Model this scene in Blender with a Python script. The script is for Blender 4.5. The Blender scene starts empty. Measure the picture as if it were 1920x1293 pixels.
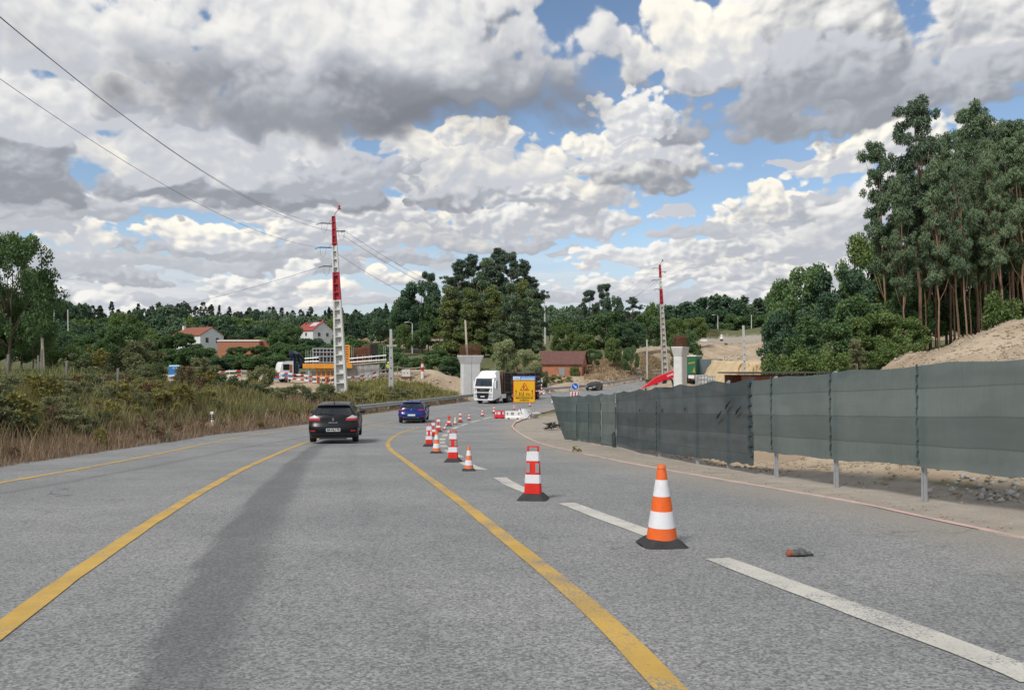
import bpy, bmesh, math, random
import numpy as np
from mathutils import Vector, Matrix
random.seed(7)
rng = np.random.default_rng(7)
scene = bpy.context.scene
COL = scene.collection
# ------------------------------------------------------------ camera
FPX, CX, CY, HOR = 1450.0, 960.0, 646.5, 680.0
CAMZ = 1.25
PITCH = math.atan((HOR - CY) / FPX)
cam_d = bpy.data.cameras.new('camera')
cam_d.sensor_width = 36.0
cam_d.lens = 36.0 * FPX / 1920.0
cam_d.clip_start = 0.1
cam_d.clip_end = 12000
cam = bpy.data.objects.new('camera', cam_d)
COL.objects.link(cam)
cam.location = (0, 0, CAMZ)
cam.rotation_euler = (math.pi / 2 + PITCH, 0, 0)
scene.camera = cam
# ------------------------------------------------------------ exposure / view
vs = scene.view_settings
vs.view_transform = 'Standard'
vs.look = 'None'
vs.exposure = 0.72
vs.gamma = 1.0
vs.use_curve_mapping = False
scene.cycles.max_bounces = 6
scene.cycles.diffuse_bounces = 3
scene.cycles.transparent_max_bounces = 8
scene.cycles.use_denoising = True
# ------------------------------------------------------------ sun
SUN = Vector((-0.40, -0.60, 0.80)).normalized()
sun_d = bpy.data.lights.new('sun', 'SUN')
sun_d.energy = 1.7
sun_d.angle = math.radians(12)
sun_d.color = (1.0, 0.95, 0.87)
sun = bpy.data.objects.new('sun', sun_d)
COL.objects.link(sun)
sun.location = (-60, -40, 80)
sun.rotation_euler = SUN.to_track_quat('Z', 'Y').to_euler()

# ------------------------------------------------------------ world: sky and cumulus clouds, all in direction space
world = bpy.data.worlds.new('World')
scene.world = world
world.use_nodes = True
NT = world.node_tree
NT.nodes.clear()

class NB:
    """small helper for node trees"""
    def __init__(s, nt): s.nt = nt
    def n(s, t, **kw):
        nd = s.nt.nodes.new(t)
        for k, v in kw.items(): setattr(nd, k, v)
        return nd
    def _in(s, sock, v):
        if v is None: return
        if isinstance(v, bpy.types.NodeSocket): s.nt.links.new(v, sock)
        else: sock.default_value = v
    def m(s, op, a, b=None, c=None, clamp=False):
        nd = s.n('ShaderNodeMath', operation=op, use_clamp=clamp)
        for i, v in enumerate((a, b, c)): s._in(nd.inputs[i], v)
        return nd.outputs[0]
    def ss(s, v, lo, hi, a=0.0, b=1.0, kind='SMOOTHSTEP'):
        nd = s.n('ShaderNodeMapRange', interpolation_type=kind)
        s._in(nd.inputs['Value'], v)
        for k, x in (('From Min', lo), ('From Max', hi), ('To Min', a), ('To Max', b)): s._in(nd.inputs[k], x)
        return nd.outputs[0]
    def mix(s, f, a, b, mode='MIX'):
        nd = s.n('ShaderNodeMix', data_type='RGBA', blend_type=mode)
        s._in(nd.inputs[0], f)
        for i, v in ((6, a), (7, b)):
            if not isinstance(v, bpy.types.NodeSocket): v = (*v[:3], 1.0)
            s._in(nd.inputs[i], v)
        return nd.outputs[2]
    def xyz(s, x, y, z=0.0):
        nd = s.n('ShaderNodeCombineXYZ')
        for i, v in enumerate((x, y, z)): s._in(nd.inputs[i], v)
        return nd.outputs[0]
    def noise(s, vec, scale, detail=4, rough=0.5, dist=0.0, out='Fac'):
        nd = s.n('ShaderNodeTexNoise')
        s._in(nd.inputs['Vector'], vec)
        nd.inputs['Scale'].default_value = scale
        nd.inputs['Detail'].default_value = detail
        nd.inputs['Roughness'].default_value = rough
        nd.inputs['Distortion'].default_value = dist
        return nd.outputs[out]
    def voro(s, vec, scale, detail=0, rough=0.5, smooth=0.3, feature='SMOOTH_F1', out='Distance'):
        nd = s.n('ShaderNodeTexVoronoi', feature=feature)
        s._in(nd.inputs['Vector'], vec)
        nd.inputs['Scale'].default_value = scale
        if 'Detail' in nd.inputs: nd.inputs['Detail'].default_value = detail
        if 'Roughness' in nd.inputs: nd.inputs['Roughness'].default_value = rough
        if feature == 'SMOOTH_F1': nd.inputs['Smoothness'].default_value = smooth
        return nd.outputs[out]

B = NB(NT)
geo = B.n('ShaderNodeTexCoord').outputs['Generated']
sep = B.n('ShaderNodeSeparateXYZ')
NT.links.new(geo, sep.inputs[0])
X, Y, Z = sep.outputs
az = B.m('ARCTAN2', X, Y)
el = B.m('ARCSINE', B.m('MINIMUM', B.m('MAXIMUM', Z, -1.0), 1.0))
# clouds shrink towards the horizon: stretch the elevation axis there
vel = B.m('MULTIPLY', B.m('POWER', B.m('MAXIMUM', el, 0.0005), 0.75), 1.25)
pv = B.xyz(az, vel, 0.0)
wob = B.n('ShaderNodeSeparateColor')
NT.links.new(B.noise(pv, 5.0, 4, 0.55, out='Color'), wob.inputs[0])
wA = B.m('SUBTRACT', wob.outputs[0], 0.5)
wE = B.m('SUBTRACT', wob.outputs[1], 0.5)
wamp = B.ss(el, 0.0, 0.4, 0.05, 0.15, 'LINEAR')
A1 = B.m('MULTIPLY_ADD', wA, wamp, az)
E1 = B.m('MULTIPLY_ADD', wE, B.m('MULTIPLY', wamp, 0.8), el)
pv2 = B.xyz(B.m('MULTIPLY_ADD', wA, 0.06, az), B.m('MULTIPLY_ADD', wE, 0.06, vel))
fine = B.noise(pv2, 22.0, 6, 0.55)
puff = B.voro(pv2, 13.0, 2.0, 0.5, 0.35)
offs = B.n('ShaderNodeVectorMath', operation='ADD')
NT.links.new(pv2, offs.inputs[0])
offs.inputs[1].default_value = (-0.011, 0.016, 0)
puff_l = B.voro(offs.outputs[0], 13.0, 2.0, 0.5, 0.35)
fine_l = B.noise(offs.outputs[0], 22.0, 4, 0.5)
relief = B.m('ADD', B.m('MULTIPLY', B.m('SUBTRACT', puff_l, puff), 1.1), B.m('MULTIPLY', B.m('SUBTRACT', fine, fine_l), 1.6))
edge = B.m('ADD', B.m('MULTIPLY', B.m('SUBTRACT', fine, 0.5), 0.55), B.m('MULTIPLY', B.m('SUBTRACT', 0.60, puff), 0.75))
fine2 = B.noise(pv2, 60.0, 5, 0.55)
puff2 = B.voro(pv2, 42.0, 1.5, 0.5, 0.3)
offs2 = B.n('ShaderNodeVectorMath', operation='ADD')
NT.links.new(pv2, offs2.inputs[0])
offs2.inputs[1].default_value = (-0.0040, 0.0062, 0)
puff2_l = B.voro(offs2.outputs[0], 42.0, 1.5, 0.5, 0.3)
relief2 = B.m('MULTIPLY', B.m('SUBTRACT', puff2_l, puff2), 1.5)
edge2 = B.m('ADD', B.m('MULTIPLY', B.m('SUBTRACT', fine2, 0.5), 0.5), B.m('MULTIPLY', B.m('SUBTRACT', 0.55, puff2), 0.55))
edge_s = B.m('ADD', B.m('MULTIPLY', edge, 0.45), edge2)
relief_s = B.m('ADD', B.m('MULTIPLY', relief, 0.35), relief2)
edge = B.m('ADD', edge, B.m('MULTIPLY', edge2, 0.30))
relief = B.m('ADD', B.m('MULTIPLY', relief, 0.85), B.m('MULTIPLY', relief2, 0.35))
big = B.noise(B.xyz(A1, E1, 3.0), 4.0, 3, 0.5)

# clear sky
sky_n = B.n('ShaderNodeTexSky', sky_type='NISHITA')
sky_n.sun_disc = False
sky_n.sun_elevation = math.asin(SUN.z)
sky_n.sun_rotation = math.atan2(SUN.x, SUN.y)
sky_n.air_density = 1.0
sky_n.dust_density = 0.6
sky_n.ozone_density = 1.4
SKY_K = 0.083
WARM, WHITE, LILAC, MID, GREY, DARK, DEEP = (.97, .925, .82), (.885, .872, .838), (.565, .585, .63), (.42, .44, .49), (.30, .318, .36), (.215, .228, .262), (.155, .167, .197)
WARM, WHITE, LILAC, MID, GREY, DARK, DEEP = [tuple(q * .65 / SKY_K for q in c) for c in (WARM, WHITE, LILAC, MID, GREY, DARK, DEEP)]
# thin veil and flat far clouds over the horizon
strk = B.noise(B.xyz(B.m('MULTIPLY', A1, 3.0), B.m('MULTIPLY', E1, 34.0)), 1.0, 5, 0.55)
veil_c = B.mix(B.ss(strk, 0.36, 0.66), tuple(q * .72 / SKY_K for q in (.43, .475, .56)), tuple(q * .72 / SKY_K for q in (.66, .655, .66)))
veil = B.m('MULTIPLY', B.ss(strk, 0.30, 0.60, 0.35, 1.0), B.ss(el, 0.07, 0.17, 1.0, 0.0))
# broken cumulus everywhere outside the clouds placed one by one
gx = B.m('DIVIDE', X, B.m('ADD', B.m('MAXIMUM', Z, 0.0), 0.12))
gy = B.m('DIVIDE', Y, B.m('ADD', B.m('MAXIMUM', Z, 0.0), 0.12))
gen = B.noise(B.xyz(gx, gy, 2.0), 1.15, 6, 0.52, 0.2)
inside = B.m('MULTIPLY', B.ss(B.m('ABSOLUTE', az), 0.60, 0.78, 1.0, 0.0), B.ss(el, 0.47, 0.60, 1.0, 0.0))
gen_m = B.m('MULTIPLY', B.m('MULTIPLY', B.ss(gen, 0.40, 0.50), B.ss(Z, -0.01, 0.02)), B.m('SUBTRACT', 1.0, inside))
gen_c = B.mix(B.ss(B.m('ADD', gen, B.m('MULTIPLY', relief, 0.25)), 0.42, 0.66), WHITE, GREY)
ccol = B.mix(veil, sky_n.outputs[0], veil_c)
ccol = B.mix(gen_m, ccol, gen_c)

def cloud(px, py, rx, ry, top, base, flat=1.6, soft=0.17, split=0.05, rel=0.80, rag=1.0, opac=1.0):
    """one cumulus: an ellipse in azimuth / elevation with a ragged rim, a lit top and a grey base"""
    global ccol
    a = math.atan((px - CX) / FPX)
    e = math.atan((HOR - py) / math.hypot(FPX, px - CX))
    ra = 1.46 * rx / FPX * math.cos(a) ** 2
    re = 1.42 * ry / FPX * math.cos(a)
    dx = B.m('MULTIPLY_ADD', A1, 1 / ra, -a / ra)
    dy = B.m('MULTIPLY_ADD', E1, 1 / re, -e / re)
    dyb = B.m('MAXIMUM', dy, B.m('MULTIPLY', dy, -flat))
    r = B.m('SQRT', B.m('MULTIPLY_ADD', dx, dx, B.m('MULTIPLY', dyb, dyb)))
    small = ry < 62
    if py > 375: base = tuple(q * .5 + w_ * .5 for q, w_ in zip(base, LILAC))
    f = B.m('SUBTRACT', B.m('MULTIPLY_ADD', edge_s if small else edge, rag, 1.0), r)
    m = B.ss(f, 0.0, soft, 0.0, opac)
    t = B.m('MULTIPLY_ADD', relief_s if small else relief, rel, B.m('MULTIPLY_ADD', dx, -0.16, dy))
    c = B.mix(B.ss(t, split - 0.42, split + 0.62), base, top)
    ccol = B.mix(m, ccol, c)

CLOUDS = [
 # far rows over the horizon
 (330, 568, 170, 14, LILAC, MID), (700, 572, 200, 12, LILAC, MID), (1000, 566, 180, 12, LILAC, MID), (560, 560, 150, 18, WHITE, LILAC), (60, 552, 130, 22, WHITE, MID), (1700, 560, 200, 20, LILAC, MID),
 (760, 530, 60, 20, WARM, MID), (480, 540, 100, 32, WHITE, MID), (230, 530, 130, 22, LILAC, GREY), (620, 545, 70, 22, WARM, LILAC),
 (1300, 562, 220, 18, LILAC, MID), (1500, 556, 200, 24, WHITE, MID), (1105, 500, 36, 15, WARM, LILAC), (1050, 470, 24, 8, LILAC, MID),
 (1180, 540, 140, 24, WHITE, LILAC), (1300, 524, 160, 30, WHITE, MID), (1440, 528, 190, 34, WHITE, MID), (1560, 530, 120, 30, WARM, MID),
 (655, 510, 34, 30, WARM, MID), (550, 508, 160, 30, LILAC, GREY), (735, 486, 140, 22, LILAC, GREY), (300, 500, 220, 24, LILAC, MID),
 (420, 480, 250, 26, LILAC, GREY), (70, 492, 200, 34, LILAC, MID), (900, 462, 160, 18, LILAC, GREY),
 (1560, 500, 190, 50, WHITE, MID), (1330, 484, 230, 44, WHITE, MID), (1210, 480, 140, 30, WHITE, LILAC), (1440, 476, 150, 34, WARM, MID),
 # small puffs over the horizon
 (250, 585, 60, 16, WHITE, LILAC), (420, 575, 46, 18, WHITE, LILAC), (545, 520, 40, 26, WHITE, LILAC), (600, 570, 44, 18, WARM, LILAC), (700, 520, 30, 22, WARM, LILAC), (180, 560, 50, 20, WHITE, LILAC), (860, 500, 60, 14, LILAC, LILAC), (1130, 560, 50, 16, LILAC, LILAC), (1230, 505, 50, 20, WARM, LILAC), (1390, 500, 60, 22, WARM, LILAC), (1500, 505, 44, 20, WARM, LILAC), (1340, 545, 50, 16, WHITE, LILAC), (1560, 560, 60, 18, WHITE, LILAC), (1450, 560, 40, 14, WHITE, LILAC), (330, 440, 40, 16, LILAC, LILAC), (700, 455, 60, 26, WHITE, LILAC),
 # middle rows
 (150, 452, 92, 46, WARM, LILAC), (395, 460, 135, 34, WARM, LILAC), (515, 428, 60, 40, WARM, MID), (575, 450, 85, 46, WARM, MID),
 (30, 420, 120, 50, LILAC, MID), (790, 438, 180, 68, WARM, MID), (650, 432, 120, 50, WHITE, MID), (900, 420, 120, 44, WHITE, MID),
 (1440, 462, 240, 52, WHITE, MID), (1570, 430, 150, 66, WHITE, MID), (1390, 420, 100, 50, WARM, LILAC), (1480, 382, 125, 54, WARM, MID), (1560, 376, 66, 48, LILAC, GREY), (1650, 400, 120, 70, WHITE, MID),
 (1010, 408, 220, 54, WHITE, MID), (1110, 372, 140, 62, WARM, MID), (1255, 396, 36, 13, LILAC, LILAC), (960, 368, 110, 34, WHITE, MID), (1290, 440, 110, 24, LILAC, MID),
 (1570, 296, 70, 24, WHITE, LILAC), (1650, 272, 140, 48, WARM, LILAC), (1490, 292, 40, 10, LILAC, LILAC), (1840, 300, 160, 60, WHITE, MID),
 (1225, 322, 165, 74, WHITE, GREY), (1180, 272, 150, 54, WARM, LILAC), (1040, 288, 70, 14, LILAC, LILAC),
 (520, 392, 480, 36, WHITE, MID), (150, 400, 200, 36, LILAC, GREY), (850, 380, 86, 24, GREY, DARK),
 (845, 322, 200, 88, WARM, LILAC), (905, 268, 100, 40, WARM, LILAC),
 (390, 350, 360, 62, LILAC, GREY), (570, 306, 230, 96, WHITE, MID), (290, 290, 220, 100, WARM, LILAC), (480, 268, 230, 90, WHITE, LILAC), (670, 325, 110, 60, LILAC, MID),
 (50, 324, 170, 100, LILAC, GREY), (40, 282, 145, 90, LILAC, GREY),
 # large near clouds overhead
 (120, 190, 280, 110, WHITE, LILAC), (330, 190, 220, 90, WHITE, LILAC), (130, 60, 340, 140, WHITE, LILAC), (340, 170, 180, 100, WHITE, MID), (475, 60, 100, 76, MID, GREY),
 (1920, 60, 440, 220, WHITE, MID), (1660, 190, 440, 76, LILAC, GREY), (1470, 90, 320, 160, WHITE, GREY), (1190, 215, 88, 60, WHITE, LILAC), (1330, 90, 140, 125, WARM, LILAC),
 (1480, 160, 260, 72, LILAC, GREY),
 (870, 90, 150, 170, WHITE, GREY), (640, 60, 420, 160, WHITE, LILAC),
]
for c in CLOUDS: cloud(*c)
cloud(600, 165, 330, 84, LILAC, GREY, flat=1.0, split=0.15, rel=0.20, soft=0.55, rag=0.5)
cloud(690, 160, 500, 92, MID, DARK, flat=1.1, split=0.12, rel=0.14, soft=0.50, rag=0.55)
cloud(540, 190, 170, 60, LILAC, GREY, flat=1.1, split=.1, rel=.2, soft=.6, rag=.45)
cloud(1850, 190, 190, 66, LILAC, GREY, flat=1.1, soft=.4)
cloud(900, 130, 110, 105, LILAC, GREY, flat=1.2, split=0.15, rel=0.25, soft=0.4, rag=.7)
cloud(660, 70, 380, 84, WHITE, LILAC, flat=1.0, split=-0.1, rel=0.5, soft=0.75)
cloud(1500, 185, 260, 48, MID, GREY, flat=1.0, split=0.1, rel=0.3, soft=0.7)
ccol = B.mix(B.ss(Z, -0.01, 0.02, 0.0, 0.55), ccol, B.mix(1.0, ccol, B.mix(big, (.72, .73, .75), (1.22, 1.21, 1.19)), 'MULTIPLY'))

bg_sky = B.n('ShaderNodeBackground')
NT.links.new(ccol, bg_sky.inputs[0])
bg_sky.inputs[1].default_value = SKY_K
wout = B.n('ShaderNodeOutputWorld')
NT.links.new(bg_sky.outputs[0], wout.inputs[0])
world.cycles.sampling_method = 'MANUAL'
world.cycles.sample_map_resolution = 1024

# ============================================================ geometry helpers
def pix_dir(px, py):
    a = (px - CX) / FPX
    b = (CY - py) / FPX
    return Vector((a, math.cos(PITCH) - b * math.sin(PITCH), math.sin(PITCH) + b * math.cos(PITCH)))
def P(px, py, d):
    v = pix_dir(px, py)
    return Vector((0, 0, CAMZ)) + v * (d / v.y)
# road height along the view axis: falls gently, bottoms out, climbs again
_rk = np.array([(-60, 3.64), (0, 0), (35, -2.12), (45, -2.60), (52, -2.82), (70, -3.25), (88, -3.42), (105, -3.37), (124, -3.22), (145, -2.75), (170, -1.75), (200, -0.2), (260, 3), (400, 7), (3000, 12)])
_rd = np.arange(-60, 420, 1.0)
_rz = np.interp(_rd, _rk[:, 0], _rk[:, 1])
_k = np.hanning(15); _k /= _k.sum()
_rzs = np.convolve(np.pad(_rz, 7, mode='reflect', reflect_type='odd'), _k, 'valid')
def prof(y): return np.interp(y, _rd, _rzs)
def G(px, py):
    """where the sight line of a picture point meets the road"""
    v = pix_dir(px, py)
    lo, hi = 1.0, 230.0
    for _ in range(60):
        mid = (lo + hi) / 2
        z = CAMZ + v.z * mid / v.y
        if z > prof(mid): lo = mid
        else: hi = mid
    p = Vector((0, 0, CAMZ)) + v * (lo / v.y)
    return p
# left and right edge of the asphalt
_L = [(-60, -10.5), (-20, -7.0), (0, -7.7), (5, -8.6), (12, -10.1)] + [(lambda q: (q.y, q.x))(G(*p)) for p in [(0, 876), (200, 846), (400, 815), (580, 794), (687, 776), (745, 768.5), (800, 762), (886, 751), (960, 743), (1010, 738), (1100, 730.5), (1200, 714), (1262, 704)]] + [(260, 75), (400, 120)]
_L = np.array(sorted(_L))
_R = [(-60, 8.0), (-20, 7.0), (0, 6.0)] + [(lambda q: (q.y, q.x))(G(*p)) for p in [(1920, 1012), (1600, 944), (1310, 894), (1150, 864), (1030, 837), (975, 814), (957, 801), (966, 791), (988, 783), (1015, 774), (1045, 766), (1100, 757)]] + [(100, 13), (124, 19.5), (142, 29), (160, 40), (176, 49), (260, 95), (400, 140)]
_R = np.array(sorted(_R))
def Lx(y): return np.interp(y, _L[:, 0], _L[:, 1])
def Rx(y): return np.interp(y, _R[:, 0], _R[:, 1])
# screen fence line on the ground (y -> x)
_Fp = np.array([(2.0, 6.9), (5, 6.75), (7, 6.5), (8.9, 6.1), (10.7, 5.64), (12.6, 5.22), (14.5, 4.9), (16.6, 4.6), (18.3, 4.25), (20.8, 3.92), (23.5, 3.72), (26, 3.5), (28.5, 3.15), (31, 2.75), (33.2, 2.3)])
def Fx(y): return np.interp(y, _Fp[:, 0], _Fp[:, 1])

# ---- value noise for relief
_tab = rng.random((256, 256))
def vnoise(x, y):
    x = np.asarray(x, float); y = np.asarray(y, float)
    xi = np.floor(x).astype(int); yi = np.floor(y).astype(int)
    fx = x - xi; fy = y - yi
    fx = fx * fx * (3 - 2 * fx); fy = fy * fy * (3 - 2 * fy)
    a = _tab[xi & 255, yi & 255]; b = _tab[(xi + 1) & 255, yi & 255]
    c = _tab[xi & 255, (yi + 1) & 255]; d = _tab[(xi + 1) & 255, (yi + 1) & 255]
    return (a * (1 - fx) + b * fx) * (1 - fy) + (c * (1 - fx) + d * fx) * fy
def fbm(x, y, o=4):
    s = 0; a = .5; t = 0
    for i in range(o):
        s = s + a * (vnoise(x * 2 ** i + 13 * i, y * 2 ** i + 7 * i) - .5); a *= .5
    return s
def sstep(v, a, b):
    t = np.clip((v - a) / (b - a), 0, 1)
    return t * t * (3 - 2 * t)

# ---- terrain control points: px, py, distance, kind (g green, s soil, y yellow sand, d dry grass, v gravel)
CTRL = [
 (-500, 775, 14, 'd'), (-500, 720, 30, 'g'), (-250, 760, 22, 'd'), (-200, 700, 45, 'g'), (0, 762, 21, 'd'), (0, 745, 26, 'g'), (0, 700, 45, 'g'), (0, 668, 100, 'g'), (0, 650, 250, 'g'), (0, 622, 500, 'g'),
 (120, 760, 27, 'd'), (200, 755, 31, 'g'), (200, 718, 50, 'g'), (200, 690, 90, 'g'), (200, 665, 200, 'g'), (200, 625, 450, 'g'), (60, 690, 70, 'g'),
 (330, 752, 42, 'g'), (400, 752, 48, 'd'), (400, 730, 65, 'g'), (420, 722, 92, 's'), (330, 714, 92, 's'), (400, 672, 200, 'g'), (400, 656, 240, 'g'), (400, 628, 450, 'g'), (330, 690, 140, 'g'), (450, 700, 120, 'g'),
 (480, 716, 98, 's'), (540, 716, 98, 's'), (560, 720, 97, 's'), (640, 719, 98, 's'), (700, 705, 103, 's'), (500, 735, 84, 's'), (590, 733, 86, 's'), (650, 738, 82, 's'), (540, 747, 68, 'g'), (640, 755, 68, 'g'), (600, 757, 60, 'g'),
 (720, 738, 88, 's'), (700, 748, 78, 'g'), (735, 700, 103, 's'), (770, 697, 104, 's'), (815, 696, 104, 's'), (790, 722, 97, 's'), (760, 736, 90, 's'), (838, 712, 103, 's'), (855, 736, 99, 's'), (800, 742, 88, 'd'), (760, 750, 82, 'g'), (840, 744, 95, 'd'),
 (600, 690, 130, 'g'), (700, 672, 160, 'g'), (790, 668, 165, 'g'), (640, 652, 250, 'g'), (600, 645, 300, 'g'), (760, 652, 230, 'd'), (760, 640, 300, 'd'), (700, 628, 400, 'd'), (800, 612, 600, 'g'),
 (880, 700, 118, 'g'), (900, 716, 110, 'g'), (950, 718, 124, 'g'), (1000, 712, 138, 'd'), (1055, 701, 150, 'd'), (1130, 690, 158, 'd'), (1140, 672, 168, 'd'), (1195, 662, 168, 'd'), (1248, 660, 163, 'd'), (1240, 686, 152, 'd'), (1190, 697, 146, 's'), (1100, 708, 140, 's'), (1050, 717, 134, 's'), (1000, 727, 125, 's'), (1110, 722, 138, 's'), (1190, 706, 158, 's'),
 (1275, 664, 181, 's'), (1300, 649, 190, 's'), (1335, 645, 194, 's'), (1318, 640, 222, 'v'), (1350, 640, 226, 'v'), (1395, 640, 226, 'v'), (1350, 648, 209, 's'), (1395, 648, 209, 's'), (1370, 620, 246, 'g'), (1320, 622, 246, 'g'), (1430, 617, 246, 'g'), (1345, 666, 185, 's'), (1385, 678, 179, 's'), (1330, 695, 174, 's'), (1295, 694, 178, 's'),
 (1440, 638, 172, 's'), (1410, 646, 172, 's'), (1390, 668, 160, 's'), (1460, 668, 150, 's'), (1400, 748, 108, 's'), (1350, 728, 112, 's'), (1470, 740, 108, 's'), (1300, 727, 110, 's'), (1250, 735, 100, 's'),
 (1200, 800, 45, 's'), (1200, 760, 78, 'v'), (1300, 765, 70, 's'), (1300, 800, 48, 's'), (1400, 762, 60, 's'), (1300, 738, 95, 's'), (1420, 790, 38, 's'), (1500, 780, 38, 's'), (1120, 800, 42, 's'),
 (1500, 706, 66, 'g'), (1600, 704, 60, 'g'), (1560, 735, 45, 's'), (1700, 675, 62, 'g'), (1800, 645, 64, 'g'), (1900, 615, 66, 'g'), (1640, 698, 42, 's'), (1740, 664, 44, 's'), (1830, 634, 44, 's'), (1920, 602, 43, 's'), (2100, 545, 43, 's'),
 (1600, 760, 30, 's'), (1740, 730, 28, 's'), (1840, 690, 28, 's'), (1920, 650, 28, 's'), (2150, 560, 28, 's'),
 (1440, 868, 21, 's'), (1580, 862, 19, 's'), (1700, 850, 17.5, 's'), (1810, 850, 15.5, 's'), (1920, 850, 13.5, 's'), (2200, 880, 10.5, 's'), (1800, 780, 20, 's'), (1920, 740, 19, 's'), (2300, 640, 16, 's'), (2600, 800, 9, 's'),
 (2000, 590, 120, 'g'), (1700, 640, 120, 'g'), (1550, 660, 110, 'g'), (1450, 605, 250, 'g'), (1700, 585, 250, 'g'), (1200, 642, 230, 'g'), (1200, 618, 450, 'g'), (1050, 640, 260, 'g'), (1000, 622, 450, 'g'), (1450, 600, 450, 'g'), (900, 668, 190, 'g'), (980, 672, 190, 'g'), (800, 662, 200, 'g'), (2300, 560, 300, 'g'), (-500, 660, 150, 'g'), (-500, 630, 400, 'g'),
 (-500, 606, 900, 'g'), (300, 606, 900, 'g'), (960, 606, 900, 'g'), (1600, 606, 900, 'g'), (2400, 606, 900, 'g'), (-500, 640, 3500, 'g'), (960, 640, 3500, 'g'), (2400, 640, 3500, 'g'),
]
_c = [(P(a, b, d), k) for a, b, d, k in CTRL]
_cx = np.array([p.x for p, k in _c]); _cy = np.array([p.y for p, k in _c]); _cz = np.array([p.z for p, k in _c])
_ck = np.array([[k == q for q in 'gsydv'] for p, k in _c], float)
_cu = np.arctan2(_cx, _cy) * 1450 / 230; _cv = np.log(np.maximum(_cy, 3)) * 4.0
def hgen(x, y):
    """general terrain height and ground kinds, blended from the control points"""
    u = np.arctan2(x, np.maximum(y, 3)) * 1450 / 230; v = np.log(np.maximum(np.hypot(np.maximum(y, 3), 0), 3)) * 4.0
    hz = np.empty(len(x)); kk = np.empty((len(x), 5))
    for i in range(0, len(x), 20000):
        s = slice(i, i + 20000)
        d2 = (u[s, None] - _cu) ** 2 + (v[s, None] - _cv) ** 2
        w = 1 / (d2 + 0.01) ** 2
        w /= w.sum(1, keepdims=True)
        hz[s] = w @ _cz
        kk[s] = w @ _ck
    return hz, kk
def terrain(x, y, want_kind=False):
    x = np.atleast_1d(np.asarray(x, float)); y = np.atleast_1d(np.asarray(y, float))
    h, kk = hgen(x, y)
    soil = kk[:, 1] + kk[:, 4]
    amp = np.clip(y / 40, .25, 2)
    h = h + (fbm(x * .25, y * .25, 4) * 1.1 + np.abs(fbm(x * .6 + 9, y * .6, 3)) * .5) * np.clip(soil, 0, 1) * amp * .55 + fbm(x * .1, y * .1, 3) * .5 * np.clip(y / 60, 0, 3) * (1 - soil)
    rz = prof(np.clip(y, -60, 419))
    l, r = Lx(y), Rx(y)
    near = y < 52
    rr = np.where(y < 35, Fx(np.clip(y, 2, 33.2)) + .12, np.where(y < 60, 3.2 + (y - 35) * .1, r + 0.5))
    wl = np.where(y < 75, 5.5, 3.5)
    sl = sstep(l - x, .2, 1.0) * .10 + sstep(l - x, .5, wl) * .90
    sr = sstep(x - rr, 0.0, np.where(y < 35, 1.7, 7.0))
    s = np.maximum(sl, sr)
    gravel = (x > r - .4) & (x < rr + .6) & (y < 62)
    base = rz - .06 + np.where(gravel, .045 * sstep(x - r, .10, .6), 0) + np.where(gravel, (vnoise(x * 1.7, y * 1.7) - .5) * .04 * sstep(x - r, .3, 1), 0)
    far = sstep(y, 176, 184)
    s = np.maximum(s, far)
    h = base * (1 - s) + h * s
    if not want_kind: return h
    kk = kk.copy()
    g = np.where((x > r - 1) & (y < 62), 1 - sr, 0)[:, None]
    kk = kk * (1 - g) + np.array([0, 0, 0, 0, 1.0]) * g
    vb = (sstep(l - x, -.5, .3) * (1 - sstep(l - x, 1.5, 4.0)) * (y < 90))[:, None]
    kk = kk * (1 - vb) + np.array([0, 0, 0, 1.0, 0]) * vb
    return h, kk
def H(x, y): return float(terrain([x], [y])[0])

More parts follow.
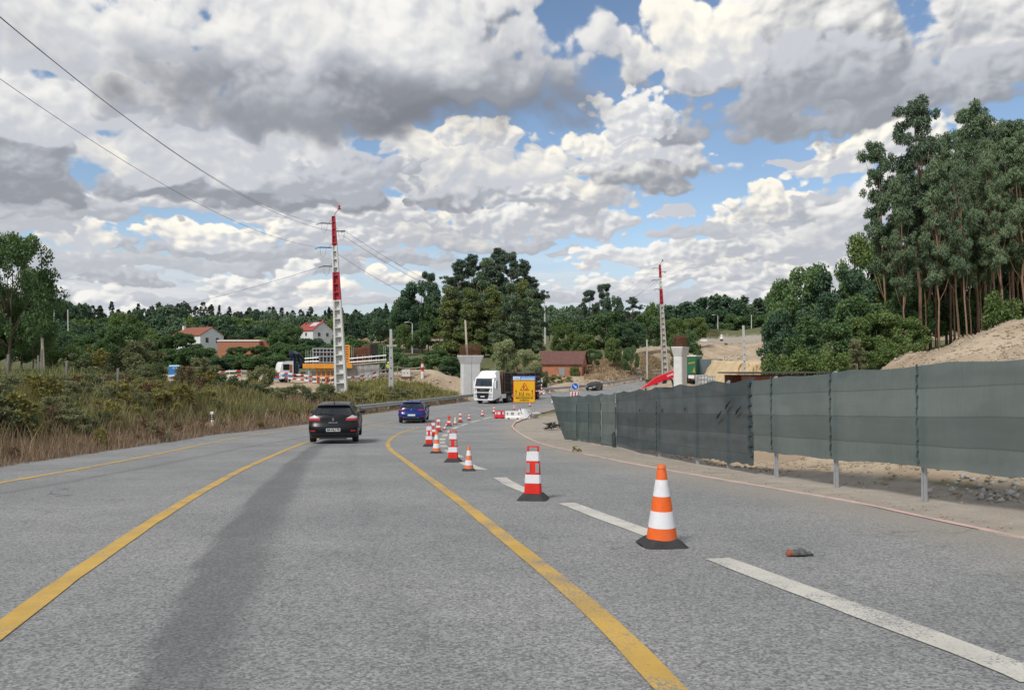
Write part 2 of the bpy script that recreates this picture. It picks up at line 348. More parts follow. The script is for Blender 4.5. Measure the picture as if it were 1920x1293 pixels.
# ============================================================ object helpers
class MB:
    """collects vertices and faces (with material slots), builds ONE mesh object"""
    def __init__(s): s.v = []; s.f = []; s.mi = []
    def add(s, vs, fs, mi=0):
        o = len(s.v)
        s.v.extend([tuple(p) for p in vs]); s.f.extend([tuple(i + o for i in f) for f in fs]); s.mi.extend([mi] * len(fs))
        return s
    def box(s, x0, x1, y0, y1, z0, z1, mi=0, M=None):
        vs = [Vector((x, y, z)) for z in (z0, z1) for x, y in ((x0, y0), (x1, y0), (x1, y1), (x0, y1))]
        if M is not None: vs = [M @ v for v in vs]
        return s.add(vs, [(3, 2, 1, 0), (4, 5, 6, 7), (0, 1, 5, 4), (1, 2, 6, 5), (2, 3, 7, 6), (3, 0, 4, 7)], mi)
    def loft(s, rings, mi=0, cap=True, close=True):
        n = len(rings[0]); vs = [p for r in rings for p in r]; fs = []
        for i in range(len(rings) - 1):
            for j in range(n if close else n - 1):
                k = (j + 1) % n
                fs.append((i * n + j, i * n + k, (i + 1) * n + k, (i + 1) * n + j))
        if cap and close:
            fs.append(tuple(range(n - 1, -1, -1))); fs.append(tuple(range((len(rings) - 1) * n, len(rings) * n)))
        return s.add(vs, fs, mi)
    def tube(s, pts, r, n=6, mi=0, cap=True):
        pts = [Vector(p) for p in pts]
        rs = r if isinstance(r, (list, tuple)) else [r] * len(pts)
        rings = []
        for i, p in enumerate(pts):
            t = (pts[min(i + 1, len(pts) - 1)] - pts[max(i - 1, 0)]).normalized()
            a = t.orthogonal().normalized() if i == 0 else (a - t * a.dot(t)).normalized()
            b = t.cross(a)
            rings.append([p + (a * math.cos(q) + b * math.sin(q)) * rs[i] for q in [2 * math.pi * k / n for k in range(n)]])
        return s.loft(rings, mi, cap)
    def disc(s, c, ax, r0, r1, h, n=16, mi=0):
        """short cone or cylinder along axis ax from c"""
        c = Vector(c); ax = Vector(ax).normalized(); a = ax.orthogonal().normalized(); b = ax.cross(a)
        R = lambda p, r: [p + (a * math.cos(q) + b * math.sin(q)) * r for q in [2 * math.pi * k / n for k in range(n)]]
        return s.loft([R(c, r0), R(c + ax * h, r1)], mi)
    def prism(s, poly, axis, t0, t1, mi=0):
        """polygon in the plane across axis (x: (y,z), y: (x,z), z: (x,y)) extruded t0..t1"""
        f = {'x': lambda p, t: (t, p[0], p[1]), 'y': lambda p, t: (p[0], t, p[1]), 'z': lambda p, t: (p[0], p[1], t)}[axis]
        return s.loft([[f(p, t0) for p in poly], [f(p, t1) for p in poly]], mi)
    def build(s, name, mats, parent=None, smooth=False, bevel=0, loc=None):
        me = bpy.data.meshes.new(name)
        me.from_pydata(s.v, [], s.f)
        if not isinstance(mats, (list, tuple)): mats = [mats]
        for m in mats: me.materials.append(m)
        if len(mats) > 1: me.polygons.foreach_set('material_index', s.mi)
        bm = bmesh.new(); bm.from_mesh(me)
        bmesh.ops.recalc_face_normals(bm, faces=bm.faces)
        if bevel:
            es = [e for e in bm.edges if len(e.link_faces) == 2 and e.calc_face_angle(0) > .6]
            bmesh.ops.bevel(bm, geom=es, offset=bevel, segments=2, affect='EDGES', profile=.6)
        bm.to_mesh(me); bm.free()
        if smooth:
            me.polygons.foreach_set('use_smooth', [True] * len(me.polygons))
            try: me.set_sharp_from_angle(angle=math.radians(smooth if smooth > 1 else 40))
            except Exception: pass
        o = bpy.data.objects.new(name, me)
        COL.objects.link(o)
        if parent is not None: o.parent = parent
        if loc is not None: o.location = loc
        return o
def tag(o, label=None, cat=None, group=None, kind=None):
    if label: o['label'] = label
    if cat: o['category'] = cat
    if group: o['group'] = group
    if kind: o['kind'] = kind
    return o
def thing(name, label, cat, loc=(0, 0, 0), rz=0.0, group=None):
    o = bpy.data.objects.new(name, None)
    o.empty_display_size = .3
    COL.objects.link(o)
    o.location = loc; o.rotation_euler = (0, 0, rz)
    return tag(o, label, cat, group)
def children(o): return KIDS.get(o.name, None) if False else [c for c in o.children]
def copy_tree(o, parent=None, label=None, group=None):
    c = o.copy(); COL.objects.link(c)
    if parent is not None: c.parent = parent
    for ch in list(o.children): copy_tree(ch, c)
    if label: c['label'] = label
    if group: c['group'] = group
    return c
def fast_mesh(name, verts, faces4=None, faces3=None):
    """mesh from numpy arrays"""
    me = bpy.data.meshes.new(name)
    n4 = 0 if faces4 is None else len(faces4); n3 = 0 if faces3 is None else len(faces3)
    me.vertices.add(len(verts)); me.vertices.foreach_set('co', np.asarray(verts, np.float32).ravel())
    li = []
    if n4: li.append(np.asarray(faces4, np.int32).ravel())
    if n3: li.append(np.asarray(faces3, np.int32).ravel())
    li = np.concatenate(li)
    me.loops.add(len(li)); me.loops.foreach_set('vertex_index', li)
    me.polygons.add(n4 + n3)
    st = np.concatenate([np.arange(n4) * 4, n4 * 4 + np.arange(n3) * 3]).astype(np.int32)
    me.polygons.foreach_set('loop_start', st)
    me.update(calc_edges=True)
    me.validate()
    return me
def link(me, name, parent=None, mats=(), smooth=False):
    for m in mats: me.materials.append(m)
    if smooth: me.polygons.foreach_set('use_smooth', [True] * len(me.polygons))
    o = bpy.data.objects.new(name, me); COL.objects.link(o)
    if parent is not None: o.parent = parent
    return o
def text_obj(s, size, mat, name, parent, loc, rot, depth=.004, align='CENTER', bold=0, xs=1.0):
    cu = bpy.data.curves.new(name, 'FONT')
    cu.body = s; cu.size = size; cu.align_x = align; cu.align_y = 'CENTER'; cu.extrude = depth; cu.offset = bold; cu.resolution_u = 2
    t = bpy.data.objects.new(name, cu); COL.objects.link(t)
    dg = bpy.context.evaluated_depsgraph_get()
    me = bpy.data.meshes.new_from_object(t.evaluated_get(dg))
    bpy.data.objects.remove(t); bpy.data.curves.remove(cu)
    me.materials.clear(); me.materials.append(mat)
    o = bpy.data.objects.new(name, me); COL.objects.link(o)
    o.parent = parent; o.location = loc; o.rotation_euler = rot; o.scale = (xs, 1, 1)
    return o

# ============================================================ materials
MATS = {}
def mat(name, base, rough=.7, var=.18, scale=6.0, metal=0.0, bump=0.0, dirt=None, dirt_amt=.35, rand=0.0, spec=.4, coat=0.0, bscale=None, detail=5):
    if name in MATS: return MATS[name]
    m = bpy.data.materials.new(name); m.use_nodes = True
    nt = m.node_tree; nt.nodes.clear(); b = NB(nt)
    out = b.n('ShaderNodeOutputMaterial'); p = b.n('ShaderNodeBsdfPrincipled')
    nt.links.new(p.outputs[0], out.inputs[0])
    co = b.n('ShaderNodeTexCoord').outputs['Object']
    nz = b.noise(co, scale, detail, .6)
    k = b.ss(nz, .25, .75, 1 - var, 1 + var, 'LINEAR')
    if rand:
        oi = b.n('ShaderNodeObjectInfo').outputs['Random']
        k = b.m('MULTIPLY', k, b.ss(oi, 0, 1, 1 - rand, 1 + rand, 'LINEAR'))
    c = b.mix(1.0, base, b.xyz(k, k, k), 'MULTIPLY')
    if dirt is not None:
        c = b.mix(b.m('MULTIPLY', b.ss(b.noise(co, scale * .45, 6, .65), .45, .70), dirt_amt), c, dirt)
    nt.links.new(c, p.inputs['Base Color'])
    p.inputs['Roughness'].default_value = rough
    p.inputs['Metallic'].default_value = metal
    p.inputs['Specular IOR Level'].default_value = spec
    if coat: p.inputs['Coat Weight'].default_value = coat; p.inputs['Coat Roughness'].default_value = .05
    if bump:
        bp = b.n('ShaderNodeBump'); bp.inputs['Strength'].default_value = bump; bp.inputs['Distance'].default_value = .02
        nt.links.new(b.noise(co, bscale or scale * 4, 4, .6), bp.inputs['Height'])
        nt.links.new(bp.outputs[0], p.inputs['Normal'])
    MATS[name] = m
    return m
def leaf_mat(name, c1, c2, trans=.25, rough=.55, hue=None):
    """foliage: colour varies per leaf and per tree"""
    if name in MATS: return MATS[name]
    m = bpy.data.materials.new(name); m.use_nodes = True
    nt = m.node_tree; nt.nodes.clear(); b = NB(nt)
    out = b.n('ShaderNodeOutputMaterial')
    g = b.n('ShaderNodeNewGeometry').outputs['Random Per Island']
    oi = b.n('ShaderNodeObjectInfo').outputs['Random']
    co = b.n('ShaderNodeTexCoord').outputs['Object']
    cl = b.noise(co, .55, 2, .5)
    t = b.m('ADD', b.m('MULTIPLY', g, .55), b.m('ADD', b.m('MULTIPLY', b.m('SUBTRACT', oi, .5), .45), b.m('MULTIPLY', b.m('SUBTRACT', cl, .38), 1.2)))
    c = b.mix(b.m('ADD', t, 0.0, clamp=True), c1, c2)
    if hue is not None: c = b.mix(b.ss(b.m('FRACT', b.m('MULTIPLY', g, 17.3)), 1 - hue[1], 1 - hue[1] * .4), c, hue[0])
    d = b.n('ShaderNodeBsdfPrincipled'); nt.links.new(c, d.inputs['Base Color']); d.inputs['Roughness'].default_value = rough; d.inputs['Specular IOR Level'].default_value = .25
    tr = b.n('ShaderNodeBsdfTranslucent'); nt.links.new(b.mix(1.0, c, (1.15, 1.25, .6), 'MULTIPLY'), tr.inputs[0])
    mx = b.n('ShaderNodeMixShader'); mx.inputs[0].default_value = trans
    nt.links.new(d.outputs[0], mx.inputs[1]); nt.links.new(tr.outputs[0], mx.inputs[2])
    nt.links.new(mx.outputs[0], out.inputs[0])
    MATS[name] = m
    return m

# ============================================================ terrain sheet
def ground_material():
    m = bpy.data.materials.new('ground'); m.use_nodes = True
    nt = m.node_tree; nt.nodes.clear(); b = NB(nt)
    out = b.n('ShaderNodeOutputMaterial'); p = b.n('ShaderNodeBsdfPrincipled'); nt.links.new(p.outputs[0], out.inputs[0])
    co = b.n('ShaderNodeTexCoord').outputs['Object']
    def attr(n): return b.n('ShaderNodeAttribute', attribute_name=n).outputs['Fac']
    n1 = b.noise(co, .22, 6, .62); n2 = b.noise(co, 2.2, 6, .6); n3 = b.noise(co, 14, 5, .65)
    jit = b.m('MULTIPLY', b.m('SUBTRACT', b.noise(co, .9, 6, .65), .5), .75)
    green = b.mix(b.ss(n2, .3, .7), (.085, .095, .045), (.15, .155, .080))
    dry = b.mix(b.ss(n2, .3, .7), (.17, .125, .07), (.30, .23, .135))
    soil = b.mix(b.ss(n1, .35, .65), (.33, .255, .18), (.47, .385, .285))
    soil = b.mix(b.m('MULTIPLY', b.ss(n2, .5, .75), .6), soil, (.26, .19, .13))
    soil = b.mix(b.m('MULTIPLY', b.ss(n3, .55, .8), .5), soil, (.52, .45, .36))
    grav = b.mix(b.ss(n2, .3, .7), (.30, .265, .225), (.375, .335, .285))
    grav = b.mix(b.m('MULTIPLY', b.ss(n1, .5, .72), .6), grav, (.255, .235, .21))
    grav = b.mix(b.m('MULTIPLY', b.ss(b.noise(co, 45, 3, .7), .58, .8), .55), grav, (.16, .14, .12))
    c = green
    for nm, col in (('dry', dry), ('soil', soil), ('gravel', grav)):
        c = b.mix(b.ss(b.m('ADD', attr(nm), jit), .36, .62), c, col)
    nt.links.new(c, p.inputs['Base Color']); p.inputs['Roughness'].default_value = .95; p.inputs['Specular IOR Level'].default_value = .15
    bp = b.n('ShaderNodeBump'); bp.inputs['Strength'].default_value = .6; bp.inputs['Distance'].default_value = .06
    nt.links.new(b.m('ADD', n2, b.m('MULTIPLY', n3, .35)), bp.inputs['Height']); nt.links.new(bp.outputs[0], p.inputs['Normal'])
    return m
def axis(segs):
    out = [segs[0][0]]
    for a, b_, st in segs:
        n = max(1, int(round((b_ - a) / st))); out.extend(list(np.linspace(a, b_, n + 1)[1:]))
    return np.array(out)
ys = axis([(-40, 4, 4), (4, 40, .45), (40, 120, 1.0), (120, 260, 2.0), (260, 600, 10), (600, 1500, 60), (1500, 6500, 500)])
xs = axis([(-5000, -1000, 500), (-1000, -300, 40), (-300, -80, 6), (-80, -30, 1.2), (-30, 20, .5), (20, 60, 1.0), (60, 120, 2.0), (120, 300, 8), (300, 1000, 40), (1000, 5000, 500)])
GX, GY = np.meshgrid(xs, ys)
tz, tk = terrain(GX.ravel(), GY.ravel(), True)
nx_, ny_ = len(xs), len(ys)
ii = (np.arange(ny_ - 1)[:, None] * nx_ + np.arange(nx_ - 1)[None, :]).ravel()
me = fast_mesh('ground', np.stack([GX.ravel(), GY.ravel(), tz], 1), np.stack([ii, ii + 1, ii + nx_ + 1, ii + nx_], 1))
for nm, col in (('dry', 3), ('soil', 1), ('gravel', 4)):
    at = me.attributes.new(nm, 'FLOAT', 'POINT'); at.data.foreach_set('value', tk[:, col].astype(np.float32))
tag(link(me, 'ground', None, [ground_material()], True), kind='structure')

# ============================================================ asphalt
def asphalt_material():
    m = bpy.data.materials.new('asphalt'); m.use_nodes = True
    nt = m.node_tree; nt.nodes.clear(); b = NB(nt)
    out = b.n('ShaderNodeOutputMaterial'); p = b.n('ShaderNodeBsdfPrincipled'); nt.links.new(p.outputs[0], out.inputs[0])
    co = b.n('ShaderNodeTexCoord').outputs['Object']
    at = lambda n: b.n('ShaderNodeAttribute', attribute_name=n).outputs['Fac']
    chip = b.voro(co, 70, 0, .5, feature='F1', out='Color')
    chs = b.n('ShaderNodeSeparateColor'); nt.links.new(chip, chs.inputs[0])
    pit = b.ss(b.noise(co, 120, 3, .7), .54, .74)
    base = b.mix(b.ss(b.noise(co, .35, 5, .6), .3, .7), (.220, .225, .228), (.285, .288, .288))
    base = b.mix(b.m('MULTIPLY', b.ss(b.noise(co, 3.0, 5, .6), .45, .75), .35), base, (.18, .182, .185))
    k = b.ss(chs.outputs[0], 0, 1, .55, 1.42, 'LINEAR')
    base = b.mix(1.0, base, b.xyz(k, k, k), 'MULTIPLY')
    base = b.mix(b.m('MULTIPLY', pit, .55), base, (.075, .075, .078))
    vm = b.n('ShaderNodeVectorMath', operation='MULTIPLY'); nt.links.new(co, vm.inputs[0]); vm.inputs[1].default_value = (5.0, .55, 1.0); cos_ = vm.outputs[0]
    tj = b.m('ADD', at('tyre'), b.m('MULTIPLY', b.m('SUBTRACT', b.noise(cos_, 1.0, 6, .65), .5), .55))
    base = b.mix(b.m('MULTIPLY', b.ss(tj, .15, .9), .50), base, (.075, .077, .082))
    base = b.mix(b.m('MULTIPLY', b.ss(b.m('ADD', at('dust'), b.m('MULTIPLY', b.m('SUBTRACT', b.noise(co, .8, 6, .65), .5), .7)), .35, .95), .6), base, (.33, .295, .25))
    # cracks
    cv = b.n('ShaderNodeTexVoronoi', feature='DISTANCE_TO_EDGE'); cv.inputs['Scale'].default_value = .33
    wv = b.n('ShaderNodeVectorMath', operation='ADD'); nt.links.new(co, wv.inputs[0])
    nc = b.n('ShaderNodeTexNoise'); nt.links.new(co, nc.inputs['Vector']); nc.inputs['Scale'].default_value = 1.3; nc.inputs['Detail'].default_value = 6
    sc = b.n('ShaderNodeVectorMath', operation='SCALE'); nt.links.new(nc.outputs['Color'], sc.inputs[0]); sc.inputs['Scale'].default_value = 1.1
    nt.links.new(sc.outputs[0], wv.inputs[1]); nt.links.new(wv.outputs[0], cv.inputs['Vector'])
    crk = b.m('MULTIPLY', b.ss(cv.outputs['Distance'], .002, .010, 1, 0), b.ss(b.noise(co, .28, 3, .5), .55, .66))
    base = b.mix(b.m('MULTIPLY', crk, .5), base, (.045, .045, .047))
    nt.links.new(base, p.inputs['Base Color']); p.inputs['Roughness'].default_value = .85; p.inputs['Specular IOR Level'].default_value = .3
    bp = b.n('ShaderNodeBump'); bp.inputs['Strength'].default_value = .55; bp.inputs['Distance'].default_value = .008
    nt.links.new(b.m('SUBTRACT', chs.outputs[0], b.m('ADD', pit, crk)), bp.inputs['Height']); nt.links.new(bp.outputs[0], p.inputs['Normal'])
    return m
def poly_dist(x, y, pts):
    d = np.full(x.shape, 1e9)
    for (x0, y0), (x1, y1) in zip(pts[:-1], pts[1:]):
        vx, vy = x1 - x0, y1 - y0
        t = np.clip(((x - x0) * vx + (y - y0) * vy) / (vx * vx + vy * vy), 0, 1)
        d = np.minimum(d, np.hypot(x - x0 - t * vx, y - y0 - t * vy))
    return d
def gp(l): return [(G(*p).x, G(*p).y) for p in l]
ry = axis([(-30, 3, 3), (3, 45, .3), (45, 110, .7), (110, 176, 2.0)])
cols = 110
tt = np.linspace(0, 1, cols)
l, r = Lx(ry) - .15, Rx(ry) + .05
AX = l[:, None] + (r - l)[:, None] * tt; AY = np.repeat(ry[:, None], cols, 1)
jag = (vnoise(AY * 1.3, AY * .0 + 3) - .5) * .22 + (vnoise(AY * 5.1, AY * 0 + 8) - .5) * .10
AX = AX + np.where(tt[None, :] == 0, jag, 0) + np.where(tt[None, :] == 1, jag * .6, 0)
AZ = prof(AY)
ii = (np.arange(len(ry) - 1)[:, None] * cols + np.arange(cols - 1)[None, :]).ravel()
me = fast_mesh('road', np.stack([AX.ravel(), AY.ravel(), AZ.ravel()], 1), np.stack([ii, ii + 1, ii + cols + 1, ii + cols], 1))
dl = gp([(229, 1293), (316, 1143), (381, 1030), (476, 925), (534, 870), (578, 838), (655, 808)])
dr = gp([(476, 1293), (492, 1143), (526, 1030), (566, 925), (586, 870), (612, 838), (690, 806)])
def sdist(px_, py_, pts):
    """signed distance to a line running away from the camera, positive to its right"""
    yy = np.array([q[1] for q in pts]); xx = np.array([q[0] for q in pts]); o = np.argsort(yy)
    return px_ - np.interp(py_, yy[o], xx[o])
left_track = gp([(0, 925), (150, 899), (300, 871), (450, 840), (575, 818), (690, 795)])
fx_, fy_ = AX.ravel(), AY.ravel()
sl_, sr_ = sdist(fx_, fy_, dl), sdist(fx_, fy_, dr)
inb = sstep(sl_, -.05, .07) * (1 - sstep(sr_, -.28, .16)) * (1 - sstep(fy_, 26, 34))
ty = inb * (.80 + .25 * np.clip(1 - np.abs(sl_ - .08) / .12, 0, 1))
ty = np.maximum(ty, .42 * np.clip(1 - np.abs(sr_ - .85) / .45, 0, 1) * (1 - sstep(fy_, 26, 34)))
ty = np.maximum(ty, np.clip(1 - poly_dist(fx_, fy_, left_track) / .28, 0, 1) * .7)
ty = np.maximum(ty, np.clip(1 - poly_dist(fx_, fy_, gp([(690, 806), (760, 795), (830, 783), (900, 770)])) / .4, 0, 1) * .6)
far_tr = np.clip(1 - poly_dist(AX.ravel(), AY.ravel(), gp([(760, 775), (900, 762), (1000, 752), (1100, 741), (1200, 726)])) / .5, 0, 1) * .7
far_tr2 = np.clip(1 - poly_dist(AX.ravel(), AY.ravel(), gp([(830, 795), (900, 775), (1010, 757)])) / .4, 0, 1) * .5
ty = np.maximum(np.maximum(ty, far_tr), far_tr2)
du = np.clip(1.0 - (Rx(AY) - AX) / np.where(AY < 60, 2.6, 6), 0, 1).ravel() * .95
for nm, v in (('tyre', ty), ('dust', du)):
    at = me.attributes.new(nm, 'FLOAT', 'POINT'); at.data.foreach_set('value', v.astype(np.float32))
tag(link(me, 'road', None, [asphalt_material()], True), kind='structure')

# ---- painted lines
def paint_material(name, col, wear, under=(.20, .20, .20)):
    m = bpy.data.materials.new(name); m.use_nodes = True
    nt = m.node_tree; nt.nodes.clear(); b = NB(nt)
    out = b.n('ShaderNodeOutputMaterial'); p = b.n('ShaderNodeBsdfPrincipled'); nt.links.new(p.outputs[0], out.inputs[0])
    co = b.n('ShaderNodeTexCoord').outputs['Object']
    c = b.mix(b.ss(b.noise(co, 2.5, 5, .6), .3, .7), tuple(q * .82 for q in col), col)
    w = b.ss(b.m('ADD', b.noise(co, 60, 4, .75), b.m('MULTIPLY', b.noise(co, 1.6, 4, .6), .6)), .98 - wear, 1.12 - wear)
    c = b.mix(w, c, under)
    nt.links.new(c, p.inputs['Base Color']); p.inputs['Roughness'].default_value = .75
    bp = b.n('ShaderNodeBump'); bp.inputs['Strength'].default_value = .4; bp.inputs['Distance'].default_value = .004
    nt.links.new(b.noise(co, 80, 3, .7), bp.inputs['Height']); nt.links.new(bp.outputs[0], p.inputs['Normal'])
    return m
def smooth_path(pts, step=.35):
    pts = [Vector((p[0], p[1])) for p in pts]
    P_ = [pts[0] * 2 - pts[1]] + pts + [pts[-1] * 2 - pts[-2]]
    out = []
    for i in range(1, len(P_) - 2):
        p0, p1, p2, p3 = P_[i - 1:i + 3]
        n = max(2, int((p2 - p1).length / step))
        for k in range(n):
            t = k / n
            out.append(.5 * ((2 * p1) + (p2 - p0) * t + (2 * p0 - 5 * p1 + 4 * p2 - p3) * t * t + (3 * p1 - p0 - 3 * p2 + p3) * t ** 3))
    out.append(pts[-1])
    return out
def extend(pts, L=3.0):
    a, b_ = Vector(pts[0]), Vector(pts[1]); c = a + (a - b_).normalized() * L
    return [(c.x, c.y)] + list(pts)
def ribbon(mb, pts, w, lift, step=.35, smooth=True):
    q = smooth_path(pts, step) if smooth else [Vector((p[0], p[1])) for p in pts]
    a, b_ = [], []
    for i, p in enumerate(q):
        t = (q[min(i + 1, len(q) - 1)] - q[max(i - 1, 0)]).normalized()
        n = Vector((-t.y, t.x))
        ww = w * .5 * (1 + .10 * math.sin(i * 1.7) * random.random())
        for lst, s in ((a, 1), (b_, -1)):
            v = p + n * ww * s
            lst.append((v.x, v.y, float(prof(v.y)) + lift))
    n_ = len(q)
    mb.add(a + b_, [(i, i + 1, n_ + i + 1, n_ + i) for i in range(n_ - 1)])
yel = paint_material('yellow_paint', (.56, .355, .075), .17)
yelf = paint_material('faded_yellow_paint', (.46, .38, .22), .26)
wht = paint_material('white_paint', (.58, .56, .51), .17)
whf = paint_material('worn_white_paint', (.52, .51, .48), .24)
pink = paint_material('pink_paint', (.66, .45, .41), .17, (.33, .29, .25))
mb = MB(); g = gp([(0, 905), (150, 879), (300, 850), (420, 825), (500, 811.5), (580, 801), (640, 791), (687, 781.5), (745, 773.5), (790, 767)])
g0 = g[0]; ribbon(mb, extend(g, 9.0), .16, .006)
tag(mb.build('yellow_edge_marking', yel), kind='structure')
mb = MB(); g = gp([(0, 1182), (100, 1106), (200, 1036), (300, 969), (400, 909), (480, 868), (575, 829), (640, 811), (687, 799.5), (745, 788.5)])
ribbon(mb, extend(g, 2.5), .155, .006)
tag(mb.build('yellow_centre_marking', yel), kind='structure')
mb = MB(); g = gp([(1258, 1293), (1160, 1190), (1075, 1112), (960, 1018), (860, 938), (795, 890), (755, 860), (736, 846), (727.5, 835), (730, 826), (742, 816), (762, 807.5), (785, 801.5)])
ribbon(mb, extend(g, 2.0), .155, .006, .25)
tag(mb.build('yellow_lane_marking', yel), kind='structure')
mb = MB(); ribbon(mb, gp([(787, 801), (830, 789), (890, 776), (960, 766), (1010, 758)]), .13, .006)
tag(mb.build('faded_yellow_marking', yelf), kind='structure')
mb = MB(); ribbon(mb, gp([(790, 767), (850, 759), (900, 752.5), (960, 746), (1010, 741), (1100, 733.5), (1200, 717)]), .14, .006)
tag(mb.build('far_edge_marking', whf), kind='structure')
mb = MB(); ribbon(mb, gp([(745, 788), (800, 777), (870, 765.5), (960, 754), (1040, 745), (1120, 737)]), .12, .010)
tag(mb.build('worn_centre_marking', whf), kind='structure')
# broken white line of the exit lane: every dash is its own piece of paint
dashes = [[(1965, 1282), (1920, 1261), (1700, 1178), (1500, 1105), (1345, 1047)], [(1240, 1008), (1150, 976), (1062, 943)], [(1003, 926), (960, 909), (937, 895)], [(905, 881), (885, 874), (868, 866)],
          [(862, 857), (848, 850), (838, 843)], [(833, 838), (829, 834)], [(828.5, 831), (828.5, 827.5)], [(829, 825), (830.5, 821.5)], [(832.5, 818), (836, 813.5)], [(839, 810.5), (846, 806)], [(849, 803.5), (859, 799.5)], [(863, 798), (876, 794)], [(884, 791.5), (899, 787.5)], [(905, 785.5), (922, 781.5)], [(930, 779.5), (946, 776)], [(955, 774), (968, 771.5)]]
for i, dd in enumerate(dashes):
    mb = MB(); ribbon(mb, gp(dd), .24 if i < 5 else .26, .006, .3)
    tag(mb.build('white_dash_marking', wht), kind='structure')
mb = MB(); ribbon(mb, gp([(968, 772), (1000, 763.5), (1045, 755), (1100, 748)]), .14, .006)
tag(mb.build('far_white_marking', whf), kind='structure')
mb = MB(); g = gp([(1920, 1008), (1760, 975), (1600, 941), (1450, 915), (1310, 891), (1230, 877), (1150, 862), (1090, 849.5), (1030, 836), (1000, 825.5), (975, 812), (963, 803), (961, 798), (966, 791)])
ribbon(mb, extend(g, 4.0), .11, .008, .3)
tag(mb.build('pink_edge_marking', pink), kind='structure')
mb = MB(); ribbon(mb, gp([(966, 791), (976, 786.5), (990, 782)]), .30, .010, .3); ribbon(mb, gp([(1003, 776), (1020, 771.5)]), .12, .014); ribbon(mb, gp([(1026, 770), (1055, 764)]), .12, .014)
tag(mb.build('pink_nose_marking', pink), kind='structure')

# ============================================================ shared materials
galv = mat('galvanised_steel', (.46, .48, .50), .42, .12, 5, metal=.55, dirt=(.30, .27, .24), dirt_amt=.25)
conc = mat('concrete', (.52, .52, .51), .85, .14, 1.2, bump=.25, dirt=(.36, .35, .33), dirt_amt=.4)
concw = mat('pale_concrete', (.66, .665, .665), .85, .10, 1.0, bump=.15, dirt=(.47, .48, .49), dirt_amt=.45)
wood = mat('weathered_wood', (.42, .34, .25), .85, .25, 3, bump=.3)
woodg = mat('grey_wood', (.36, .33, .29), .9, .25, 4, bump=.3)
rust = mat('rusty_steel', (.17, .075, .045), .9, .35, 4, dirt=(.08, .04, .03), dirt_amt=.5)
redp = mat('red_paint', (.42, .03, .045), .6, .15, 3, dirt=(.30, .10, .10), dirt_amt=.3)
whitep = mat('white_paint', (.74, .74, .73), .6, .08, 3, dirt=(.55, .54, .50), dirt_amt=.3)
blackr = mat('black_rubber', (.032, .033, .036), .75, .25, 12)
steel_d = mat('dark_steel', (.10, .105, .11), .5, .2, 5, metal=.4)
wire_m = mat('wire', (.13, .14, .16), .5, .05, 5)
glass_d = mat('dark_glass', (.012, .015, .020), .06, .05, 2, spec=.8)
orange_f = mat('orange_formwork', (.74, .30, .035), .6, .18, 3, dirt=(.50, .25, .08), dirt_amt=.4)
tile_r = mat('roof_tile', (.27, .095, .06), .85, .3, 2.5, bump=.3, dirt=(.17, .08, .06), dirt_amt=.4)
brick_o = mat('orange_block', (.40, .17, .105), .9, .2, 2.0, bump=.3, dirt=(.36, .16, .10), dirt_amt=.4)

# ============================================================ screen fence: posts, three kinds of net
def net_material(name, c1, c2, mix_t=.12):
    m = bpy.data.materials.new(name); m.use_nodes = True
    nt = m.node_tree; nt.nodes.clear(); b = NB(nt)
    out = b.n('ShaderNodeOutputMaterial')
    uv = b.n('ShaderNodeUVMap').outputs[0]; s = b.n('ShaderNodeSeparateXYZ'); nt.links.new(uv, s.inputs[0])
    n1 = b.noise(uv, 1.1, 5, .6); n2 = b.noise(b.xyz(b.m('MULTIPLY', s.outputs[0], 9.0), b.m('MULTIPLY', s.outputs[1], .8)), 3, 4, .6)
    wob = b.m('MULTIPLY_ADD', b.m('SUBTRACT', n1, .5), .05, s.outputs[1])
    band = b.m('FRACT', b.m('MULTIPLY', wob, 2.55))
    seam = b.ss(b.m('ABSOLUTE', b.m('SUBTRACT', band, .5)), .46, .495)
    step = b.noise(b.xyz(0.0, b.m('FLOOR', b.m('MULTIPLY', wob, 2.55))), 7.3, 0, .5)
    t = b.m('ADD', b.m('MULTIPLY', n1, .7), b.m('ADD', b.m('MULTIPLY', n2, .25), b.m('MULTIPLY', b.m('SUBTRACT', step, .5), .8)))
    c = b.mix(b.ss(t, .2, .8), c1, c2)
    c = b.mix(b.m('MULTIPLY', seam, .45), c, tuple(q * .45 for q in c1))
    wv = b.n('ShaderNodeTexWave', wave_type='BANDS', bands_direction='Y'); nt.links.new(uv, wv.inputs[0]); wv.inputs['Scale'].default_value = 14; wv.inputs['Distortion'].default_value = .6
    c = b.mix(.10, c, b.mix(1.0, c, b.xyz(wv.outputs['Fac'], wv.outputs['Fac'], wv.outputs['Fac']), 'MULTIPLY'))
    d = b.n('ShaderNodeBsdfPrincipled'); nt.links.new(c, d.inputs['Base Color']); d.inputs['Roughness'].default_value = .7; d.inputs['Specular IOR Level'].default_value = .25
    tr = b.n('ShaderNodeBsdfTranslucent'); nt.links.new(c, tr.inputs[0])
    mx = b.n('ShaderNodeMixShader'); mx.inputs[0].default_value = mix_t
    nt.links.new(d.outputs[0], mx.inputs[1]); nt.links.new(tr.outputs[0], mx.inputs[2])
    tp = b.n('ShaderNodeBsdfTransparent'); m2 = b.n('ShaderNodeMixShader'); m2.inputs[0].default_value = .04
    nt.links.new(mx.outputs[0], m2.inputs[1]); nt.links.new(tp.outputs[0], m2.inputs[2]); nt.links.new(m2.outputs[0], out.inputs[0])
    return m
net_light = net_material('pale_net', (.114, .148, .146), (.186, .226, .220))
net_dark = net_material('dark_net', (.060, .080, .087), (.112, .137, .147))
net_teal = net_material('teal_net', (.070, .104, .104), (.145, .18, .172))
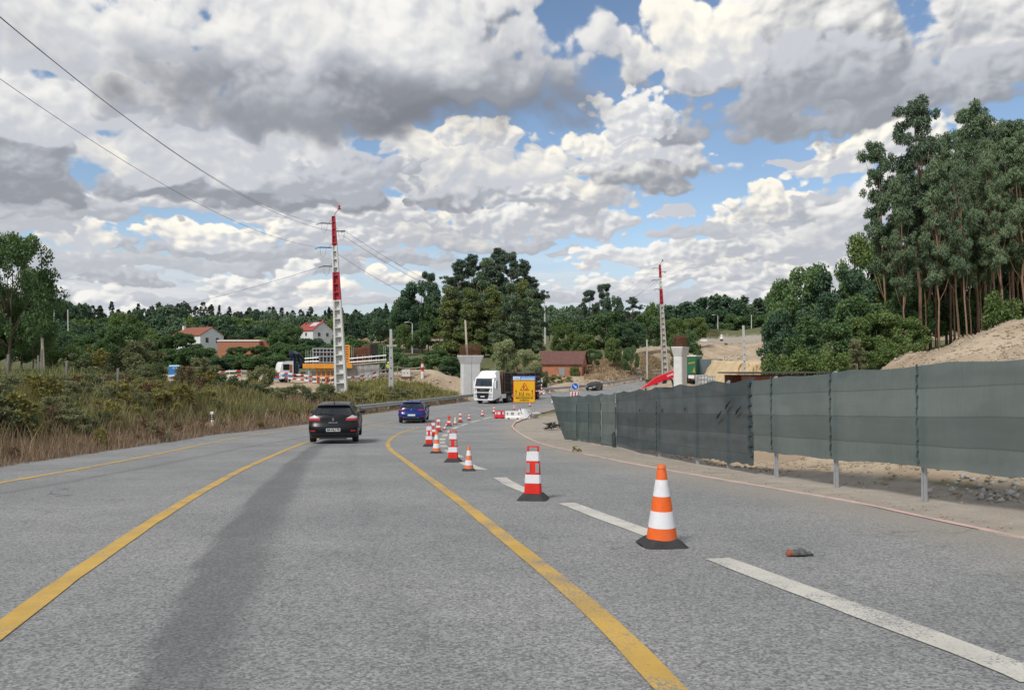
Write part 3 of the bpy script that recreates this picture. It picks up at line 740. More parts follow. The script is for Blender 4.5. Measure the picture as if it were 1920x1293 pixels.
fence = thing('screen_fence', 'long green-grey net screen fence on steel posts along the gravel shoulder', 'fence')
def fpt(y):
    x = float(Fx(y)); return Vector((x, y, float(prof(y)) - .02))
def net_panel(y0, y1, zb0, zb1, zt0, zt1, m, seed, wrink=.02, sag=.03, lean0=0.0, lean1=0.0, fold=0.0):
    r = np.random.default_rng(seed)
    L = abs(y1 - y0); nu = max(14, int(L / .09)); nv = 34
    vs = []; uvs = []
    ph = r.random(6) * 6
    for j in range(nv + 1):
        t = j / nv
        for i in range(nu + 1):
            s = i / nu; y = y0 + (y1 - y0) * s
            b = fpt(y); dx = float(Fx(y + .1) - Fx(y - .1)) / .2
            n = Vector((-1, dx, 0)).normalized()     # towards the road
            tl = Vector((dx, 1, 0)).normalized()
            pst = abs(math.sin(math.pi * (y - y0) / max(1.9, 1.9))) if L > 2.5 else math.sin(math.pi * s)
            zt = zt0 + (zt1 - zt0) * s - sag * pst + (.02 + wrink * .8) * 1.2 * float(fbm(np.array(s * L * 1.1 + ph[0]), np.array(ph[1]), 4))
            zb = zb0 + (zb1 - zb0) * s + (.04 + wrink * 2) * 1.6 * float(fbm(np.array(s * L * 1.6 + ph[2]), np.array(ph[4]), 4)) + .03 * (r.random() - .5) * (t == 0) * (wrink * 25)
            z = zb + (zt - zb) * t
            w = wrink * (2.2 * float(fbm(np.array(s * L * 1.6 + ph[2]), np.array(t * 2.2 + ph[3]), 4)) + 1.3 * float(fbm(np.array(s * L * .5 + ph[4]), np.array(t * 9 + ph[5]), 3))) + .045 * pst * math.sin(math.pi * t) * .5
            w += fold * math.sin(s * L * 7 + ph[0] + 1.2 * math.sin(t * 3)) * (.4 + .6 * (1 - t))
            p = b + Vector((0, 0, z)) + n * (.035 + w) + tl * (lean0 * (1 - s) + lean1 * s) * t + Vector((-lean1 * s * t, 0, 0))
            vs.append(p); uvs.append((s * L, z))
    fs = [(j * (nu + 1) + i, j * (nu + 1) + i + 1, (j + 1) * (nu + 1) + i + 1, (j + 1) * (nu + 1) + i) for j in range(nv) for i in range(nu)]
    mb = MB(); mb.add(vs, fs)
    o = mb.build('net_panel', m, fence, smooth=True)
    ul = o.data.uv_layers.new(name='UVMap')
    vi = np.empty(len(o.data.loops), np.int32); o.data.loops.foreach_get('vertex_index', vi)
    ul.data.foreach_set('uv', np.array(uvs, np.float32)[vi].ravel())
    return o
post_ys = [3.2, 5.0, 6.9, 8.75, 10.7, 12.6, 14.5, 16.6, 18.1, 20.8, 23.4, 25.9, 27.9, 29.6, 31.4, 33.1]
tag(net_panel(2.6, 15.35, .50, .46, 1.93, 1.88, net_light, 3, .014, .035), 'pale green net panel')
tag(net_panel(15.25, 25.9, .17, .12, 1.90, 1.87, net_dark, 5, .042, .05), 'dark grey-green net panel, crumpled at its near edge')
for k, (a, b_) in enumerate(((25.9, 27.9), (27.88, 29.6), (29.58, 31.4), (31.38, 33.2))):
    net_panel(a, b_, .10 if k < 3 else -.02, .10 if k < 3 else -.05, 1.86, 1.86, net_teal if k != 0 else net_light, 11 + k, .03, .06, fold=.018 if k < 3 else .05, lean1=.55 if k == 3 else 0)
for i, y in enumerate(post_ys):
    b_ = fpt(y); mb = MB()
    mb.box(-.022, .022, -.03, .03, -.3, 1.90)
    mb.box(-.05, -.022, -.004, .004, -.3, 1.88)
    o = mb.build('post', galv, fence, bevel=.004); o.location = b_ + Vector((.05, 0, 0))
    if 2.7 < y < 15 or y > 25.5 or abs(y - 20.8) < .1:
        mb = MB(); n = Vector((-1, float(Fx(y + .1) - Fx(y - .1)) / .2, 0)).normalized()
        for q in range(9):
            z0 = (.55 if y < 15.3 else .15) + q * .15
            mb.tube([(0, -.02 + .01 * (q % 2), z0), (0, .02 - .012 * (q % 3), z0 + .06), (0, .0 + .008 * math.sin(q * 2.0), z0 + .15)], [.017, .010 + .007 * random.random(), .016], 5)
        mb.build('net_lacing', mat('lacing', (.055, .078, .078), .8), fence).location = b_ + n * .055
# crumpled folds hanging at the near edge of the dark net and a lump of cloth at the joint of the folded panels
mb = MB()
for q in range(7):
    z = .35 + q * .2; mb.tube([(0, -.02, z), (.01, .06, z + .05), (-.02, .10, z + .17), (.0, .03, z + .27)], [.02, .04, .035, .02], 6)
mb.build('net_fold', net_dark, fence, smooth=True).location = fpt(15.3) + Vector((-.06, 0, 0))
for z0, y0 in ((1.22, 16.0), (1.34, 16.5), (1.12, 16.9), (1.30, 18.6), (1.28, 20.3), (1.27, 22.6)):
    pA = fpt(y0); mb = MB(); mb.tube([pA + Vector((-.07, 0, z0 - .05)), pA + Vector((-.085, -.15, z0 + .03)), pA + Vector((-.06, -.38 if y0 < 17 else -.2, z0 + .16 if y0 < 17 else z0 + .02))], [.008, .028 if y0 < 17 else .016, .006], 6)
    mb.build('net_crease', net_dark, fence, smooth=True)
mb = MB()
for q in range(5):
    mb.tube([(0, 0, .02 + q * .07), (-.04, .06, .10 + q * .09), (.0, .11, .2 + q * .08)], [.05, .06, .03], 6)
mb.build('net_fold', net_dark, fence, smooth=True).location = fpt(25.9) + Vector((-.08, 0, 0))

# ============================================================ lattice power poles
def lattice_pole(name, label, base, Ht, w0, w1, lean, rz, bands, arms=True):
    t = thing(name, label, 'power pole', base, rz)
    M = Matrix.Rotation(lean, 4, 'Y')
    def wz(z): return w0 + (w1 - w0) * z / Ht
    n = 22
    zs = [Ht * (1 - (1 - i / n) ** 1.12) for i in range(n + 1)]
    for (za, zb, m) in bands:
        mb = MB()
        def leg(xs, ys):
            r = []
            for z in (za, zb):
                w = wz(z) / 2; c = .16 * wz(z) + .02
                x0, x1 = (xs * w, xs * (w - c)); y0, y1 = (ys * w * .62, ys * (w * .62 - c * .9))
                r.append([M @ Vector(p) for p in ((x0, y0, z), (x1, y0, z), (x1, y1, z), (x0, y1, z))])
            mb.loft(r)
        for xs in (-1, 1):
            w = wz
            r = [[M @ Vector(p) for p in ((xs * wz(z) / 2, -wz(z) * .31, z), (xs * (wz(z) / 2 - .16 * wz(z) - .02), -wz(z) * .31, z), (xs * (wz(z) / 2 - .16 * wz(z) - .02), wz(z) * .31, z), (xs * wz(z) / 2, wz(z) * .31, z))] for z in (za, zb)]
            mb.loft(r)
        # recessed web behind the openings, and rungs in front
        r = [[M @ Vector(p) for p in ((-wz(z) * .33, .05 * wz(z), z + .004), (wz(z) * .33, .05 * wz(z), z + .004), (wz(z) * .33, .12 * wz(z), z + .004), (-wz(z) * .33, .12 * wz(z), z + .004))] for z in (za, zb - .008)]
        mb.loft(r)
        for z in zs:
            if za <= z < zb - .02 or (zb == Ht and z == Ht):
                h = .10; zz = min(z + h, zb); w = wz(z)
                r = [[M @ Vector(p) for p in ((-w * .345, -w * .30, q), (w * .345, -w * .30, q), (w * .345, w * .30, q), (-w * .345, w * .30, q))] for q in (max(z, za), zz)]
                mb.loft(r)
        mb.build('pole_section', m, t)
    # small round holes lined in dark
    for i in range(2, n - 3, 2):
        z = (zs[i] + zs[i + 1]) / 2 + .04; mb = MB(); mb.disc(M @ Vector((0, -.02, z)), (0, -1, 0), .055, .055, .05, 8)
        mb.build('bolt_hole', steel_d, t)
    tops = {}
    if arms:
        for k, (z, sx, ln) in enumerate(((Ht - .75, -1, 1.15), (Ht - 1.55, 1, 1.0), (Ht - 3.2, -1, 1.35), (Ht - 5.1, -1, 1.05))):
            a = M @ Vector((sx * wz(z) * .3, -.06, z)); e = a + Vector((sx * ln, -.1, .03))
            mb = MB(); mb.tube([a, e], .06, 6)
            mb.tube([a + Vector((0, 0, .55)), a + (e - a) * .35], .02, 4)
            arm = mb.build('cross_arm', steel_d, t)
            ib = MB()
            for q in range(4): ib.disc(e + Vector((sx * .03, -.02, -.02)) + Vector((-.10 * q, -.08 * q, -.05 * q)), (-.8, -.5, -.3), .07, .04, .07, 8)
            ib.build('insulator', steel_d, arm)
            jb = MB(); jb.tube([e + Vector((.05 * -sx, 0, -.05)), e + Vector((-sx * .1, -.05, -.75)), e + Vector((-sx * .35, -.08, -1.0)), e + Vector((-sx * .6, -.06, -.7)), e + Vector((-sx * .65, 0, -.15))], .014, 4)
            jb.build('jumper_wire', wire_m, arm)
            tops[k] = Vector(base) + (Matrix.Rotation(rz, 3, 'Z') @ e)
        mb = MB(); tp = M @ Vector((.1, 0, Ht)); mb.tube([tp + Vector((0, 0, -.4)), tp + Vector((.05, 0, .25)), tp + Vector((.45, 0, .75))], .035, 6)
        lm = mb.build('lamp_bracket', steel_d, t)
        mb = MB(); mb.disc(tp + Vector((.48, 0, .70)), (0, 0, 1), .17, .15, .1, 8); mb.disc(tp + Vector((.48, 0, .80)), (0, 0, 1), .11, .10, .30, 8)
        mb.build('warning_lamp', redp, lm)
    return t, tops
pole_base = Vector(P(641, 752, 78)); pole_base.z = min(pole_base.z, H(pole_base.x, pole_base.y)) - .1
topz = P(622, 405, 78).z - pole_base.z
lean_l = -math.atan(17.5 / 347)
whitepole = mat('whitewashed_concrete', (.66, .66, .64), .85, .12, 1.4, dirt=(.50, .49, .46), dirt_amt=.4)
hb = lambda py: (P(630, py, 78).z - pole_base.z)
polA, topA = lattice_pole('power_pole', 'tall red and white banded lattice power pole rising behind the black car', pole_base, topz, 1.30, .34, lean_l, 0.0,
                    [(0, hb(562), whitepole), (hb(562), hb(510), redp), (hb(510), hb(460), whitepole), (hb(460), topz, redp)])
fpole_base = Vector(P(1247, 662, 160)); fpole_base.z = H(fpole_base.x, fpole_base.y) - .1
ftop = P(1240, 496, 160).z - fpole_base.z
hb2 = lambda py: (P(1243, py, 160).z - fpole_base.z)
polB, topB = lattice_pole('power_pole', 'distant red and white banded lattice power pole on the dry rise right of the barn', fpole_base, ftop, 1.35, .40, -math.atan(7 / 166), 0.0,
                    [(0, hb2(570), mat('worn_whitewash', (.47, .45, .41), .9, .2, 1.0, dirt=(.30, .28, .25), dirt_amt=.5)), (hb2(570), hb2(541), redp), (hb2(541), hb2(520), whitepole), (hb2(520), ftop, redp)])
def cable(label, a, b, sag, r=.022, n=28):
    a, b = Vector(a), Vector(b)
    mb = MB(); mb.tube([a.lerp(b, i / n) - Vector((0, 0, sag * 4 * (i / n) * (1 - i / n))) for i in range(n + 1)], r, 5)
    return tag(mb.build('power_cable', wire_m), label, 'cable', 'overhead cables')
NEAR = 14.0
cable('upper of the two close cables from the near banded pole to the top left corner', topA[0], (-21.2, 6, 20.1), 3.7, .013)
cable('lower of the two close cables from the near banded pole to the top left corner', topA[1] + Vector((-.6, 0, -.1)), (-20.6, 6, 19.3), 3.75, .013)
cable('single lower cable hanging from the near banded pole towards the left edge', topA[2], (-22.6, 6, 18.2), 3.4, .013)
cable('thin branch cable dropping from the near banded pole to the far left treeline', topA[3], P(120, 566, 300), 4.5, .02)
cable('upper right-hand cable from the near banded pole towards the far banded pole', topA[1], topB[0], 9.0, .017, 40)
cable('middle right-hand cable from the near banded pole towards the far banded pole', topA[1] + Vector((-.15, 0, -.5)), topB[1], 9.3, .017, 40)
cable('lowest right-hand cable from the near banded pole towards the far banded pole', topA[2] + Vector((1.4, 0, -.4)), topB[2], 9.6, .017, 40)

def simple_pole(label, px, py0, py1, d, w0, w1, m=conc, lean=0.0, lamp=False, cat='utility pole', name='utility_pole', extra=.6, holes=0):
    b = Vector(P(px, py1, d)); gz = H(b.x, b.y); zt = P(px, py0, d).z; b.z = min(b.z, gz) - extra
    h = zt - b.z
    t = thing(name, label, cat, b)
    mb = MB(); R = lambda z, w: [(-w / 2 + z * math.tan(lean), -w * .35, z), (w / 2 + z * math.tan(lean), -w * .35, z), (w / 2 + z * math.tan(lean), w * .35, z), (-w / 2 + z * math.tan(lean), w * .35, z)]
    mb.loft([R(0, w0), R(h, w1)])
    mb.build('pole', m, t, bevel=.02)
    x = h * math.tan(lean)
    if holes:
        for i in range(holes):
            z = h * (.12 + .75 * i / holes); q = MB(); wq = (w0 + (w1 - w0) * z / h)
            q.box(-wq * .16 + z * math.tan(lean), wq * .16 + z * math.tan(lean), -wq * .35 - .012, -wq * .35 + .01, z, z + .16)
            q.build('hole', steel_d, t)
    if lamp:
        mb = MB(); mb.tube([(x, 0, h - .2), (x - .2, 0, h + .15), (x - 1.2, 0, h + .3)], .05, 5); a = mb.build('lamp_arm', galv, t)
        mb = MB(); mb.box(x - 1.9, x - 1.1, -.12, .12, h + .22, h + .36); mb.build('lamp_head', whitep, a)
    return t
simple_pole('slim tapering concrete post standing on the earth mound beside the scaffold', 734, 617, 735, 86, .62, .26, conc, -.012, holes=5)
simple_pole('bare pale wooden pole sticking up behind the left concrete pier', 879, 600, 668, 104, .30, .22, mat('pale_wood', (.55, .49, .40), .8, .2, 2), -.055)
simple_pole('thin concrete utility pole against the sky right of the eucalyptus clump', 1022, 544, 606, 230, .5, .28, conc, -.01)
simple_pole('slender perforated concrete pole in front of the yellow sand cut', 1397, 610, 700, 96, .36, .26, conc, -.02, holes=8)
simple_pole('small street lamp above the grass bank left of the perforated pole', 1346, 592, 618, 248, .3, .2, conc, 0, True, 'street lamp', 'street_lamp')
simple_pole('thin grey pole among trees right of the perforated pole', 1409, 590, 618, 250, .3, .2, conc)
simple_pole('street lamp on the wooded hill at the left, nearer the big leafy tree', 99, 574, 618, 230, .34, .2, conc, .03, True, 'street lamp', 'street_lamp')
simple_pole('plain grey pole on the wooded hill at the left, farther from the big leafy tree', 129, 580, 616, 230, .34, .22, conc, -.03)
simple_pole('lamp post in front of the round oak left of the eucalyptus clump', 773, 606, 636, 190, .3, .2, conc, 0, True, 'street lamp', 'street_lamp')
simple_pole('thin pole beside the dark tree behind the scaffold', 701, 608, 632, 240, .3, .22, conc)
simple_pole('leaning pale pole rising from the bank below the big leafy tree', 83, 632, 690, 52, .22, .14, mat('pale_wood', (.55, .49, .40)), -.05)
simple_pole('thin post by the low timber rail near the far banded pole', 1213, 636, 664, 160, .3, .25, conc)
for i, (px, y0, y1, d, lb) in enumerate(((14, 664, 700, 34, 'thick grey fence stake near the left edge of the photo'), (71, 666, 690, 42, 'short grey fence stake left of the leaning pale pole'), (77, 654, 690, 46, 'thin fence stake just behind the leaning pale pole'), (124, 676, 712, 34, 'grey fence stake among brambles right of the leaning pale pole'), (220, 690, 735, 36, 'faint fence stake in the yellow weeds'))):
    simple_pole(lb, px, y0, y1, d, .12, .10, mat('dark_stake', (.20, .185, .16), .9, .3, 4), .01, cat='stake', name='fence_stake').__setitem__('group', 'old fence stakes on the left bank')

# ============================================================ bridge piers
def pier(label, base, rz, h, k=1.0):
    t = thing('bridge_pier', label, 'pier', base, rz)
    for s in (-1, 1):
        mb = MB()
        def ring(z, wi, wo, dy):
            x0, x1 = (.02, wo) if s > 0 else (-wo, -.02)
            c = .10
            return [(x0, -dy, z), (x1 - (c if s > 0 else 0), -dy, z), (x1, -dy + c, z), (x1, dy - c, z), (x1 - c, dy, z), (x0, dy, z)] if s > 0 else [(x1, -dy, z), (x1, dy, z), (x0 + c, dy, z), (x0, dy - c, z), (x0, -dy + c, z), (x0 + c, -dy, z)]
        w, dd = 1.18 * k, .55 * k
        mb.loft([ring(-.5, 0, w, dd), ring(h * .80, 0, w, dd), ring(h * .80 + .01, 0, w + .03, dd + .02), ring(h - .12, 0, w + .40 * k, dd + .2), ring(h, 0, w + .40 * k, dd + .2)])
        mb.build('pier_blade', concw, t, bevel=.02)
    mb = MB()
    for i in range(13):
        for j in range(4):
            x = -1.2 * k + 2.4 * k * i / 12; y = -.45 + .9 * j / 3
            hh = 1.25 + .18 * random.random()
            mb.tube([(x, y, h - .05), (x + .02 * random.uniform(-1, 1), y, h + hh)], .026, 4)
    for q in range(6):
        z = h + .12 + q * .18; mb.tube([(-1.25 * k, -.47, z), (1.25 * k, -.47, z), (1.25 * k, .47, z), (-1.25 * k, .47, z), (-1.25 * k, -.47, z)], .02, 4)
    tag(mb.build('rebar_cage', rust, t), kind='stuff')
    return t
pb = P(882, 747, 98); pb.z = H(pb.x, pb.y)
pier('pale concrete bridge pier behind the white lorry, topped with rusty bars', pb, .35, P(880, 666, 98).z - pb.z)
pb2 = P(1276, 760, 92); pb2.z = H(pb2.x, pb2.y)
pier('pale concrete bridge pier rising behind the net fence beside the green lorry', pb2, 1.08, P(1276, 650, 92).z - pb2.z, .95)

# ============================================================ abutment site on the left (local frame in metres at 98 m)
D0 = 98.0; SM = D0 / FPX
O0 = P(650, 716, D0); O0.z = H(O0.x, O0.y)
SX = lambda px: (px - 650) * SM
SZ = lambda py: P(650, py, D0).z - O0.z
def site(name, label, cat): return thing(name, label, cat, O0)
t = site('bridge_abutment', 'grey concrete abutment wall with deck under construction behind the striped rail', 'abutment')
for i in range(5):
    a = SX(640) + (SX(710) - SX(640)) * i / 5; b_ = SX(640) + (SX(710) - SX(640)) * (i + 1) / 5
    mb = MB(); mb.box(a + .015, b_ - .015, .0 + .01 * (i % 2), .9, -1.0, SZ(683)); mb.build('wall_panel', conc, t, bevel=.02)
mb = MB(); mb.box(SX(573), SX(640), .5, 1.4, -1.0, SZ(695)); mb.build('footing', conc, t, bevel=.02)
mb = MB()
for i in range(12): x = SX(574) + i * .34; mb.tube([(x, .42, -.8), (x, .42, SZ(690))], .03, 4)
mb.build('formwork_strut', galv, t)
t = site('formwork_beam', 'long orange formwork beam carrying the scaffold deck', 'formwork')
mb = MB(); mb.box(SX(572), SX(664), -1.2, -.9, SZ(690), SZ(681.5)); mb.build('beam', orange_f, t, bevel=.03)
mb = MB(); mb.box(SX(572), SX(664), -.9, .2, SZ(683), SZ(681.7)); mb.build('deck_board', wood, t)
t = site('falsework', 'orange formwork frame standing under the deck on the scaffold left of the pole', 'formwork')
for i in range(6):
    x = SX(595) + i * .58; mb = MB(); mb.box(x, x + .14, -.6, -.4, -.6, SZ(690.5)); mb.build('upright', orange_f, t)
for z in (SZ(706), SZ(693)):
    mb = MB(); mb.box(SX(594), SX(641), -.62, -.5, z, z + .14); mb.build('rail', orange_f, t)
t = site('shuttering', 'grey gridded formwork panel standing on the deck left of the pole', 'formwork')
mb = MB(); mb.box(SX(588), SX(641), -.35, -.28, SZ(680), SZ(653)); mb.build('plywood_face', mat('dark_plywood', (.045, .042, .05), .7, .3, 2), t)
for i in range(9):
    x = SX(588) + (SX(641) - SX(588)) * i / 8; mb = MB(); mb.box(x - .05, x + .05, -.50, -.35, SZ(681), SZ(652)); mb.build('upright', galv, t)
for py in (653.5, 660, 668, 679):
    mb = MB(); mb.box(SX(587.5), SX(641.5), -.55, -.50, SZ(py) - .06, SZ(py) + .06); mb.build('rail', galv, t)
t = site('shuttering', 'bright orange ladder-like formwork panel right behind the pole', 'formwork')
for x in (SX(641), SX(656)):
    mb = MB(); mb.box(x - .1, x + .1, -.6, -.4, SZ(681), SZ(647)); mb.build('upright', orange_f, t)
for py in (648, 652.5, 657, 661.5, 666, 670.5, 675, 679.5):
    mb = MB(); mb.box(SX(641), SX(656), -.57, -.43, SZ(py) - .10, SZ(py) + .10); mb.build('rung', orange_f, t)
mb = MB(); mb.box(SX(641), SX(656), -.40, -.36, SZ(680), SZ(648)); mb.build('plywood_face', mat('brown_plywood', (.16, .07, .04), .8, .3, 2), t)
t = site('rebar_wall', 'rust-brown wall of reinforcing bars with dark shutter on the deck', 'rebar')
mb = MB(); mb.box(SX(663), SX(694), .1, .2, SZ(681), SZ(651)); mb.build('shutter', mat('brown_plywood', (.075, .035, .028), .8, .3, 2), t)
mb = MB(); mb.box(SX(695), SX(707.5), -.15, .2, SZ(681), SZ(645.5)); mb.build('dark_shutter', mat('dark_shutter', (.022, .018, .02), .8, .3, 2), t)
mb = MB(); mb.box(SX(679), SX(694), -.05, .1, SZ(681), SZ(646.5)); mb.build('shutter', mat('brown_plywood', (.16, .07, .04)), t)
for i in range(14):
    x = SX(659) + i * .17; mb = MB(); mb.tube([(x, -.1, SZ(684)), (x, -.1, SZ(650 + 3 * random.random()))], .03, 4); mb.build('bar', rust, t)
t = site('scaffold', 'steel tube scaffold rails round the abutment deck', 'scaffold')
for px in (576, 580, 585, 590, 661, 664, 672, 682, 686, 694, 698, 707, 712, 721, 724):
    top = {576: 656, 580: 656, 585: 657, 590: 656, 661: 650, 664: 651, 721: 648, 724: 648}.get(px, 665)
    mb = MB(); mb.tube([(SX(px), -.7, -.6 if px in (576, 585, 712, 724) else SZ(682)), (SX(px), -.7, SZ(top))], .04, 5); mb.build('standard', galv, t)
for y0, y1, a, b_ in ((672, 666, 658, 726), (679, 674, 658, 726), (684, 678, 658, 726), (672, 670, 574, 600), (678, 677, 574, 600)):
    mb = MB(); mb.tube([(SX(a), -.75, SZ(y0)), (SX(b_), -.75, SZ(y1))], .05 if y0 < 683 else .09, 5); mb.build('ledger', galv if y0 < 683 else wood, t)
for a, z0, b_, z1 in ((710, 700, 720, 684), (720, 702, 712, 686)):
    mb = MB(); mb.tube([(SX(a), -.5, SZ(z0)), (SX(b_), -.5, SZ(z1))], .04, 5); mb.build('brace', galv, t)
# red and white striped plank rails
def striped_rail(label, pts, plank_h=.2, gap=.55, n_post=None, base_drop=.3, stripes=True, step=.5):
    """pts: (px, py_top_plank, distance)"""
    Q = [P(*p) for p in pts]
    t = thing('barrier_rail', label, 'barrier', Q[0])
    o = Q[0]
    for lv in range(2):
        for seg in range(len(Q) - 1):
            a, b_ = Q[seg] - o, Q[seg + 1] - o
            L = (b_ - a).length; n = max(1, int(L / step)) if stripes else 1
            mb = MB()
            d = (b_ - a) / n; up = Vector((0, 0, 1)); nn = Vector((d.y, -d.x, 0)).normalized() * .025
            for i in range(n):
                p, q = a + d * i, a + d * (i + 1); z = -lv * gap; sk = d * .35
                vs = []
                for off in (nn, -nn):
                    vs += [p + off + up * (z - plank_h), q + off + up * (z - plank_h), q + off + sk * (i < n - 1) + up * z, p + off + sk * (i > 0) + up * z]
                mb.add(vs, [(0, 1, 2, 3), (7, 6, 5, 4), (0, 4, 5, 1), (1, 5, 6, 2), (2, 6, 7, 3), (3, 7, 4, 0)], (i % 2) if stripes else 0)
            mb.build('plank', [whitep, redp] if stripes else [wood], t)
    tot = 0
    for seg in range(len(Q) - 1):
        a, b_ = Q[seg] - o, Q[seg + 1] - o; L = (b_ - a).length
        for k in range(max(1, int(L / 1.8))):
            p = a.lerp(b_, k / max(1, int(L / 1.8))); z = H(p.x + o.x, p.y + o.y) - o.z - .3
            mb = MB(); mb.box(p.x - .05, p.x + .05, p.y + .03, p.y + .12, min(z, p.z - 1.0), p.z + .08); mb.build('rail_post', wood, t)
    return t
striped_rail('red and white striped plank rail in front of the abutment and crane lorry', [(506, 697, 95), (540, 698.5, 95), (570, 702, 94.5), (600, 706.5, 94), (632, 706.5, 94), (665, 705, 94), (690, 701, 95), (710, 695, 96.5)])
striped_rail('plain timber rail running up the earth mound to the red-topped marker', [(710, 694, 97), (729, 690, 98), (745, 686, 100), (760, 690, 101), (797, 687, 102)], stripes=False, plank_h=.16)
striped_rail('red and white striped plank rail left of the dark bush, on the sand', [(403, 696, 93), (430, 694, 93), (452, 693.5, 93), (470, 694, 94)])
striped_rail('short red and white plank rail by the blue toilet cabin', [(316, 703, 90), (335, 701, 90), (353, 697.5, 90)])
# grey cabin with two holes, red feet, and the red-topped marker post
b0 = P(762, 699, 100); b0.z = H(b0.x, b0.y)
t = thing('concrete_block', 'pale concrete block with two holes on the earth mound beside the timber rail', 'block', b0)
mb = MB(); mb.box(-.55, .55, -.4, .4, .25, 1.15); mb.build('body', mat('pale_block', (.62, .60, .59), .85, .1, 2), t, bevel=.03)
for s in (-.22, .2):
    mb = MB(); mb.disc((s, -.39, .72), (0, -1, 0), .07, .07, .03, 8); mb.build('hole', steel_d, t)
mb = MB(); mb.box(-.6, .6, -.45, .45, -.1, .25); mb.build('plinth', rust, t, bevel=.02)
b0 = P(792, 699, 101); b0.z = H(b0.x, b0.y)
t = thing('marker_post', 'red and white topped marker post at the end of the timber rail', 'marker', b0)
zt = P(792, 678, 101).z - b0.z
for i, (a, b_, m) in enumerate(((-.2, zt * .42, whitep), (zt * .42, zt * .66, redp), (zt * .66, zt * .86, whitep), (zt * .86, zt, redp))):
    mb = MB(); mb.disc((0, 0, a), (0, 0, 1), .19, .19, b_ - a, 10); mb.build('band', m, t)

# ============================================================ guardrail along the left road edge
def guardrail(label, y0, y1, off=-.55):
    t = thing('guardrail', label, 'guardrail', (float(Lx(y0)) + off, y0, float(prof(y0))))
    o = t.location
    yy = np.arange(y0, y1 + .01, 1.0)
    pts = [Vector((float(Lx(y)) + off, y, float(prof(y)))) for y in yy]
    prf = [(.0, .42), (.06, .47), (.06, .54), (.0, .61), (.06, .68), (.06, .75), (.0, .80), (-.02, .80), (.04, .75), (.04, .68), (-.02, .61), (.04, .54), (.04, .47), (-.02, .42)]
    rings = []
    for i, p in enumerate(pts):
        tn = (pts[min(i + 1, len(pts) - 1)] - pts[max(i - 1, 0)]); tn.z = 0; tn.normalize(); n = Vector((tn.y, -tn.x, 0))
        rings.append([p - o + n * a + Vector((0, 0, b_)) for a, b_ in prf])
    mb = MB(); mb.loft(rings); mb.build('rail', galv, t)
    for i in range(0, len(pts), 3):
        p = pts[i] - o; mb = MB(); mb.box(p.x - .14, p.x - .04, p.y - .04, p.y + .04, p.z - .5, p.z + .72); mb.build('rail_post', steel_d if i % 2 else galv, t)
    return t
guardrail('steel guardrail along the left road edge between the blue car and the lorry', 62, 112)
guardrail('steel guardrail along the far road edge behind the dark oncoming car', 114, 158)

# ============================================================ buildings
def window(t, x0, x1, y, z0, z1, m_frame=None, nrm=-1, ax='y'):
    def bx(mb, a, b_, d0, d1, e, f):
        lo, hi = min(d0, d1), max(d0, d1)
        if ax == 'y': mb.box(a, b_, lo, hi, e, f)
        else: mb.box(lo, hi, a, b_, e, f)
    mb = MB(); w = .09
    for a, b_, e, f in ((x0, x1, z0, z0 + w), (x0, x1, z1 - w, z1), (x0, x0 + w, z0 + w, z1 - w), (x1 - w, x1, z0 + w, z1 - w), ((x0 + x1) / 2 - .03, (x0 + x1) / 2 + .03, z0 + w, z1 - w)): bx(mb, a, b_, y, y + nrm * .06, e, f)
    fr = mb.build('window', m_frame or whitep, t)
    mb = MB(); bx(mb, x0 + w, x1 - w, y + nrm * .002, y + nrm * .02, z0 + w, z1 - w); mb.build('pane', glass_d, fr)
    return fr
def gable_house(label, pos, rz, L, W, He, Hr, wall_m, roof_m, cat='house', name='house'):
    """ridge along x; L along x, W along y; gable ends at x = +-L/2"""
    t = thing(name, label, cat, pos, rz)
    mb = MB(); mb.box(-L / 2, L / 2, -W / 2, W / 2, -1.5, He)
    mb.prism([(-W / 2, He), (W / 2, He), (0, Hr)], 'x', -L / 2, L / 2)
    mb.build('wall', wall_m, t)
    ov = .35; th = .16
    sl = (Hr - He) / (W / 2)
    ro = None
    for s in (-1, 1):
        mb = MB()
        n = 14
        for k in range(n):     # courses of tile, each lapping the one below
            u0, u1 = k / n, (k + 1) / n + .03
            ya, yb = s * (W / 2 + ov) * (1 - u0), s * (W / 2 + ov) * (1 - min(u1, 1.0))
            za, zb = He - ov * sl + (Hr - He + ov * sl) * u0, He - ov * sl + (Hr - He + ov * sl) * min(u1, 1.0)
            lf = .03
            mb.add([(-L / 2 - ov, ya, za + lf + th), (L / 2 + ov, ya, za + lf + th), (L / 2 + ov, yb, zb + th), (-L / 2 - ov, yb, zb + th), (-L / 2 - ov, ya, za + .01), (L / 2 + ov, ya, za + .01), (L / 2 + ov, yb, zb + .01), (-L / 2 - ov, yb, zb + .01)],
                   [(0, 1, 2, 3), (7, 6, 5, 4), (0, 4, 5, 1), (1, 5, 6, 2), (3, 2, 6, 7), (0, 3, 7, 4)])
        ro = mb.build('roof', roof_m, t)
    return t, ro
whitewall = mat('whitewashed_wall', (.74, .75, .76), .85, .06, .8, dirt=(.60, .61, .62), dirt_amt=.4)
hp = P(372, 657, 240); hp.z = H(hp.x, hp.y)
zo = lambda py, d: P(400, py, d).z - hp.z
h1, r1 = gable_house('white two-storey house with a red tiled roof half hidden by trees', hp, math.radians(-33), 13.5, 8.2, zo(629, 240), zo(614.5, 240), whitewall, tile_r)
E = zo(629, 240)
for y0 in (-2.4, 1.2): window(h1, y0, y0 + 1.2, 6.75, E - 2.4, E - .7, nrm=1, ax='x')
for y0 in (-2.6, .4): window(h1, y0, y0 + 1.0, 6.75, E - 6.2, E - 4.3, nrm=1, ax='x')
window(h1, -1.2, .3, -4.1, E - 1.9, E - .7)
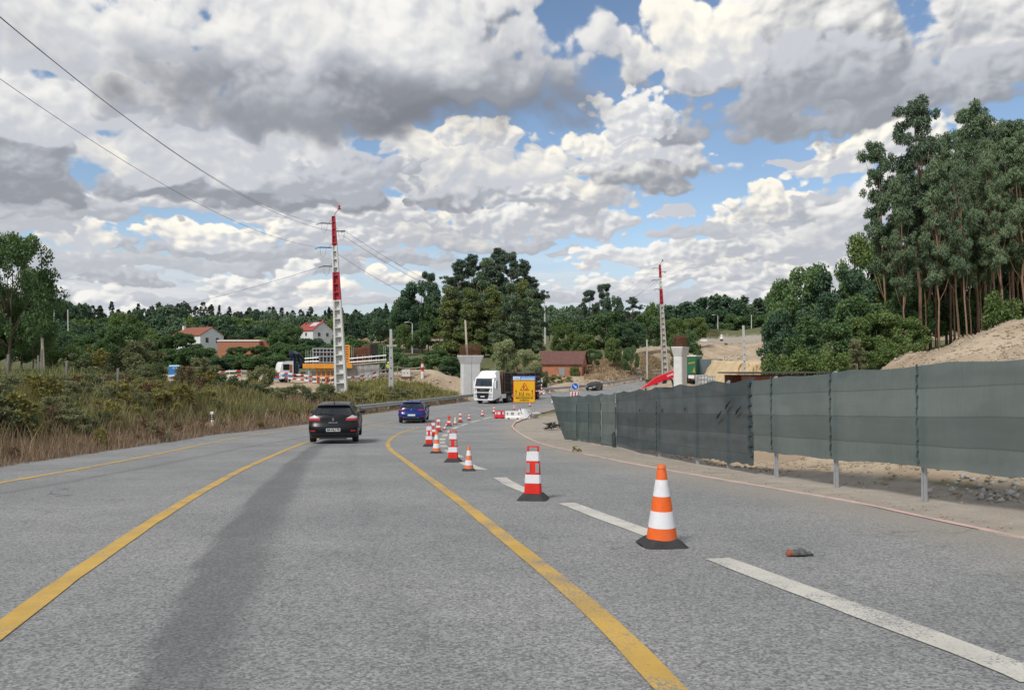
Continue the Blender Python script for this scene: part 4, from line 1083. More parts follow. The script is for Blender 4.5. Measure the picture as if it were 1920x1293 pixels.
mb = MB(); mb.box(-6.6, -5.8, -1.2, -.4, E, zo(614.5, 240) + .7); mb.build('chimney', whitewall, r1)
hp2 = P(455, 668, 215); hp2.z = H(hp2.x, hp2.y)
t = thing('brick_building', 'long unfinished orange block building beside the white house', 'building', hp2, math.radians(-3))
zt = P(455, 638, 215).z - hp2.z
nx = 12
for i in range(nx):
    a = -5.8 + 11.6 * i / nx; mb = MB(); mb.box(a + .004, a + 11.6 / nx - .004, -3 + .012 * (i % 2), 3, -1, zt - .35); mb.build('wall_bay', brick_o, t)
mb = MB(); mb.box(-6.0, 6.0, -3.2, 3.2, zt - .35, zt); mb.build('roof_slab', whitep, t, bevel=.03)
mb = MB(); mb.add([(-6, -3.15, zt + .01), (6, -3.15, zt + .01), (6, 3.2, zt + .35), (-6, 3.2, zt + .35)], [(0, 1, 2, 3)]); mb.build('roof', brick_o, t)
mb = MB(); mb.box(5.8, 8.4, -1.5, 3, -1, zt - .5); mb.build('annex', mat('dark_block', (.30, .10, .055), .9, .2, 2), t)
hp3 = P(590, 640, 300); hp3.z = H(hp3.x, hp3.y)
h3, r3 = gable_house('white house with solar panels on its red roof left of the near banded pole', hp3, math.radians(-40), 11, 9.5, P(0, 620, 300).z - hp3.z, P(0, 604, 300).z - hp3.z, whitewall, mat('red_roof', (.33, .07, .06), .8, .2, 2))
e3 = P(0, 620, 300).z - hp3.z; q3 = P(0, 604, 300).z - hp3.z
for y0 in (-2.6, 1.2): window(h3, y0, y0 + 1.3, 5.5, e3 - 2.4, e3 - .8, nrm=1, ax='x')
for x0 in (-3, 0.5): window(h3, x0, x0 + 1.3, -4.75, e3 - 2.2, e3 - .8)
for k in range(2):
    mb = MB(); x0 = .6 + k * 2.0; sl = (q3 - e3) / 4.75
    vs = [(x0, -2.9, q3 - 2.9 * sl + .34), (x0 + 1.8, -2.9, q3 - 2.9 * sl + .34), (x0 + 1.8, -.9, q3 - .9 * sl + .34), (x0, -.9, q3 - .9 * sl + .34)]
    mb.loft([[Vector(v) for v in vs], [Vector(v) + Vector((0, 0, .08)) for v in vs]]); mb.build('solar_panel', mat('solar_glass', (.55, .58, .62), .25, .1, 2), r3)
mb = MB(); mb.box(2.9, 3.6, 1.2, 1.9, q3 - 1.2, q3 + 1.0); mb.build('chimney', brick_o, r3)
hp4 = P(818, 640, 240); hp4.z = H(hp4.x, hp4.y)
h4, r4 = gable_house('low house with a pinkish red roof at the edge of the eucalyptus clump', hp4, math.radians(6), 8.5, 6, P(0, 632, 240).z - hp4.z, P(0, 619, 240).z - hp4.z, mat('beige_wall', (.46, .43, .36), .9, .1, 1), mat('pink_roof', (.30, .10, .095), .85, .25, 2))
window(h4, -2.5, -1.4, -3.0, .8, 2.0)
hp5 = P(745, 641, 260); hp5.z = H(hp5.x, hp5.y)
h5, r5 = gable_house('long low shed with a brown tiled roof behind the scaffold', hp5, math.radians(2), 18, 6, 1.3, 2.6, mat('beige_wall', (.46, .43, .36)), mat('brown_roof', (.30, .20, .14), .9, .25, 2), 'shed', 'shed')
hp6 = P(58, 646, 170); hp6.z = H(hp6.x, hp6.y)
h6, r6 = gable_house('small white house with a brown roof glimpsed under the big leafy tree', hp6, math.radians(-25), 7.5, 5, P(0, 637, 170).z - hp6.z, P(0, 626, 170).z - hp6.z, whitewall, mat('brown_tile', (.22, .12, .09), .9, .25, 2))
window(h6, -1.5, -.4, -2.5, .6, 1.6)
hp7 = P(108, 640, 215); hp7.z = H(hp7.x, hp7.y)
h7, r7 = gable_house('tiny white shed roof among the hill trees right of the small white house', hp7, math.radians(10), 8, 4, 1.9, 2.8, whitewall, whitep, 'shed', 'shed')
# red-roofed brick barn
hp8 = P(1055, 701, 150); hp8.z = H(hp8.x, hp8.y)
wz8 = lambda py: P(1055, py, 150).z - hp8.z
barn, rb8 = gable_house('old orange brick barn with a dark red tiled roof and grey door', hp8, math.radians(-16), 8.6, 5.6, wz8(681), wz8(659.5), brick_o, mat('dark_tile', (.15, .075, .065), .95, .25, 2.5, dirt=(.10, .06, .055), dirt_amt=.5), 'barn', 'barn')
mb = MB(); mb.box(-.1, 1.0, -2.85, -2.79, -.2, wz8(688.5)); mb.build('door', mat('grey_door', (.26, .28, .30), .6, .1, 3), barn)
mb = MB(); mb.box(4.295, 4.33, -1.0, .1, 0, 1.7); mb.build('side_door', mat('dark_plywood', (.045, .042, .05)), barn)
# rusty shed behind the fence, roof of corrugated sheets
ps = P(1425, 785, 37); ps.z = H(ps.x, ps.y) - .3
t = thing('site_shed', 'low rusty corrugated shed peeping over the net fence below the sand cut', 'shed', ps, math.radians(4))
zr = P(1425, 699, 37).z - ps.z
shm = mat('rusty_sheet', (.20, .075, .05), .7, .35, 1.5, dirt=(.33, .34, .35), dirt_amt=.75)
for i in range(7):
    a = -1.35 + 4.0 * i / 7; mb = MB(); pr = []
    for k in range(9): pr.append((a + 4.0 / 7 * k / 8, -1.2 + (.018 if k % 2 else -.018)))
    mb.loft([[(x, y, z) for x, y in pr] + [(x, y + .02, z) for x, y in reversed(pr)] for z in (0, zr - .12)])
    mb.build('wall_sheet', shm, t)
for i in range(6):
    a = -1.6 + 4.6 * i / 6; mb = MB(); pr = []
    for k in range(13): pr.append((a + 4.6 / 6 * k / 12, (.025 if k % 2 else -.025)))
    mb.loft([[(x, y, zr + z + .002 * i) for x, z in pr] + [(x, y, zr + z + .015 + .002 * i) for x, z in reversed(pr)] for y in (-1.45, 1.4)])
    mb.build('roof_sheet', mat('dark_sheet', (.055, .05, .05), .7, .3, 2), t)
mb = MB(); mb.box(-1.3, 2.6, 1.1, 1.2, 0, zr - .1); mb.build('back_wall', shm, t)
# yellow sand cut face: a steep ridged bank
t_m = mat('sand_face', (.56, .44, .27), .95, .22, .9, bump=.7, dirt=(.44, .31, .18), dirt_amt=.5, bscale=3)
nu, nv = 90, 36
vs = []
xa, xb = P(1340, 700, 108).x, P(1475, 700, 108).x
zb_, zt0 = P(1400, 745, 108).z, P(1400, 678, 108).z
for j in range(nv + 1):
    t_ = j / nv
    for i in range(nu + 1):
        s = i / nu; x = xa + (xb - xa) * s
        zt_ = zt0 * 1.0 - max(0, (.30 - s)) * 14.0 * (1 if s < .3 else 0) - .25 * abs(math.sin(s * 9))
        z = zb_ + (zt_ - zb_) * min(1, t_ / .8)
        y = 104 + 1.6 * t_ + 2.2 * abs(math.sin(s * 5.0)) * (1 - s) + float(fbm(np.array(s * 22), np.array(t_ * 5.0), 4)) * (1.9 - 1.2 * s) + (0 if t_ < .8 else (t_ - .8) / .2 * 14) - (s < .3) * (.3 - s) * 6
        if t_ > .8: z += (t_ - .8) / .2 * .25 + float(fbm(np.array(s * 9), np.array(t_ * 9.), 3)) * .4
        vs.append((x, y, z + float(fbm(np.array(s * 14 + 5), np.array(t_ * 8.), 3)) * .35))
mb = MB(); mb.add(vs, [(j * (nu + 1) + i, j * (nu + 1) + i + 1, (j + 1) * (nu + 1) + i + 1, (j + 1) * (nu + 1) + i) for j in range(nv) for i in range(nu)])
tag(mb.build('sand_terrain', t_m, smooth=60), kind='structure')
# far road platform is part of the terrain; kerb blocks and the small timber rail by the far pole
t = thing('timber_rail', 'low grey timber rail beside the far banded pole', 'fence', (P(1228, 662, 164)))
t.location.z = H(t.location.x, t.location.y)
for k in range(3):
    mb = MB(); mb.box(-1.9 + k * 1.8, -1.75 + k * 1.8, -.07, .07, -.3, 1.7); mb.build('post', woodg, t)
for z in (.7, 1.4):
    mb = MB(); mb.box(-1.9, 1.85, -.11, -.07, z, z + .16); mb.build('rail', woodg, t)

# ============================================================ vehicles
tyre = mat('tyre_rubber', (.02, .02, .022), .8, .2, 10)
rim_m = mat('alloy_rim', (.45, .46, .47), .35, .1, 5, metal=.7)
plate_w = mat('plate_white', (.72, .72, .70), .5, .05, 5)
plate_b = mat('plate_blue', (.03, .07, .35), .5, .05, 5)
letter = mat('dark_letter', (.03, .03, .035), .6, .05, 5)
red_l = mat('red_lamp', (.42, .012, .03), .18, .12, 8, coat=.6)
clear_l = mat('clear_lamp', (.50, .47, .48), .15, .1, 8, coat=.5)
chrome = mat('chrome', (.80, .81, .83), .12, .03, 5, metal=.9)
plastic = mat('black_plastic', (.022, .022, .024), .6, .15, 6)
def wheel(t, x, y, r, w, rim=True, m_rim=None):
    """axle along x"""
    wh = bpy.data.objects.new('wheel', None); COL.objects.link(wh); wh.parent = t; wh.location = (x, y, r)
    mb = MB(); n = 22; rings = []
    for xx, rr in ((-w / 2, r * .70), (-w / 2, r * .93), (-w * .36, r), (w * .36, r), (w / 2, r * .93), (w / 2, r * .70)):
        rings.append([(xx, rr * math.cos(2 * math.pi * k / n), rr * math.sin(2 * math.pi * k / n)) for k in range(n)])
    mb.loft(rings); mb.build('tyre', tyre, wh, smooth=40)
    s = 1 if x > 0 else -1
    mb = MB(); mb.disc((s * w * .30, 0, 0), (s, 0, 0), r * .69, r * .66, w * .19, n)
    for k in range(5):
        a = 2 * math.pi * k / 5; mb.tube([(s * w * .5, .12 * r * math.cos(a), .12 * r * math.sin(a)), (s * w * .51, .62 * r * math.cos(a), .62 * r * math.sin(a))], .07 * r, 4)
    mb.build('rim', m_rim or rim_m, wh)
    return wh
def arc(cy, r, z0, n=8):
    a0 = math.asin(max(-1, min(1, (z0 - .31) / r)))
    return [(cy - r * math.cos(a), .31 + r * math.sin(a)) for a in [a0 + (math.pi - 2 * a0) * k / n for k in range(n + 1)]]
class Hatch:
    """hatchback shell: side outline swept across the width. y = 0 at the tail, nose at +y"""
    def __init__(s, L=4.25, Hh=1.47, rear=None, wid=None):
        s.L = L; s.Hh = Hh
        s.rear = rear or [(.22, .20), (.06, .30), (.0, .46), (.0, .62), (.05, .70), (.085, .74), (.10, .90), (.15, 1.03), (.42, 1.335), (.33, 1.40), (.42, 1.435), (.9, Hh)]
        k = Hh / 1.47
        s.front = [(1.8, Hh), (2.25, Hh - .06), (3.05, 1.02), (3.75, .90), (L - .22, .78), (L - .04, .60), (L, .45), (L - .04, .28), (L - .16, .20)]
        s.wf, s.wr = L - .84, .78
        out = s.rear + s.front
        out += [(L - .46, .20)] + list(reversed(arc(s.wf, .37, .20))) + list(reversed(arc(s.wr, .37, .20)))
        s.out = out
        s.wid = wid or [(.15, .80), (.30, .865), (.60, .895), (.85, .89), (.98, .865), (1.10, .80), (1.35, .64), (1.47, .56)]
        s.us = [-1, -.985, -.94, -.86, -.7, -.45, -.2, 0, .2, .45, .7, .86, .94, .985, 1]
    def W(s, z): return float(np.interp(z, [a for a, b in s.wid], [b for a, b in s.wid]))
    def ins(s, u): u = abs(u); return .055 * u ** 4 + .05 * max(0, (u - .9) / .1) ** 2
    def pt(s, y, z, u, off=0.0):
        k = s.ins(u); yc = s.L / 2
        zz = z - (z - .7) * k * (.55 if z > 1.2 else 0)
        return Vector((u * (s.W(z) + off * (abs(u) > .98)), yc + (y - yc) * (1 - k * 1.1), zz))
    def ry(s, z):
        zs = [q[1] for q in s.rear[:9]]; ysr = [q[0] for q in s.rear[:9]]
        return float(np.interp(z, zs, ysr))
    def rp(s, u, z, off):
        p = s.pt(s.ry(z), z, u); n = Vector((u ** 5 * .9, -1, .15 + (.6 if z > 1.03 else 0))).normalized()
        return p + n * off
    def shell(s, t, m):
        mb = MB(); n = len(s.out)
        rings = [[s.pt(y, z, u) for y, z in s.out] for u in s.us]
        mb.loft(rings, cap=True)
        o = mb.build('body', m, t, smooth=38)
        return o
    def patch(s, t, name, m, u0, u1, z0, z1, off=.012, nu=10, nv=5, shape=None, thick=.02):
        mb = MB(); top = []; bot = []
        for j in range(nv + 1):
            for i in range(nu + 1):
                a, b_ = i / nu, j / nv
                zz = z0 + (z1 - z0) * b_; uu = u0 + (u1 - u0) * a
                if shape: uu, zz = shape(a, b_, uu, zz)
                top.append(s.rp(uu, zz, off)); bot.append(s.rp(uu, zz, off - thick))
        N = (nu + 1) * (nv + 1); q = lambda j, i: j * (nu + 1) + i
        fs = [(q(j, i), q(j, i + 1), q(j + 1, i + 1), q(j + 1, i)) for j in range(nv) for i in range(nu)]
        fs += [(q(0, i + 1), q(0, i), N + q(0, i), N + q(0, i + 1)) for i in range(nu)] + [(q(nv, i), q(nv, i + 1), N + q(nv, i + 1), N + q(nv, i)) for i in range(nu)]
        fs += [(q(j, 0), q(j + 1, 0), N + q(j + 1, 0), N + q(j, 0)) for j in range(nv)] + [(q(j + 1, nu), q(j, nu), N + q(j, nu), N + q(j + 1, nu)) for j in range(nv)]
        mb.add(top + bot, fs); return mb.build(name, m, t, smooth=40)
    def side(s, t, name, m, poly, sgn, off=.008):
        """polygon (y, z) on the flank"""
        mb = MB(); a = [s.pt(y, z, sgn) + Vector((sgn * off, 0, 0)) for y, z in poly]; b_ = [s.pt(y, z, sgn) - Vector((sgn * .03, 0, 0)) for y, z in poly]
        mb.loft([a, b_]); return mb.build(name, m, t)
def hatchback(label, pos, rz, paint, rear_lamps, text_badge, plate, spoiler=True):
    c = Hatch(); t = thing('parked_car' if False else 'car', label, 'car', pos, rz)
    c.shell(t, paint)
    g = c.patch(t, 'rear_window', glass_d, -.86, .86, 1.035, 1.325, .012, 14, 6, shape=lambda a, b, u, z: (u * (1 - .03 * b), z - .035 * (abs(u) ** 3) * (1 - b)))
    mb = MB(); mb.tube([c.rp(.02, 1.05, .02), c.rp(-.25, 1.075, .025), c.rp(-.62, 1.10, .025)], .013, 5); mb.build('wiper', plastic, g)
    c.patch(t, 'spoiler', paint, -.9, .9, 1.335, 1.337, .06, 10, 1, thick=.07)
    for s in (-1, 1):
        red, clr = rear_lamps
        lp = c.patch(t, 'tail_lamp', red_l, s * .52, s * .995, red[0], red[1], .018, 10, 3, shape=lambda a, b, u, z: (u, red[0] + (z - red[0]) * (.55 + .45 * a) + .03 * (1 - a) * b))
        if clr: c.patch(lp, 'reverse_lamp', clear_l, s * .56, s * .985, clr[0], clr[1], .017, 8, 3, shape=lambda a, b, u, z: (u, clr[0] + (z - clr[0]) * (.15 + .85 * min(1, max(0, 1.15 - abs(a - .62) * 2.0)))))
        c.patch(t, 'bumper_reflector', red_l, s * .72, s * .90, .455, .505, .014, 4, 2)
        for poly in ([(.62, 1.08), (1.5, 1.04), (1.5, 1.36), (.95, 1.355)], [(1.56, 1.04), (2.85, 1.02), (2.28, 1.34), (1.56, 1.36)]):
            c.side(t, 'side_window', glass_d, poly, s)
        c.side(t, 'door_line', plastic, [(1.53, .30), (1.545, .30), (1.545, 1.03), (1.53, 1.03)], s, .004)
        hd = c.side(t, 'door_handle', paint, [(1.62, .90), (1.85, .90), (1.85, .935), (1.62, .935)], s, .03)
        mb = MB(); b0 = c.pt(2.55, 1.02, s); rings = []
        for k, (dx, sc) in enumerate(((.02, .5), (.07, .95), (.16, 1), (.22, .6))):
            rings.append([b0 + Vector((s * dx, .02 + .09 * sc * math.cos(q), .02 + .085 * sc * math.sin(q))) for q in [2 * math.pi * i / 10 for i in range(10)]])
        mb.loft(rings); mb.build('wing_mirror', plastic, t, smooth=50)
        for y in (c.wr, c.wf): wheel(t, s * .775, y, .315, .215)
    c.patch(t, 'bumper_lower', plastic, -.90, .90, .24, .40, .010, 12, 3)
    pl = c.patch(t, 'number_plate', plate_w, -.30, .30, plate[1], plate[1] + .115, .022, 4, 1)
    c.patch(pl, 'plate_band', plate_b, -.30, -.262, plate[1], plate[1] + .115, .024, 1, 1)
    zc = plate[1] + .057
    if plate[0]: text_obj(plate[0], .115, letter, 'plate_number', pl, c.rp(.02, zc, .030), (math.pi / 2, 0, 0), .002, bold=.003)
    # badge: lozenge
    mb = MB(); ce = c.rp(0, text_badge[0], .028); w, h = .045, .068
    for o_, i_ in (((w, h), (w * .55, h * .62)),):
        O = [(-o_[0], 0), (0, o_[1]), (o_[0], 0), (0, -o_[1])]; I = [(-i_[0], 0), (0, i_[1]), (i_[0], 0), (0, -i_[1])]
        vs = [ce + Vector((a, -.012, b_)) for a, b_ in O] + [ce + Vector((a, -.012, b_)) for a, b_ in I] + [ce + Vector((a, .02, b_)) for a, b_ in O] + [ce + Vector((a, .02, b_)) for a, b_ in I]
        mb.add(vs, [(k, (k + 1) % 4, 4 + (k + 1) % 4, 4 + k) for k in range(4)] + [(8 + k, 12 + k, 12 + (k + 1) % 4, 8 + (k + 1) % 4) for k in range(4)] + [(k, 8 + k, 8 + (k + 1) % 4, (k + 1) % 4) for k in range(4)] + [(4 + k, 4 + (k + 1) % 4, 12 + (k + 1) % 4, 12 + k) for k in range(4)])
    mb.build('badge', chrome, t)
    if text_badge[1]: text_obj(text_badge[1], .06, chrome, 'model_lettering', t, c.rp(0, text_badge[0] - .12, .02), (math.pi / 2, 0, 0), .004, xs=1.35, bold=.002)
    mb = MB(); mb.tube([(0, .62, 1.45), (0, .5, 1.52), (0, .30, 1.80)], [.012, .007, .004], 5); mb.disc((0, .64, 1.44), (0, -.3, 1), .03, .02, .05, 8); mb.build('aerial', plastic, t)
    mb = MB(); mb.box(-.5, .5, .10, .22, .17, .27); mb.build('exhaust_box', plastic, t)
    return t, c
black_paint = mat('black_car_paint', (.004, .0045, .006), .26, .05, 3, spec=.40, coat=0)
blue_paint = mat('blue_car_paint', (.004, .024, .165), .16, .06, 3, spec=.4, coat=0)
pc = G(624, 832)
hatchback('black hatchback seen from behind in the middle lane', pc, math.radians(8.5), black_paint, ((.845, .93), (.93, 1.035)), (.89, 'MEGANE'), ('84·HU·70', .455))
pc = G(771, 793.5)
bl, bc = hatchback('blue hatchback seen from behind, farther down the road towards the lorry', pc, math.radians(1.5), blue_paint, ((.86, .95), None), (.91, ''), ('', .50))
bc.patch(bl, 'bumper_trim', chrome, -.66, .66, .385, .40, .02, 8, 1)
# dark saloon coming towards us, nose at local -y: turn a hatch round
pc = G(1107, 732.5)
dcar = thing('car', 'small dark green car driving towards the camera beside the far guardrail', 'car', pc, math.radians(180 - 24))
c = Hatch(L=4.1, Hh=1.42); c.shell(dcar, mat('dark_green_paint', (.006, .010, .011), .28, .05, 3, spec=.4, coat=.3)).location = (0, -4.1, 0)
holder = []
def fr(z): return float(np.interp(z, [.2, .28, .45, .60, .78], [c.L - .16, c.L - .04, c.L, c.L - .04, c.L - .22])) - 4.1
mb = MB(); W1, W0 = .60, .78
mb.add([(-W1, 2.27 - 4.1, 1.375), (W1, 2.27 - 4.1, 1.375), (W0, 3.02 - 4.1, 1.045), (-W0, 3.02 - 4.1, 1.045), (-W1, 2.2 - 4.1, 1.36), (W1, 2.2 - 4.1, 1.36), (W0, 2.95 - 4.1, 1.02), (-W0, 2.95 - 4.1, 1.02)], [(0, 1, 2, 3), (7, 6, 5, 4), (0, 4, 5, 1), (1, 5, 6, 2), (2, 6, 7, 3), (3, 7, 4, 0)])
mb.build('windscreen', glass_d, dcar)
for s in (-1, 1):
    mb = MB(); mb.box(s * .68 - .15, s * .68 + .15, fr(.68) - .10, fr(.68) + .01, .60, .72); mb.build('headlamp', clear_l, dcar, bevel=.02)
    mb = MB(); mb.box(s * .95 - .1, s * .95 + .1, 2.5 - 4.1, 2.62 - 4.1, .98, 1.12); mb.build('wing_mirror', plastic, dcar, bevel=.03)
    for y in (c.wr - 4.1, c.wf - 4.1): wheel(dcar, s * .76, y, .31, .2)
    for poly in ([(.62, 1.05), (1.5, 1.03), (1.5, 1.32), (.95, 1.31)], [(1.56, 1.03), (2.8, 1.01), (2.28, 1.30), (1.56, 1.32)]):
        c.side(dcar, 'side_window', glass_d, poly, s).location = (0, -4.1, 0)
mb = MB(); mb.box(-.26, .26, fr(.45) + .005, fr(.45) + .03, .40, .50); mb.build('number_plate', plate_w, dcar)
mb = MB(); mb.box(-.45, .45, fr(.62) - .05, fr(.62) + .02, .60, .68); mb.build('grille', plastic, dcar, bevel=.01)
mb = MB(); mb.box(-.6, .6, fr(.3) - .05, fr(.3) + .01, .24, .36); mb.build('lower_grille', plastic, dcar)
mb = MB(); mb.disc((0, fr(.64) + .02, .64), (0, 1, 0), .05, .05, .02, 10); mb.build('badge', chrome, dcar)

# ---- white articulated lorry carrying dark bundled timber; local nose towards -y
cab_w = mat('white_lorry_paint', (.78, .79, .80), .35, .04, 2, coat=.5, dirt=(.60, .60, .58), dirt_amt=.25)
pc = G(905, 757)
lorry = thing('lorry', 'white lorry coming towards the camera with a trailer of dark stacked timber', 'lorry', pc, math.radians(-25))
def cabring(y, z0, z1, w, c_=.12): return [(-w + c_, y, z0), (w - c_, y, z0), (w, y, z0 + c_), (w, y, z1 - c_), (w - c_, y, z1), (-w + c_, y, z1), (-w, y, z1 - c_), (-w, y, z0 + c_)]
mb = MB(); mb.loft([cabring(.10, .55, 1.65, 1.20), cabring(.02, .5, 1.6, 1.24), cabring(.35, .5, 2.95, 1.25), cabring(.6, .5, 3.05, 1.25), cabring(2.2, .6, 3.1, 1.25)])
mb = MB()
prf = [(.04, .42), (.0, .6), (.0, 1.05), (.04, 1.62), (.30, 2.72), (.50, 3.0), (.95, 3.12), (1.05, 3.42), (1.35, 3.68), (1.9, 3.78), (2.25, 3.78), (2.3, .8), (1.95, .75)]
us = [-1, -.97, -.88, -.6, 0, .6, .88, .97, 1]
def cpt(y, z, u):
    k = .04 * abs(u) ** 3 + (.05 if abs(u) == 1 else 0)
    w = 1.25 - (.22 * (z > 3.3)) - .02 * (z > 2.5)
    return (u * w, y + (2.3 - y) * k * 1.6, z - k * (.8 if z > 2.9 else 0))
mb.loft([[cpt(y, z, u) for y, z in prf] for u in us]); mb.build('cab', cab_w, lorry, smooth=40)
def fy(z): return float(np.interp(z, [.42, .6, 1.05, 1.62, 2.72, 3.0], [.04, 0, 0, .04, .30, .50]))
def fpatch(name, m, x0, x1, z0, z1, off=.02, x0t=None, x1t=None, parent=None, n=6):
    x0t = x0 if x0t is None else x0t; x1t = x1 if x1t is None else x1t
    mb = MB(); vs = []
    for k in range(n + 1):
        b_ = k / n; z = z0 + (z1 - z0) * b_
        for i in range(n + 1):
            x = (x0 + (x0t - x0) * b_) * (1 - i / n) + (x1 + (x1t - x1) * b_) * i / n
            vs.append((x, fy(z) + (2.3 - fy(z)) * .064 * abs(x / 1.25) ** 3 - off, z))
    nb = len(vs); vs += [(x, y + off + .02, z) for x, y, z in vs]
    q = lambda j, i: j * (n + 1) + i
    fs = [(q(j, i), q(j, i + 1), q(j + 1, i + 1), q(j + 1, i)) for j in range(n) for i in range(n)]
    rim = [q(0, i) for i in range(n + 1)] + [q(j, n) for j in range(1, n + 1)] + [q(n, i) for i in range(n - 1, -1, -1)] + [q(j, 0) for j in range(n - 1, 0, -1)]
    fs += [(rim[i], rim[(i + 1) % len(rim)], nb + rim[(i + 1) % len(rim)], nb + rim[i]) for i in range(len(rim))]
    mb.add(vs, fs); return mb.build(name, m, parent or lorry, smooth=40)
ws = fpatch('windscreen', mat('cab_glass', (.018, .03, .045), .08, .1, 2, spec=.8), -1.08, 1.08, 2.0, 2.86, .02, -1.0, 1.0)
fpatch('sun_visor', cab_w, -1.10, 1.10, 2.88, 3.0, .08)
fpatch('upper_grille', mat('grille_black', (.012, .013, .02), .45, .1, 4), -.74, .74, 1.38, 1.78, .025, -.90, .90)
fpatch('lower_grille', mat('grille_black', (.012, .013, .02)), -.62, .62, .58, 1.26, .025, -.86, .86)
fpatch('bumper', cab_w, -1.14, 1.14, .40, .52, .05)
text_obj('MAN', .22, chrome, 'badge_lettering', lorry, (0, fy(1.58) - .04, 1.58), (math.pi / 2, 0, 0), .01, xs=1.5, bold=.01)
pl = fpatch('number_plate', plate_w, -.26, .26, .78, .90, .04)
for s in (-1, 1):
    a, b_ = (.70, 1.10) if s > 0 else (-1.10, -.70)
    hl = fpatch('headlamp', mat('lorry_lamp', (.42, .44, .46), .15, .15, 9, coat=.6), a + .06 * (s > 0), b_ - .06 * (s < 0), .98, 1.22, .03)
    fpatch('fog_lamp', mat('lorry_lamp', (.42, .44, .46)), a, b_, .70, .82, .03)
    fpatch('corner_vent', plastic, s * 1.02 - .04, s * 1.02 + .04, 1.42, 1.80, .03)
    mb = MB(); mb.box(s * 1.36 - .10, s * 1.36 + .10, .42, .62, 1.75, 2.65); mm = mb.build('wing_mirror', cab_w, lorry, bevel=.05)
    mb = MB(); mb.tube([(s * 1.2, .45, 2.68), (s * 1.36, .5, 2.62)], .04, 5); mb.tube([(s * 1.2, .4, 1.8), (s * 1.36, .5, 1.85)], .04, 5); mb.build('mirror_bracket', plastic, mm)
    mb = MB(); mb.add([(s * 1.215, .55, 1.75), (s * 1.215, 1.3, 1.70), (s * 1.215, 1.3, 2.62), (s * 1.215, .62, 2.62), (s * 1.245, .55, 1.75), (s * 1.245, 1.3, 1.70), (s * 1.245, 1.3, 2.62), (s * 1.245, .62, 2.62)], [(0, 1, 2, 3), (7, 6, 5, 4), (0, 4, 5, 1), (1, 5, 6, 2), (2, 6, 7, 3), (3, 7, 4, 0)]); mb.build('side_window', glass_d, lorry)
    mb = MB(); mb.box(s * 1.22 - .03, s * 1.22 + .03, 2.35, 3.6, .55, 1.05); mb.build('side_skirt', cab_w, lorry, bevel=.03)
    mb = MB(); mb.box(s * 1.1 - .15, s * 1.1 + .15, .9, 1.9, .4, .55); mb.build('step', plastic, lorry)
    for y, w in ((1.35, .34), (4.1, .6), (10.5, .5), (11.8, .5), (13.1, .5)): wheel(lorry, s * 1.02, y, .50, w)
mb = MB(); mb.box(-.5, .5, 1.0, 14.0, .75, 1.0); mb.box(-1.2, 1.2, 2.9, 14.2, 1.12, 1.30); mb.build('trailer_frame', steel_d, lorry)
mb = MB(); mb.box(-1.2, 1.2, 2.75, 2.85, 1.1, 3.5); mb.build('headboard', rust, lorry)
for k in range(7):
    for s in (-1, 1):
        mb = MB(); mb.box(s * 1.22 - .04, s * 1.22 + .04, 3.1 + k * 1.8, 3.2 + k * 1.8, 1.1, 3.45); mb.build('stake', steel_d, lorry)
for s in (-1, 1):
    mb = MB(); mb.box(s * 1.1 - .04, s * 1.1 + .04, 5.4, 9.4, .55, .95); mb.build('underrun_guard', galv, lorry)
load = thing('timber_load', 'dark bundles of split timber stacked on the lorry trailer', 'timber', pc, math.radians(-25))
mb = MB(); r_ = random.Random(4)
for yy in range(6):
    for zz in range(9):
        for xx in range(7):
            y0 = 3.0 + yy * 1.85; x = -1.08 + xx * .36; z = 1.42 + zz * .245
            mb.tube([(x + r_.uniform(-.05, .05), y0 + r_.uniform(-.1, .1), z + r_.uniform(-.05, .05)), (x + r_.uniform(-.05, .05), y0 + 1.7 + r_.uniform(-.1, .1), z + r_.uniform(-.05, .05))], r_.uniform(.09, .16), 6, mi=r_.choice((0, 0, 1)))
tag(mb.build('log_stack', [mat('dark_bark', (.055, .04, .035), .95, .4, 6), mat('cut_wood', (.15, .115, .085), .9, .35, 6)], load), kind='stuff')
# ---- crane lorry on the abutment site
pc = P(519, 703, 99); pc.z = H(pc.x, pc.y)
cl = thing('crane_lorry', 'white and blue crane lorry parked behind the striped rail left of the scaffold', 'lorry', pc, math.radians(-58))
# local nose towards -y
mb = MB(); prf2 = [(.0, .55), (-.02, 1.3), (.22, 2.35), (.40, 2.62), (1.7, 2.75), (1.75, .7)]
mb.loft([[(u * 1.22, y + .05 * abs(u) ** 4, z) for y, z in prf2] for u in (-1, -.9, -.5, 0, .5, .9, 1)]); mb.build('cab', cab_w, cl, smooth=35)
blue_c = mat('sky_blue_paint', (.10, .30, .62), .4, .1, 3)
navy = mat('navy_steel', (.018, .025, .05), .45, .15, 4)
mb = MB(); mb.box(-1.0, 1.0, -.06, .05, 1.45, 2.2, M=Matrix.Translation((0, .12, 0)) @ Matrix.Rotation(math.radians(-13), 4, 'X') @ Matrix.Translation((0, .32, 0))); mb.build('windscreen', mat('painted_reflection_glass', (.35, .38, .36), .1, .3, 3), cl)  # windscreen: reflection put into the pale base colour of the glass
mb = MB(); mb.box(-1.05, 1.05, -.08, .0, .75, 1.30); mb.build('grille', steel_d, cl, bevel=.03)
mb = MB(); mb.box(-1.2, 1.2, -.12, .3, .35, .62); mb.build('bumper', blue_c, cl, bevel=.04)
